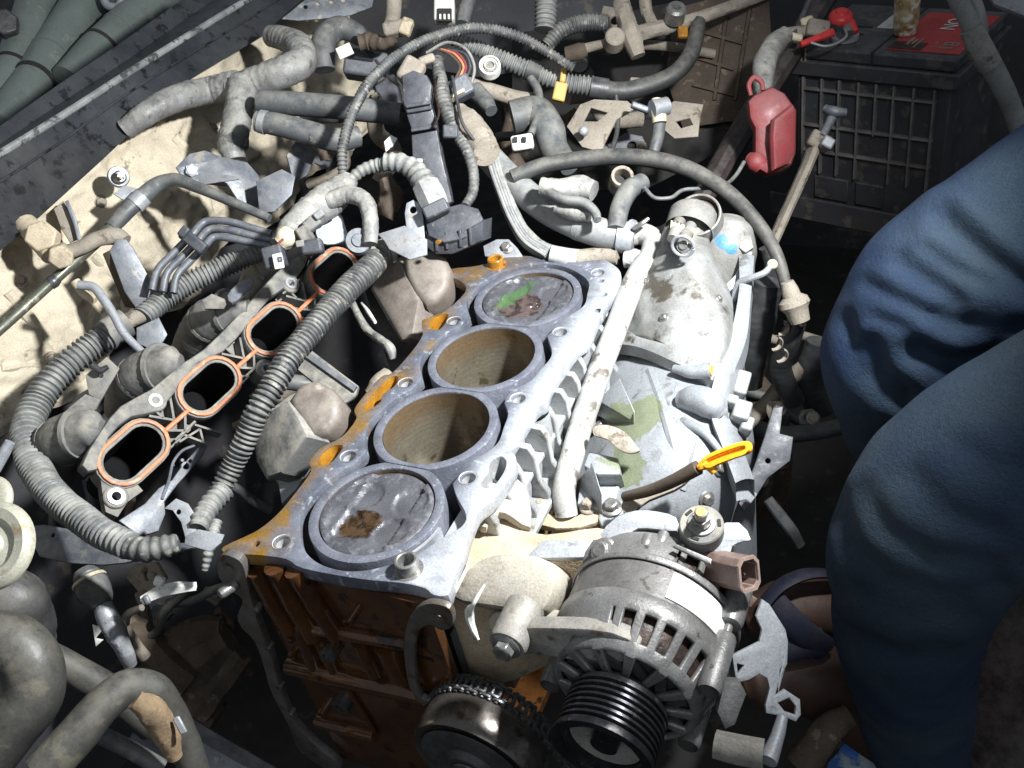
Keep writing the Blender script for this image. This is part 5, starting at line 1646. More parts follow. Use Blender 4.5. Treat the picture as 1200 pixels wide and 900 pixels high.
cap_box('taupe moulded cap standing beside the rear cylinders', [(434, 338), (452, 308), (470, 300), (520, 320), (516, 350), (500, 364), (482, 398), (470, 400), (456, 378)],
        [(434, 337), (450, 309), (468, 304), (480, 330), (490, 352), (482, 396), (470, 399), (452, 368)], [(470, 304), (486, 293), (505, 291), (520, 298), (527, 312), (525, 334), (512, 352), (498, 357), (484, 342), (474, 322)], -.005, 'taupe')
cap_box('taupe moulded cap on a pale base beside the front cylinders', [(296, 512), (318, 478), (340, 462), (380, 444), (402, 470), (398, 500), (380, 515), (350, 530), (330, 556), (312, 562), (300, 540)],
        [(296, 512), (316, 480), (336, 468), (350, 490), (360, 512), (344, 532), (328, 554), (312, 560), (300, 538)], [(336, 468), (350, 448), (368, 443), (386, 452), (398, 468), (396, 490), (384, 506), (366, 512), (354, 500), (342, 484)], -.005, 'greyplas')
t = thing('engine_cable', 'dusty cable drooping between the two taupe caps', 'cable', W(440, 390, -.06))
MB().tube(tz((412, 352, -.03, 8), (420, 370, -.035, 9), (432, 388, -.04, 10), (448, 400, -.04, 11), (458, 410, -.042, 12), (461, 420, -.05, 10)), n=12, wrinkle=.08).obj('cable', M['tape'], t)
MB().tube(tz((424, 355, -.03, 3), (432, 366, -.03, 5), (440, 378, -.034, 4)), n=8).obj('tag', M['white'], t)
t = thing('pale_bracket', 'pale dusty angled bracket beside the front taupe cap', 'bracket', W(390, 440, -.06))
pplate('leg', frame(W(395, 440, -.045), (.2, -.3, .9)), [(352, 412), (362, 408), (420, 452), (416, 468), (392, 476), (370, 450), (345, 430)], [], .006, M['greyplas'], t, bevel=.001)
pplate('ridge', frame(W(390, 435, -.040), (.2, -.3, .9)), [(352, 414), (358, 410), (418, 452), (414, 458)], [], .004, M['bluegrey'], t)
b = MB().tube(tz((434, 462, -.035, 16), (446, 448, -.028, 22), (456, 438, -.026, 18)), n=14, wrinkle=.08)
b.obj('lump', M['white' if False else 'beige_metal'], t)
pplate('corner_plate', frame(W(350, 560, -.045), (.2, -.3, .9)), [(326, 566), (360, 536), (384, 520), (396, 512), (388, 528), (362, 548), (348, 572), (330, 590)], [], .006, M['zinc'], t, bevel=.001)
# rear corner of the block: pale lifting eye
t = thing('lifting_eye', 'pale bracket with a bolt behind the rear piston', 'bracket', W(590, 292, -.02))
pplate('eye', frame(W(592, 290, .006), (.1, -.5, .85)), [(568, 300), (566, 288), (582, 280), (596, 280), (606, 290), (614, 302), (590, 304)], [(594, 292, 6)], .006, M['zinc'], t, bevel=.0012)
bolt(t, W(594, 291, .004), (.1, -.5, .85), .005, .006, M['steel'])

# ================================================================ engine bay around the engine
def setting(o):
    o['kind'] = 'structure'
    return o


g = MB().box2((-3.0, -2.5, -.66), (3.0, 3.5, -.60)).obj('ground', M['dark'], None)
setting(g)

# firewall, a dusty flaking sheet with pressed folds
M['firewall'] = mat('dust_caked_firewall', (0.60, 0.53, 0.405), (0.45, 0.395, 0.30), (0.22, 0.19, 0.145), s1=9, s2=60, t3=.64, rough=.92, bump=1.0, bs=120, rvar=.05, spec=.2)
LIP = [(-60, 342), (0, 294), (83, 221), (157, 151), (187, 117), (233, 87), (300, 47), (353, 14), (420, -30)]
NY, NZ = 210, 60
lip0 = [PX(px, py, -.530) for px, py in LIP]
lip = spline3([lip0[0] + V((0, -.40, -.02)), lip0[0] + V((0, -.18, -.01))] + lip0, NY)
rows = []
for j in range(NZ + 1):
    row = []
    for q in lip:
        z0, z1 = q.z + .012, -.085 + .012 * math.sin(q.y * 31)
        z = z0 + (z1 - z0) * j / NZ
        y = q.y
        x = -.545
        x += .011 * math.tanh((z - .035 + .03 * math.sin(y * 9 + 1)) * -55)           # pressed ledge
        x += .010 * math.exp(-((y - .33) / .03) ** 2)
        p = V((0, y, z))
        x += .010 * noise.noise(p * 9) + .008 * noise.noise(p * 27 + V((3, 0, 0))) + .0045 * noise.noise(p * 80)
        if noise.noise(p * 38 + V((9, 1, 4))) > .2:
            x += .0045                                                                # flakes standing proud
        x = min(x, -.532 if j < 4 else -.515)
        row.append((x, y, z))
    rows.append(row)
fwo = loft(rows, M['firewall'], 'firewall', None, smooth=180)
tag(fwo, 'cream dust-caked flaking firewall panel behind the manifold', 'panel')
lw = MB().box2((-.60, -.6, -.6), (-.572, .75, -.06)).obj('lower_bulkhead', M['baydark'], None)
tag(lw, 'dark lower bulkhead below the cream firewall', 'panel')

# black cowl edge along the top of the firewall
M['cowl'] = mat('wet_black_paint', (0.013, 0.0145, 0.017), (0.034, 0.036, 0.039), (0.005, 0.005, 0.006), s1=9, s2=55, t3=.56, rough=.26, metal=0, bump=.2, bs=60, dust=(.13, .135, .135), damt=.10, ds=40, grime=.2)
NL = 90
lines = [([(-40, 176), (60, 105), (130, 58), (213, 0), (262, -34)], -.615),
         ([(-40, 196), (60, 128), (140, 76), (235, 10), (300, -34)], -.603),
         ([(-40, 206), (70, 138), (160, 80), (290, 0), (345, -34)], -.556),
         ([(-40, 214), (70, 146), (160, 88), (300, 0), (355, -34)], -.553),
         ([(-40, 240), (70, 168), (150, 110), (230, 60), (320, 4), (365, -26)], -.548),
         ([(-40, 318), (0, 287), (83, 214), (157, 144), (187, 111), (233, 81), (300, 41), (353, 8), (395, -20)], -.530),
         ([(-40, 325), (0, 294), (83, 221), (157, 151), (187, 117), (233, 87), (300, 47), (353, 14), (398, -16)], -.526),
         ([(-40, 325), (0, 294), (83, 221), (157, 151), (187, 117), (233, 87), (300, 47), (353, 14), (398, -16)], -.541)]
rows = []
for pts, x in lines:
    q3 = [PX(px, py, x) for px, py in pts]
    rows.append(spline3([q3[0] + V((0, -.40, -.02)), q3[0] + V((0, -.18, -.01))] + q3, NL))
cowl = thing('cowl_panel', 'wet black cowl panel edge above the cream firewall', 'panel', rows[6][NL // 2])
loft(rows, M['cowl'], 'panel', cowl, smooth=40)
M['ridge_highlight'] = mat('painted_ridge_highlight', (0.24, 0.245, 0.24), (0.13, 0.135, 0.135), (0.05, 0.05, 0.05), s1=26, s2=60, t3=.54, rough=.5, bump=.3)
MB().tube([(p + V((.001, 0, .001)), .0042) for p in rows[2]], n=10).obj('seal', M['ridge_highlight'], cowl)  # pale strip added as a painted highlight along the cowl ridge
MB().tube([(p + V((.001, 0, .001)), .0016) for p in rows[4]], n=8).obj('crease', M['cowl'], cowl)

t = thing('panel_flange', 'black perforated flange at the end of the cowl panel', 'panel', D(390, 10, 1.3))
pplate('flange', frame(D(390, 8, 1.3), (.6, -.5, .6)), [(330, 22), (352, 4), (372, -12), (440, -12), (436, 8), (410, 18), (375, 22), (350, 24)], [(358, 8, 2.5), (372, 4, 2.5), (388, 2, 2.5), (402, 0, 2.5)], .003, M['bluegrey'], t)

# grey-green tubes lying beyond the cowl
M['greentube'] = mat('grey_green_tube', (0.15, 0.18, 0.165), (0.115, 0.14, 0.125), (0.22, 0.24, 0.20), s1=10, s2=26, t3=.62, rough=.35, bump=.15, bs=160)
for lab, pts, bands in (('grey-green tube with a dark hex nut beyond the cowl', ((-12, 125, 1.45, 30), (10, 90, 1.5, 40), (32, 40, 1.56, 44), (50, -15, 1.62, 46)), [(14, 78, 1.52)]),
                        ('thick grey-green tube with a dark ring beyond the cowl', ((-4, 150, 1.4, 40), (30, 108, 1.48, 44), (62, 60, 1.55, 46), (98, 8, 1.62, 48), (120, -20, 1.66, 48)), [(40, 94, 1.5)]),
                        ('grey-green tube half hidden behind the cowl edge', ((80, 95, 1.5, 40), (120, 55, 1.55, 44), (160, 20, 1.6, 46), (196, -14, 1.65, 46)), [(140, 38, 1.57)])):
    P = tp(*pts)
    t = thing('tube', lab, 'tube', P[0][0], 'grey-green tubes beyond the cowl')
    MB().tube(P, n=24).obj('barrel', M['greentube'], t)
    Pr, Rr = resample(P)
    k = len(Pr) // 3
    MB().tube([(Pr[k], Rr[k] * 1.04), (Pr[k + 2], Rr[k + 2] * 1.04)], n=24).obj('ring', M['dark'], t)
    k = len(Pr) // 2
    MB().tube([(Pr[k], Rr[k] * 1.03), (Pr[k + 1], Rr[k + 1] * 1.03)], n=24).obj('seam', M['greentube'], t)
    if 'hex' in lab:
        b = MB()
        b.hexa(frame(D(6, 28, 1.50), TOCAM + CAMR * .4), .022, -.015, .012)
        b.obj('hex_nut', M['steel_dark'], t, bevel=.003)
t = thing('grey_bracket', 'small pale bracket tab among the tubes beyond the cowl', 'bracket', D(130, 5, 1.6))
MB().tube(tp((120, -8, 1.58, 10), (126, 6, 1.58, 10), (138, 8, 1.58, 10), (144, -4, 1.58, 9)), n=12).obj('loop', M['zinc'], t)

# dark panels closing the bay behind and beside
wg = MB().box2((-.60, 1.42, -.6), (1.2, 1.46, .34)).obj('inner_wing', M['baydark'], None)
tag(wg, 'dark inner wing panel closing the far end of the bay', 'panel')
cr = MB().box2((-2.4, -1.2, -.1), (-.80, 2.6, -.04)).obj('scuttle_floor', M['dark'], None)
tag(cr, 'dark scuttle floor under the grey-green tubes', 'panel')
for lab, pts, m_, th in (('dark blue-grey panel behind the upright pipe', [(380, -20), (720, -30), (730, 70), (560, 90), (440, 70), (390, 60)], 'baydark', 1.40),
                         ('dark grimy tray under the far wiring', [(600, 40), (900, -20), (900, 150), (760, 220), (600, 230)], 'dark', 1.36)):
    q = frame(D(600, 60, th), (.1, -.75, .65))
    o = pplate('bay_panel', q, pts, [], .006, M[m_], None, bevel=.001)
    tag(o, lab, 'panel')

# --- gridded plastic panel near the battery
t = thing('grid_panel', 'brown gridded plastic panel left of the battery', 'panel', D(840, 110, 1.24))
gq = frame(D(835, 70, 1.24), (.15, -.8, .6))
pplate('sheet', gq, [(790, 10), (900, -20), (905, 60), (870, 140), (800, 150), (780, 90)], [], .004, M['dirt_brown'], t)
for (x0, y0, x1, y1) in ((822, 38, 872, 52), (816, 68, 860, 82), (852, 20, 838, 118), (880, 8, 862, 118), (812, 100, 860, 112)):
    MB().beam(onplane(x0, y0, gq.translation, V((.15, -.8, .6)).normalized()), onplane(x1, y1, gq.translation, V((.15, -.8, .6)).normalized()), .004, .010, up=(0, -1, .8)).obj('rib', M['dirt_brown'], t)

# --- selector linkage at the top
t = thing('selector_linkage', 'mud-coated selector linkage with a round eye at the top of the bay', 'linkage', D(740, 60, 1.2))
MB().tube(tp((735, 42, 1.17, 20), (770, 34, 1.17, 18), (810, 24, 1.17, 16), (850, 10, 1.18, 15), (905, -10, 1.2, 14)), n=12, wrinkle=.12).obj('rod', M['beige_metal'], t)
MB().tube(tp((728, 0, 1.18, 20), (733, 22, 1.17, 22), (740, 44, 1.16, 24), (748, 66, 1.16, 18)), n=10, wrinkle=.1).obj('lever', M['beige_metal'], t)
MB().tube(tp((756, -6, 1.18, 14), (758, 14, 1.175, 14), (764, 30, 1.17, 16)), n=10, wrinkle=.1).obj('lever', M['beige_metal'], t)
b = MB()
q = frame(D(720, 46, 1.15), TOCAM + CAMU * .1)
b.lathe(q, [(1e-4, .010), (.010, .010), (.012, .008), (.013, -.012)], 20)
b.obj('pivot', M['beige_metal'], t)
b = MB()
q = frame(D(792, 14, 1.15), TOCAM + CAMU * .5)
b.lathe(q, [(.0045, -.012), (.0045, .006), (.0055, .008), (.010, .008), (.0125, .005), (.0125, -.012)], 24)
b.obj('eye', M['steel'], t)
MB().tube(tp((668, 62, 1.18, 14), (682, 58, 1.18, 12), (712, 50, 1.16, 10)), n=12).obj('stub_rod', M['beige_metal'], t)
MB().tube(tp((664, 64, 1.18, 18), (680, 60, 1.175, 20), (686, 58, 1.175, 16)), n=16).obj('collar', M['dirt_brown'], t)
blob('tag', 800, 38, 1.16, 12, 14, 8, 'amber', t)

# --- muddy bracket plates
t = thing('slotted_bracket', 'muddy bracket plate with a square window behind the arched hose', 'bracket', D(700, 160, 1.1))
pplate('plate', frame(D(700, 140, 1.1), (.1, -.65, .75)), [(664, 148), (680, 122), (696, 116), (735, 118), (745, 126), (722, 140), (712, 160), (704, 178), (682, 172)], [[(692, 126), (712, 132), (700, 142), (684, 142)]], .004, M['beige_metal'], t, bevel=.001)
MB().sphere(D(684, 154, 1.085), .006).obj('rivet', M['zinc'], t)
t = thing('slotted_bracket', 'muddy bracket plate with an oval slot near the cream-capped sensor', 'bracket', D(800, 160, 1.1))
pplate('plate', frame(D(800, 140, 1.1), (.1, -.65, .75)), [(772, 128), (790, 118), (824, 122), (820, 140), (818, 160), (790, 162), (778, 152)], [[(792, 142), (808, 138), (812, 146), (798, 150)]], .004, M['beige_metal'], t, bevel=.001)
t = thing('capped_sensor', 'small sensor with a cream cap and a pale blue clip', 'sensor', D(774, 170, 1.07))
MB().tube(tp((766, 178, 1.06, 14), (771, 160, 1.06, 15), (773, 142, 1.06, 15)), n=14).obj('stem', M['hose'], t)
MB().tube(tp((773, 144, 1.055, 17), (772, 134, 1.055, 18), (770, 126, 1.055, 17), (770, 116, 1.055, 13)), n=16).obj('cap', M['cream'], t)
MB().tube(tp((764, 128, 1.05, 21), (782, 124, 1.055, 21)), n=16).obj('band', M['zinc'], t)
blob('clip', 750, 126, 1.06, 22, 8, 8, 'bluegrey', t, rot=-20)

# --- dark diagonal support bar
t = thing('support_bar', 'dark brown glossy support bar running diagonally beside the battery', 'bar', D(820, 240, 1.1))
M['barbrown'] = mat('dark_brown_paint', (0.035, 0.026, 0.026), (0.024, 0.018, 0.018), None, s1=10, rough=.4, bump=.3, dust=(.12, .1, .09), damt=.5)
MB().tube(tp((982, -30, 1.16, 40), (940, 40, 1.14, 40), (890, 120, 1.12, 40), (845, 195, 1.1, 40), (815, 250, 1.08, 38)), n=10, flat=.7).obj('bar', M['barbrown'], t, smooth=30)
MB().tube(tp((958, -24, 1.10, 7), (940, 20, 1.10, 7), (925, 50, 1.09, 7)), n=10).obj('trim', M['steel_dark'], t)

# ================================================================ battery
M['batt'] = mat('black_battery_case', (0.048, 0.049, 0.056), (0.034, 0.034, 0.040), (0.095, 0.088, 0.08), s1=20, s2=40, t3=.58, rough=.5, bump=.25, bs=200, dust=(.16, .15, .14), damt=.45)
PL, PR = W(930, 54, .06), W(1122, 70, .06)
bx = (PR - PL).normalized()
by = V((-bx.y, bx.x, 0))
BW, BD, BH = (PR - PL).length, .155, .205
bat = thing('car_battery', 'black car battery with a ribbed case and a red label on top', 'battery', PL + bx * BW / 2 + by * BD / 2 + V((0, 0, -BH)))


def BF(u, v, w_):
    return PL + bx * u + by * v + V((0, 0, w_))


def bbox_(name, u0, u1, v0, v1, w0, w1, m_, parent=bat, bevel=.002):
    mm = Matrix((bx, by, V((0, 0, 1)))).transposed().to_4x4()
    mm.translation = BF((u0 + u1) / 2, (v0 + v1) / 2, (w0 + w1) / 2)
    return MB().box(mm, u1 - u0, v1 - v0, w1 - w0).obj(name, M[m_], parent, bevel=bevel)


bbox_('case', .004, BW - .004, .004, BD, -BH, -.034, 'batt')
bbox_('ledge', -.008, BW + .006, -.004, BD, -.0335, -.016, 'batt', bevel=.0015)
lid = bbox_('lid', 0, BW, 0, BD, -.0155, 0, 'batt', bevel=.003)
bbox_('lid_groove', BW * .50, BW * .515, -.0006, BD, -.012, .0006, 'dark', lid, bevel=0)
M['battrib'] = mat('scuffed_rib', (0.20, 0.185, 0.175), (0.10, 0.095, 0.09), None, s1=40, rough=.6, bump=.2)
for k, u in enumerate((.012, .036, .058, .082, .103, .124, .147, .170)):
    bbox_('rib', u, u + .0022, -.0025, .006, -.160 if k != 4 else -.1, -.036, 'battrib', bevel=.0005)
for w_ in (-.052, -.098, -.132):
    bbox_('rib', .012, BW - .018, -.0018, .006, w_, w_ + .0025, 'battrib', bevel=.0005)
for (u0, u1) in ((.030, .075), (.085, .12)):
    bbox_('lower_panel', u0, u1, .0005, .006, -.195, -.165, 'batt', bevel=.001)
for k in range(4):
    bbox_('corner_rib', .0 + k * .005, .0015 + k * .005, -.002, .004, -.033, -.001, 'beige_metal', bevel=.0002)
M['redlabel'] = mat('red_label', (0.50, 0.045, 0.045), (0.42, 0.035, 0.035), (0.30, 0.12, 0.11), s1=30, s2=70, t3=.62, rough=.4, bump=.05)
rl = bbox_('label', BW * .56, BW * .985, .012, BD - .02, .0004, .0012, 'redlabel', bevel=0)
M['labeldark'] = mat('label_dark', (0.045, 0.02, 0.022), (0.035, 0.017, 0.018), None, rough=.4, bump=.05)
bbox_('label_band', BW * .565, BW * .76, .014, .036, .0014, .0018, 'labeldark', rl, bevel=0)
mm = Matrix((by, -bx, V((0, 0, 1)))).transposed().to_4x4()


def btext(txt, u, v, size, m_='white'):
    q = mm.copy()
    q.translation = BF(u, v, .0021)
    letters('lettering', txt, q, size, M[m_], rl, depth=.0002)


btext('NO', BW * .78, .098, .024)
mm2 = Matrix((bx, by, V((0, 0, 1)))).transposed().to_4x4()
for (u0, u1, v0, v1) in ((.80, .81, .034, .042), (.85, .93, .034, .036), (.85, .86, .036, .041), (.89, .90, .036, .041), (.92, .93, .036, .041), (.85, .93, .041, .043), (.80, .81, .024, .027), (.84, .92, .024, .0255), (.84, .92, .027, .0285), (.64, .66, .028, .050), (.67, .685, .030, .046), (.70, .71, .020, .05)):
    bbox_('print_mark', BW * u0, BW * u1, v0, v1, .0013, .0020, 'pinkish', rl, bevel=0)
bbox_('paper_label', BW * .36, BW * .50, .075, .12, .0004, .0012, 'white', bevel=0)
# vents on the lid
for v in (.05, .075):
    bbox_('lid_seam', .015, BW * .33, v, v + .002, .0002, .0010, 'dark', lid, bevel=0)
# terminal clamp with red cap
tq = BF(.050, .030, .0)
t = thing('terminal_clamp', 'corroded battery terminal clamp with a bright red cap', 'clamp', tq)
b = MB()
b.lathe(Matrix.Translation(tq), [(.016, .0012), (.016, .006), (.010, .007), (.0085, .018), (1e-4, .018)], 26)
b.obj('post', M['zinc'], t)
for (px, py, d_, w_, h_, dd, m_, r_) in ((938, 38, 1.10, 38, 13, 16, 'beige_metal', 8), (945, 28, 1.10, 16, 14, 14, 'cream', 20), (958, 34, 1.09, 26, 20, 14, 'beige_metal', -10), (930, 44, 1.09, 20, 9, 12, 'cream', -12)):
    blob('clamp_piece', px, py, d_, w_, h_, dd, m_, t, rot=r_, bevel=.003)
b = MB()
q = frame(D(986, 18, 1.085), TOCAM * .5 + V((0, 0, 1)))
b.lathe(q, [(1e-4, .007), (.006, .0065), (.0075, .004), (.011, .003), (.0135, .0), (.014, -.004), (.012, -.006)], 24)
b.obj('cap', M['red_bright'], t)
MB().tube(tp((985, 20, 1.09, 18), (996, 28, 1.085, 13), (1003, 38, 1.08, 8)), n=12).obj('cap_tail', M['red_bright'], t)
MB().tube(tp((938, 52, 1.08, 7), (952, 47, 1.08, 8), (976, 38, 1.08, 10)), n=10).obj('red_lead', M['red_bright'], t)
MB().tube(tp((995, 40, 1.08, 12), (992, 32, 1.085, 13)), n=12).obj('bolt_end', M['steel'], t)
MB().tube(tp((950, 50, 1.075, 3), (968, 54, 1.075, 3), (982, 50, 1.075, 3), (992, 42, 1.075, 3), (990, 34, 1.08, 3)), n=8).obj('wire', M['zinc'], t)
hose('battery_cable', 'grey taped battery cable running down from the terminal clamp', 'cable', ((922, 40, 1.09, 20), (908, 52, 1.085, 26), (897, 72, 1.07, 28), (894, 95, 1.05, 24), (893, 112, 1.03, 18)), 'tape', wrinkle=.1, part='cable')
# red terminal cover
t = thing('terminal_cover', 'faded red plastic terminal cover hanging in front of the battery', 'cover', D(905, 200, .98))
rq = V((.25, -.8, .55)).normalized()
pplate('side', frame(D(905, 150, 1.0), rq), [(876, 118), (884, 110), (905, 100), (920, 108), (934, 128), (933, 178), (928, 192), (914, 200), (898, 204), (884, 196), (884, 150), (878, 138)], [], .035, M['red'], t, bevel=.006)
pplate('face', frame(D(922, 155, .985), (.75, -.6, .3)), [(908, 140), (931, 122), (934, 130), (933, 178), (926, 192), (908, 200), (906, 160)], [], .010, M['red'], t, bevel=.004)
MB().tube(tp((878, 186, .985, 16), (886, 190, .98, 24), (892, 196, .98, 20)), n=16).obj('lug', M['red'], t)
MB().tube(tp((880, 112, 1.0, 5), (878, 98, 1.0, 6), (884, 91, 1.0, 7), (892, 96, 1.0, 6), (894, 106, 1.0, 5)), n=10).obj('loop', M['red'], t)
# hold-down rod with T handle
t = thing('hold_down_rod', 'dusty battery hold-down bracket and T bolt', 'bracket', D(905, 290, 1.02))
MB().tube(tp((902, 292, 1.02, 24), (925, 240, 1.03, 25), (945, 195, 1.04, 26), (954, 172, 1.04, 28)), n=8, flat=.45, wrinkle=.03).obj('strap', M['beige_metal'], t, smooth=20)
blob('head', 960, 166, 1.035, 26, 20, 14, 'beige_metal', t, rot=-28, bevel=.003)
blob('nut', 969, 168, 1.02, 14, 13, 14, 'zinc', t, rot=-28, bevel=.002)
MB().tube(tp((963, 160, 1.03, 10), (970, 148, 1.035, 10), (976, 136, 1.04, 12)), n=12).obj('bolt', M['bluegrey'], t)
MB().tube(tp((966, 127, 1.04, 10), (978, 131, 1.035, 13), (991, 132, 1.035, 10)), n=12).obj('handle', M['bluegrey'], t)
# roll standing on the battery, cable at the corner
t = thing('paper_roll', 'stained cream paper roll standing on the battery', 'roll', BF(BW * .56, .055, .001))
MB().lathe(Matrix.Translation(BF(BW * .565, .062, .0015)), [(1e-4, 0), (.0125, 0), (.0135, .002), (.0145, .05), (.012, .051), (1e-4, .05)], 30).obj('roll', mat('stained_paper', (0.55, 0.47, 0.27), (0.24, 0.15, 0.06), (0.68, 0.66, 0.58), s1=38, s2=44, t3=.52, rough=.6, bump=.3, contrast=.08), t)
t = hose('battery_cable', 'thick grey conduit pair curving past the battery corner', 'cable', ((1112, -16, .90, 18), (1128, 10, .91, 21), (1142, 38, .92, 23), (1156, 66, .93, 25), (1174, 100, .945, 24), (1188, 132, .96, 22), (1196, 160, .97, 20)), 'hose_lt', part='cable')
MB().tube(tp((1130, -16, .905, 13), (1144, 5, .91, 14), (1150, 28, .915, 14), (1152, 48, .92, 12)), n=14).obj('cable', M['hose_lt'], t)
MB().tube(tp((1138, 34, .912, 26), (1150, 60, .918, 28), (1160, 76, .925, 26)), n=18, wrinkle=.05).obj('tape', M['tape'], t)
pn = pplate('wing_edge', frame(D(1190, 10, .95), (-.1, -.5, .85)), [(1150, -20), (1230, -20), (1230, 30), (1200, 18), (1165, 4)], [], .006, M['zinc'], None)
tag(pn, 'pale painted wing edge above the battery corner', 'panel')
t = thing('battery_tray', 'dark battery tray under the ribbed battery case', 'tray', BF(BW / 2, .05, -BH - .03))
bbox_('tray', -.02, BW + .03, -.02, BD + .02, -BH - .012, -BH - .0005, 'dark', t)
bbox_('tray_lip', -.02, BW + .03, -.024, -.0205, -BH - .012, -BH + .02, 'baydark', t)

# ================================================================ dark clutter between housing and legs
t = thing('side_bracket', 'dark blue-grey bracket arm right of the dipstick handle', 'bracket', W(905, 600, -.14))
pplate('arm', frame(W(905, 560, -.10), (.25, -.6, .75)), [(866, 590), (884, 546), (896, 512), (906, 478), (918, 476), (914, 508), (930, 512), (926, 540), (900, 560), (884, 585), (872, 600)], [(900, 540, 3)], .006, M['blackplas'], t, bevel=.001)
blob('pale_chip', 907, 528, .80, 7, 16, 4, 'zinc', t, rot=-18, bevel=.001)
blob('pale_chip', 880, 582, .78, 9, 14, 4, 'zinc_spot', t, rot=-35, bevel=.001)
t = thing('dark_hose_cluster', 'dark grimy hoses hanging under the ball joint', 'hoses', W(920, 440, -.2))
for pts in (((900, 330, .93, 34), (890, 370, .95, 40), (885, 410, .97, 34), (880, 450, 1.0, 26)), ((935, 372, .90, 22), (925, 400, .92, 26), (915, 430, .95, 26), (930, 470, .98, 26)), ((960, 400, .98, 30), (950, 440, 1.0, 34), (962, 480, 1.02, 36)), ((898, 290, .95, 18), (905, 320, .96, 20), (902, 350, .97, 20))):
    MB().tube(tp(*pts), n=14, wrinkle=.08).obj('hose', M['rubber_clean'], t)
for (x, y) in ((916, 384), (908, 402), (914, 416), (922, 372)):
    b = MB()
    b.lathe(frame(D(x, y, .90), TOCAM - CAMU * .4 + CAMR * .3), [(.006, -.002), (.0075, 0), (.0075, .003), (.006, .004)], 18, a0=-120, a1=60)
    b.obj('clip', M['beige_metal'], t)
blob('tab', 940, 372, .89, 8, 22, 6, 'beige_metal', t, rot=6)
t = thing('bent_strip', 'dark bent rubber strip in the shade left of the knees', 'strip', D(925, 640, .95))
MB().tube(tp((900, 585, .9, 12), (915, 605, .9, 14), (928, 622, .9, 14), (938, 640, .91, 12)), n=8, flat=.5).obj('strip', M['rubber_clean'], t)
t = thing('suspension_link', 'rusty dark suspension arm low in the bay', 'arm', D(900, 420, 1.2))
MB().tube(tp((860, 430, 1.1, 40), (890, 470, 1.12, 44), (905, 520, 1.15, 44), (900, 600, 1.2, 44)), n=14, wrinkle=.08).obj('arm', M['dirt_brown'], t)

# ================================================================ lower left: hoses, mounts, gearbox lump
t = thing('strut_mount', 'cream pressed-steel mount plate with a raised centre at the bay edge', 'mount', D(-10, 640, .68))
b = MB()
q = frame(D(-8, 640, .66), V((.25, -.55, .8)))
b.lathe(q, [(1e-4, .006), (.008, .006), (.010, .003), (.016, .002), (.020, .006), (.027, .007), (.0305, .004), (.0315, .002), (.0315, -.001), (.027, -.003), (1e-4, -.003)], 44)
M['mountcream'] = mat('cream_pressed_steel', (0.42, 0.41, 0.33), (0.34, 0.33, 0.26), (0.30, 0.24, 0.16), s1=14, s2=36, t3=.6, rough=.5, metal=.15, bump=.25)
b.obj('plate', M['mountcream'], t)
t = thing('strut_mount', 'smaller greenish pressed-steel disc above the cream mount plate', 'mount', D(-10, 590, .72))
b = MB()
q = frame(D(-12, 586, .70), V((.25, -.55, .8)))
b.lathe(q, [(1e-4, .004), (.014, .004), (.0175, .002), (.0185, 0), (.0185, -.001), (.015, -.003), (1e-4, -.003)], 36)
b.obj('plate', M['mountcream'], t)
t = thing('grey_plate', 'smooth blue-grey plate passing under the big conduit loop', 'plate', W(110, 640, -.1))
pplate('plate', frame(W(120, 635, -.05), (.1, -.45, .9)), [(38, 616), (70, 618), (110, 624), (150, 634), (215, 636), (225, 642), (170, 654), (120, 662), (46, 652)], [(62, 627, 2.5)], .004, M['bluegrey'], t, bevel=.001, smo=2)
t = thing('engine_mount_block', 'dark rough rubber engine mount at the bay edge', 'mount', D(20, 720, .75))
MB().tube(tp((-20, 690, .74, 70), (10, 705, .74, 78), (30, 730, .75, 66), (46, 752, .77, 40)), n=16, wrinkle=.08).obj('mount', M['rubber'], t)
M['hose_ll'] = mat('grimy_hose', (0.050, 0.050, 0.046), (0.030, 0.030, 0.028), (0.10, 0.09, 0.068), s1=14, s2=34, t3=.6, rough=.55, bump=.3, bs=220, dust=(.22, .20, .15), damt=.35)
hose('rubber_hose', 'fat black elbow hose at the lower corner of the bay', 'hose', ((-25, 750, .68, 66), (12, 752, .68, 68), (36, 778, .68, 70), (38, 812, .68, 70), (10, 850, .68, 72), (-30, 900, .68, 74)), 'hose_ll', n=28)
t = hose('rubber_hose', 'black hose bending over beside the fat elbow hose', 'hose', ((50, 905, .66, 50), (90, 862, .67, 48), (122, 825, .68, 44), (148, 806, .69, 42), (176, 808, .70, 42), (196, 832, .71, 40), (215, 868, .72, 36), (232, 915, .73, 34)), 'hose_ll', n=26)
M['rustdirt'] = mat('rusty_dirt', (0.24, 0.165, 0.095), (0.17, 0.12, 0.07), (0.30, 0.22, 0.15), s1=30, s2=70, t3=.6, rough=.95, bump=1, bs=160)
MB().tube(tp((158, 818, .685, 26), (176, 830, .69, 34), (192, 856, .70, 32), (205, 886, .71, 20)), n=16, wrinkle=.14, seed=3).obj('dirt_crust', M['rustdirt'], t)
blob('pale_chip', 211, 850, .69, 9, 22, 4, 'zinc', t, rot=28)
hose('steel_pipe', 'straight grey pipe running under the bent hoses', 'pipe', ((40, 760, .76, 34), (80, 782, .77, 36), (130, 812, .78, 38), (180, 850, .8, 38)), 'hose_ll')
hose('steel_pipe', 'thin grey pipe at the bottom edge under the black hose', 'pipe', ((96, 852, .74, 20), (140, 872, .75, 20), (190, 900, .76, 20)), 'hose')
t = thing('frame_rail', 'dark frame rail across the lower corner', 'rail', D(250, 890, .8))
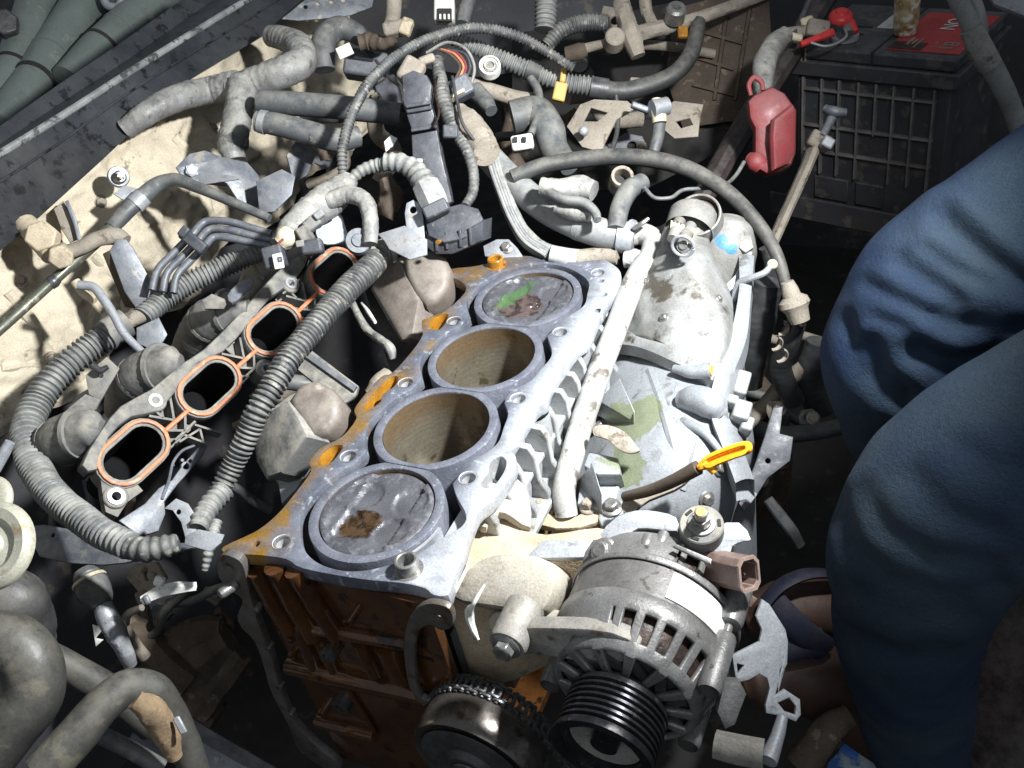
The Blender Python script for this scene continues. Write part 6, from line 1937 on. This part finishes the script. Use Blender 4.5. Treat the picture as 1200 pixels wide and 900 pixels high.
MB().tube(tp((170, 840, .82, 60), (250, 888, .82, 56), (330, 930, .82, 50)), n=8, flat=.8).obj('rail', M['bluegrey'], t, smooth=30)
t = thing('tie_rod_boot', 'dusty bellows boot on a foil-wrapped rod', 'boot', D(110, 690, .85))
b = MB()
axd2 = (D(98, 668, .86) - D(122, 712, .85)).normalized()
q = frame(D(112, 694, .85), axd2)
b.lathe(q, [(1e-4, -.016), (.009, -.014), (.0125, -.008), (.0145, .0), (.0150, .008), (.012, .016), (.0125, .018), (.009, .024), (1e-4, .024)], 26)
b.obj('boot', M['hose'], t)
MB().lathe(q @ Matrix.Translation((0, 0, .012)), [(.0150, -.001), (.0158, 0), (.0150, .002)], 26).obj('ring', M['cream'], t)
MB().tube(tp((118, 704, .848, 20), (126, 722, .846, 24), (136, 742, .846, 26), (146, 762, .85, 20), (152, 778, .86, 16)), n=16, wrinkle=.12, seed=6).obj('foil', M['zinc_spot'], t)
t = thing('plastic_clip', 'white plastic clip strip lying in the dark gap', 'clip', D(195, 705, .8))
MB().tube(tp((166, 704, .80, 11), (185, 694, .80, 14), (205, 689, .80, 14), (230, 687, .80, 10)), n=4, flat=.5).obj('strip', M['white'], t, smooth=20)
blob('knob', 187, 681, .80, 12, 12, 10, 'white', t, rot=-20)
blob('dark_end', 172, 703, .798, 8, 12, 6, 'bluegrey', t, rot=25)
gbx = thing('steering_rack', 'dim brown mud-coated casting deep in the gap beside the block', 'casting', D(240, 800, 1.05))
for k, (pts) in enumerate((((150, 720, 1.0, 20), (170, 745, 1.0, 30), (195, 775, 1.0, 36), (225, 800, 1.0, 40)), ((200, 760, 1.02, 50), (235, 745, 1.02, 44), (262, 740, 1.02, 34)), ((205, 800, 1.02, 60), (240, 770, 1.02, 60), (270, 750, 1.02, 40)), ((230, 830, 1.02, 46), (262, 790, 1.02, 40), (285, 765, 1.02, 30)), ((160, 790, 1.04, 60), (200, 820, 1.04, 70), (250, 850, 1.04, 60)))):
    MB().tube(tp(*pts), n=8, wrinkle=.12, seed=k).obj('casting', M['dirt_brown'], gbx, smooth=30)
t = thing('loose_tab', 'small torn white tab in the dark gap', 'tab', D(112, 740, .9))
pplate('tab', frame(D(112, 742, .9), TOCAM), [(108, 732), (122, 736), (112, 748), (121, 750), (112, 758), (110, 746)], [], .002, M['white'], t)
hose('brake_hose', 'thin curved pipe between the clip strip and the mud-coated casting', 'pipe', ((166, 712, .84, 8), (150, 720, .85, 10), (146, 732, .86, 12), (156, 752, .87, 14), (170, 770, .88, 14)), 'beige_metal')
# white funnel-like piece at the left end of the loop
t = thing('pale_pipe_end', 'small pale blue-white pipe end beside the conduit loop', 'pipe', D(5, 535, .8))
MB().tube(tp((-6, 550, .8, 14), (4, 532, .8, 14), (12, 518, .8, 12)), n=12).obj('pipe', M['zinc'], t)
# engine bay clutter behind the manifold: bracket bits
t = thing('bracket_cluster', 'dusty stamped brackets under the conduit sleeve', 'brackets', W(120, 440, -.05))
pplate('bracket', frame(D(125, 440, .90), (.6, -.5, .6)), [(100, 440), (125, 418), (140, 432), (128, 452), (118, 470), (104, 462)], [(118, 440, 3)], .004, M['greyplas'], t)
pplate('bracket', frame(D(100, 470, .88), (.5, -.5, .7)), [(80, 478), (100, 462), (118, 468), (112, 480), (96, 486)], [], .004, M['greyplas'], t)
MB().tube(tp((108, 428, .89, 8), (118, 434, .89, 8), (126, 430, .89, 6)), n=10).obj('pin', M['steel_dark'], t)
pplate('bracket', frame(D(180, 390, .93), (.6, -.5, .6)), [(160, 384), (186, 372), (196, 392), (184, 412), (160, 402)], [], .004, M['bluegrey'], t)
t = thing('vacuum_actuator', 'small grey plastic arm above the manifold runners', 'actuator', W(270, 345, -.05))
pplate('arm', frame(D(278, 340, .93), (.6, -.5, .6)), [(266, 346), (278, 332), (292, 326), (298, 332), (286, 346), (272, 356)], [], .008, M['bluegrey'], t, bevel=.002, smo=2)
pplate('web', frame(D(250, 352, .93), (.6, -.5, .6)), [(236, 352), (248, 344), (268, 352), (262, 362), (240, 362)], [], .006, M['greyplas'], t, bevel=.001)
M['muddy'] = M['dirt_brown']

# ---------------------------------------------------------------- small clutter in the upper middle of the bay
t = thing('crusted_joint', 'crusted brown joint on the upright pipe with a short side hose', 'joint', D(466, 45, 1.19))
blob('nut', 464, 34, 1.18, 30, 16, 20, 'beige_metal', t, rot=12, bevel=.004)
blob('flange', 476, 32, 1.175, 14, 20, 14, 'brassy', t, rot=-20, bevel=.003)
MB().tube(tp((420, 50, 1.2, 20), (432, 48, 1.2, 22), (450, 50, 1.19, 16), (462, 44, 1.185, 14)), n=14, corr=(.012, .12)).obj('side_hose', M['dirt_brown'], t)
blob('pale_tab', 404, 60, 1.17, 18, 14, 3, 'white', t, rot=25, bevel=.0008)
t = thing('relay_block', 'dim blue-grey relay block behind the ribbed conduits', 'relay', D(420, 80, 1.25))
blob('body', 430, 78, 1.26, 50, 30, 30, 'bluegrey', t, rot=-8, bevel=.004)
blob('lid', 424, 66, 1.245, 30, 12, 20, 'blackplas', t, rot=-8, bevel=.003)
t = thing('relay_block', 'dim grey moulded bracket behind the wiring tower', 'relay', D(455, 115, 1.2))
blob('body', 452, 112, 1.2, 34, 40, 24, 'blackplas', t, rot=14, bevel=.004)
blob('pale_edge', 440, 96, 1.18, 22, 6, 8, 'greyplas', t, rot=30, bevel=.001)
t = thing('upright_hose', 'grey-blue upright hose beside the white three-pin plug', 'hose', D(548, 20, 1.22))
MB().tube(tp((552, -10, 1.22, 16), (546, 10, 1.22, 18), (542, 28, 1.215, 16)), n=14).obj('hose', M['hose'], t)
for k, (lab, pts, mm) in enumerate((('black wire sagging behind the wiring tower', ((440, 70, 1.15, 4), (455, 90, 1.14, 4), (470, 105, 1.1, 4), (474, 130, 1.08, 4)), 'rubber_clean'),
                                    ('pale grey wire curling by the square plug', ((500, 62, 1.07, 4), (524, 50, 1.06, 4), (548, 60, 1.05, 4), (556, 80, 1.05, 4), (552, 100, 1.05, 4)), 'tape'),
                                    ('brown wire hanging in front of the wiring tower', ((512, 90, 1.02, 3), (510, 110, 1.0, 3), (514, 135, .99, 3), (508, 150, .985, 3)), 'copper'),
                                    ('thin dark wire along the slim sleeve', ((530, 90, 1.03, 4), (536, 120, 1.0, 4), (545, 150, .98, 4), (560, 170, .98, 4)), 'rubber_clean'))):
    hose('wire', lab, 'wire', pts, mm, n=8, part='wire')
t = thing('harness_clip', 'grey moulded harness clip on the pale taped trunk', 'clip', D(372, 262, .9))
blob('clip_body', 366, 262, .895, 20, 15, 14, 'greyplas', t, rot=40, bevel=.002)
blob('latch', 374, 252, .89, 12, 9, 10, 'hose_lt', t, rot=40, bevel=.0015)
t = thing('harness_clip', 'dark latch plug between the taped trunk and the last port', 'clip', D(365, 292, .89))
blob('clip_body', 366, 290, .89, 26, 18, 18, 'blackplas', t, rot=10, bevel=.003)
blob('latch', 352, 286, .885, 10, 8, 8, 'greyplas', t, rot=10, bevel=.001)
t = thing('loose_tag', 'white scrap tag in the dark gap under the wiring tower', 'tag', D(460, 168, 1.05))
pplate('tag', frame(D(458, 168, 1.05), TOCAM), [(450, 166), (458, 158), (466, 162), (460, 172), (452, 178)], [], .002, M['white'], t)
t = thing('rusty_casting', 'rust-brown casting glimpsed under the wiring box', 'casting', D(455, 230, 1.05))
MB().tube(tp((452, 210, 1.06, 20), (458, 232, 1.06, 30), (450, 255, 1.06, 24)), n=12, wrinkle=.12).obj('casting', M['dirt_brown'], t)

# bolts and pressed ribs on the firewall
for k, (x, y) in enumerate(((60, 420), (24, 330), (250, 150), (118, 236), (40, 470))):
    surf_bolt(fwo, x, y, .0055, .005, M['beige_metal'], fwo)
for pxs in ([(10, 340), (60, 400), (95, 445)], [(205, 160), (240, 200), (262, 245)], [(0, 430), (40, 425), (75, 440)], [(110, 300), (140, 330), (150, 380)]):
    surf_rib(fwo, pxs, .007, .003, M['firewall'], fwo, 'pressed_rib')

# ---------------------------------------------------------------- dim hoses and brackets filling the depths of the bay
rd = random.Random(21)


def depth_clutter(area, d0, d1, nh, nb, where):
    x0, y0, x1, y1 = area
    for k in range(nh):
        x, y, d_ = rd.uniform(x0, x1), rd.uniform(y0, y1), rd.uniform(d0, d1)
        a = rd.uniform(0, math.pi)
        L_ = rd.uniform(30, 70)
        w_ = rd.uniform(9, 22)
        pts = []
        for j in range(4):
            u = (j - 1.5) / 1.5
            pts.append((x + math.cos(a) * L_ * u + rd.uniform(-12, 12), y + math.sin(a) * L_ * u * .7 + rd.uniform(-10, 10), d_ + .02 * u, w_))
        mi = k % 4
        w_ = 11 if (k // 4) % 2 == 0 else 20
        pts = [(p_[0], p_[1], p_[2], w_) for p_ in pts]
        hose('dim_hose', ('thin ' if w_ < 15 else 'thick ') + ('grey dusty', 'tan mud-coated', 'black rubber', 'brown grimy')[mi] + ' hose ' + where, 'hose', pts, ('hose', 'beige_metal', 'rubber', 'dirt_brown')[mi], n=12, wrinkle=.05, group='dim hoses in the depths')
    for k in range(nb):
        x, y, d_ = rd.uniform(x0, x1), rd.uniform(y0, y1), rd.uniform(d0, d1)
        mi = k % 4
        r_ = 15 if k < 4 else 25
        t_ = thing('dim_bracket', ('small ' if k < 4 else 'large ') + ('tan muddy', 'blue-grey', 'brown grimy', 'dull silver')[mi] + ' bracket plate ' + where, 'bracket', D(x, y, d_ + .02), 'dim brackets in the depths')
        pts = [(x + r_ * rd.uniform(.6, 1.2) * math.cos(q), y + r_ * rd.uniform(.5, 1.1) * math.sin(q)) for q in [i * math.pi / 3 + rd.uniform(-.25, .25) for i in range(6)]]
        n_ = V((rd.uniform(-.3, .6), -.7, rd.uniform(.4, .9)))
        mm_ = M[('beige_metal', 'bluegrey', 'dirt_brown', 'alu_dirty')[mi]]
        pplate('plate', frame(D(x, y, d_), n_), pts, [(x, y, r_ * .22)], .006, mm_, t_, bevel=.0015)
        bolt(t_, D(x + r_ * .45, y, d_ - .003), n_, .005, .006, M['beige_metal'])


depth_clutter((590, 20, 800, 190), 1.18, 1.32, 8, 6, 'deep behind the arched hose')
depth_clutter((360, 90, 470, 220), 1.14, 1.3, 6, 3, 'deep behind the wiring tower')
depth_clutter((120, 660, 300, 830), .98, 1.15, 5, 5, 'deep in the gap before the block')
depth_clutter((250, 420, 440, 600), 1.05, 1.2, 6, 3, 'deep between manifold and block')
depth_clutter((880, 360, 960, 640), .98, 1.15, 6, 4, 'deep beside the knees')
depth_clutter((40, 420, 200, 640), 1.0, 1.12, 5, 4, 'deep under the conduit loop')

# ================================================================ the mechanic's legs
person = thing('person', 'person squatting beside the engine in worn blue jeans and blue strapped sandals', 'person', D(1000, 800, 1.05))
M['jeans'] = mat('worn_jeans', (0.0085, 0.021, 0.058), (0.036, 0.055, 0.074), None, s1=4.5, contrast=.13, grime=.3, gcol=(0.012, 0.016, 0.028), rough=.9, bump=1.0, bs=1100, spec=.2, rvar=.05)
M['skin'] = mat('skin', (0.050, 0.024, 0.015), (0.036, 0.018, 0.012), None, s1=20, rough=.6, bump=.3, bs=300)  # darkened so the colour carries the knee's shadow on the feet
M['strap'] = mat('blue_strap', (0.006, 0.008, 0.026), (0.005, 0.006, 0.018), None, s1=30, rough=.7, bump=.3)  # blue darkened too, knee shadow put into the colour


def leg(b, pts, seed, creases, folds=()):
    """one trouser leg: thick bent tube with gathered folds at the knee"""
    P, Rr = resample(pts, .003)
    fr = frames(P)
    n = 150
    L = [0]
    for i in range(1, len(P)):
        L.append(L[-1] + (P[i] - P[i - 1]).length)
    rings = []
    for i, p in enumerate(P):
        a, c_ = fr[i]
        ring = []
        for k in range(n):
            t = 2 * math.pi * k / n
            r = Rr[i]
            d = a * math.cos(t) + c_ * math.sin(t)
            q = p + d * r
            h = .0035 * noise.noise(q * 11 + V((seed, 0, 0))) + .0016 * noise.noise(q * 34 + V((0, seed, 0)))
            for (s0, wd, amp, wob) in creases:
                s_ = L[i] / L[-1] + wob * noise.noise(d * 1.4 + V((seed, s0 * 9, 2)))
                e = (s_ - s0) / wd
                e2 = (s_ - s0 - wd * 1.3) / (wd * 1.1)
                mask = max(0, .5 + 1.2 * noise.noise(d * 1.1 + V((s0 * 17, seed, 1))))
                h += 1.5 * amp * (-math.exp(-e * e) + .8 * math.exp(-e2 * e2)) * min(1, mask)
            if folds:
                vx, vy = project(q)
                if (q - p).dot(TOCAM) > -.01:
                    for (poly, wd, amp) in folds:
                        best, sg, end = 1e9, 1, 0
                        for m_ in range(len(poly) - 1):
                            (x0, y0), (x1, y1) = poly[m_], poly[m_ + 1]
                            dx, dy = x1 - x0, y1 - y0
                            ll = dx * dx + dy * dy
                            u_ = max(0, min(1, ((vx - x0) * dx + (vy - y0) * dy) / ll))
                            dd = math.hypot(vx - x0 - u_ * dx, vy - y0 - u_ * dy)
                            if dd < best:
                                best = dd
                                sg = 1 if (vx - x0) * dy - (vy - y0) * dx > 0 else -1
                        e = best / (wd * 1.55)
                        if e < 4:
                            h += .75 * amp * (-math.exp(-e * e) + .35 * math.exp(-((e - 1.9) / .9) ** 2) * (1 if sg > 0 else .7))
            ring.append(p + d * (r + h))
        rings.append(ring)
    vs_ = [v for r_ in rings for v in r_]
    fs = [(i * n + k, i * n + (k + 1) % n, (i + 1) * n + (k + 1) % n, (i + 1) * n + k) for i in range(len(rings) - 1) for k in range(n)]
    fs += [tuple(range(n))[::-1], tuple(range((len(rings) - 1) * n, len(rings) * n))]
    b.add(vs_, fs)


def lp(*pts):
    return [(D(x, y, s), r) for x, y, s, r in pts]


CRZ = []
FOLD1 = [([(1108, 258), (1160, 305), (1215, 345)], 9, .011), ([(1085, 292), (1120, 315), (1165, 336)], 5, .006), ([(1055, 306), (1090, 330), (1122, 352)], 6, .008),
         ([(1015, 332), (1050, 350), (1092, 369)], 5, .006), ([(1025, 372), (1062, 384)], 4, .004), ([(1018, 405), (1034, 440), (1064, 464)], 7, .010),
         ([(1074, 412), (1120, 428), (1168, 420)], 9, .012), ([(990, 375), (1002, 425), (1032, 462), (1062, 474)], 6, .007), ([(1110, 375), (1170, 395), (1215, 385)], 10, .009)]
FOLD2 = [([(982, 585), (998, 640), (1040, 680), (1105, 694), (1170, 684)], 8, 0.0042), ([(1008, 575), (1040, 622), (1092, 652), (1160, 660)], 8, 0.0036), ([(1070, 560), (1110, 600), (1170, 622)], 9, 0.0030),
         ([(1000, 690), (1060, 712), (1130, 715)], 9, 0.0042), ([(990, 745), (1050, 765), (1110, 760)], 9, 0.0030), ([(1120, 520), (1160, 545), (1215, 552)], 9, 0.0024)]
b = MB()
leg(b, lp((1420, 190, .66, .095), (1300, 250, .69, .090), (1195, 305, .72, .084), (1110, 352, .75, .076), (1064, 405, .78, .066), (1062, 470, .83, .060), (1082, 550, .90, .056), (1090, 660, 1.0, .050), (1080, 720, 1.06, .046)), 2.0, CRZ, FOLD1)
leg(b, lp((1440, 480, .55, .095), (1320, 510, .58, .086), (1210, 545, .61, .076), (1125, 585, .64, .070), (1082, 640, .67, .064), (1068, 700, .72, .059), (1064, 765, .79, .056), (1072, 830, .87, .052), (1078, 880, .95, .047)), 7.0, CRZ, FOLD2)
jn = b.obj('jeans', M['jeans'], person, smooth=180)
smd = jn.modifiers.new('smooth', 'SMOOTH')
smd.iterations = 5
smd.factor = .5
# feet: one mesh with the ankles
b = MB()
b.tube(lp((1085, 690, 1.03, .040), (1060, 715, 1.03, .040), (1010, 715, 1.0, .042), (965, 710, .97, .041), (925, 712, .96, .038), (890, 722, .96, .030), (872, 728, .96, .016)), n=26, flat=.8)
b.tube(lp((1075, 870, .94, .038), (1040, 850, .95, .040), (990, 815, .96, .041), (950, 795, .96, .040), (915, 795, .96, .036), (885, 800, .96, .028), (870, 804, .96, .015)), n=26, flat=.8)
b.obj('body', M['skin'], person, smooth=180)


def strap(pts, w_=.012):
    P = [D(x, y, s) for x, y, s in pts]
    bb = MB()
    bb.tube([(p, w_) for p in P], n=10, flat=.35)
    bb.obj('sandal_strap', M['strap'], person)


strap([(896, 706, .915), (915, 686, .912), (940, 674, .912), (968, 672, .918), (985, 678, .93)])
strap([(900, 700, .914), (920, 722, .912), (945, 745, .915), (968, 762, .925)], .014)
strap([(905, 762, .925), (935, 756, .922), (965, 752, .925)], .014)

# things low on the right
t = thing('bumper_panel', 'dark grey-brown panel at the lower right behind the jeans', 'panel', D(1180, 850, .95))
pplate('panel', frame(D(1180, 800, .93), (-.35, -.55, .75)), [(1120, 940), (1150, 760), (1175, 660), (1300, 560), (1300, 940)], [], .02, M['barbrown'], t, bevel=.006)
t = thing('blue_rag', 'pale rag with a bright blue patch near the foot', 'rag', D(1000, 890, 1.0))
pplate('rag', frame(D(1000, 885, 1.0), (0, -.4, .9)), [(968, 905), (984, 880), (1002, 862), (1030, 868), (1040, 905)], [], .006, mat('pale_rag', (0.30, 0.36, 0.37), (0.20, 0.26, 0.29), (0.03, 0.10, 0.30), s1=20, s2=26, t3=.55, rough=.9, bump=.6), t, smo=2)
pplate('patch', frame(D(1000, 876, .985), (0, -.4, .9)), [(984, 878), (996, 868), (1006, 876), (1004, 890), (994, 886)], [], .003, mat('bright_blue', (0.02, 0.12, 0.45), None, rough=.6), t, smo=2)
t = thing('wood_splinter', 'thin yellowish wooden sliver beside the rag', 'splinter', D(1010, 858, .97))
MB().tube(tp((955, 868, .97, 10), (990, 862, .965, 10), (1020, 857, .96, 8), (1050, 855, .955, 3)), n=6, flat=.5).obj('sliver', M['brassy'], t, smooth=20)
hose('lower_strut', 'grey-brown muddy rod end below the alternator bracket', 'rod', ((940, 900, .9, 40), (958, 872, .9, 36), (976, 850, .9, 34), (996, 838, .9, 26)), 'dirt_brown', wrinkle=.1, part='rod')
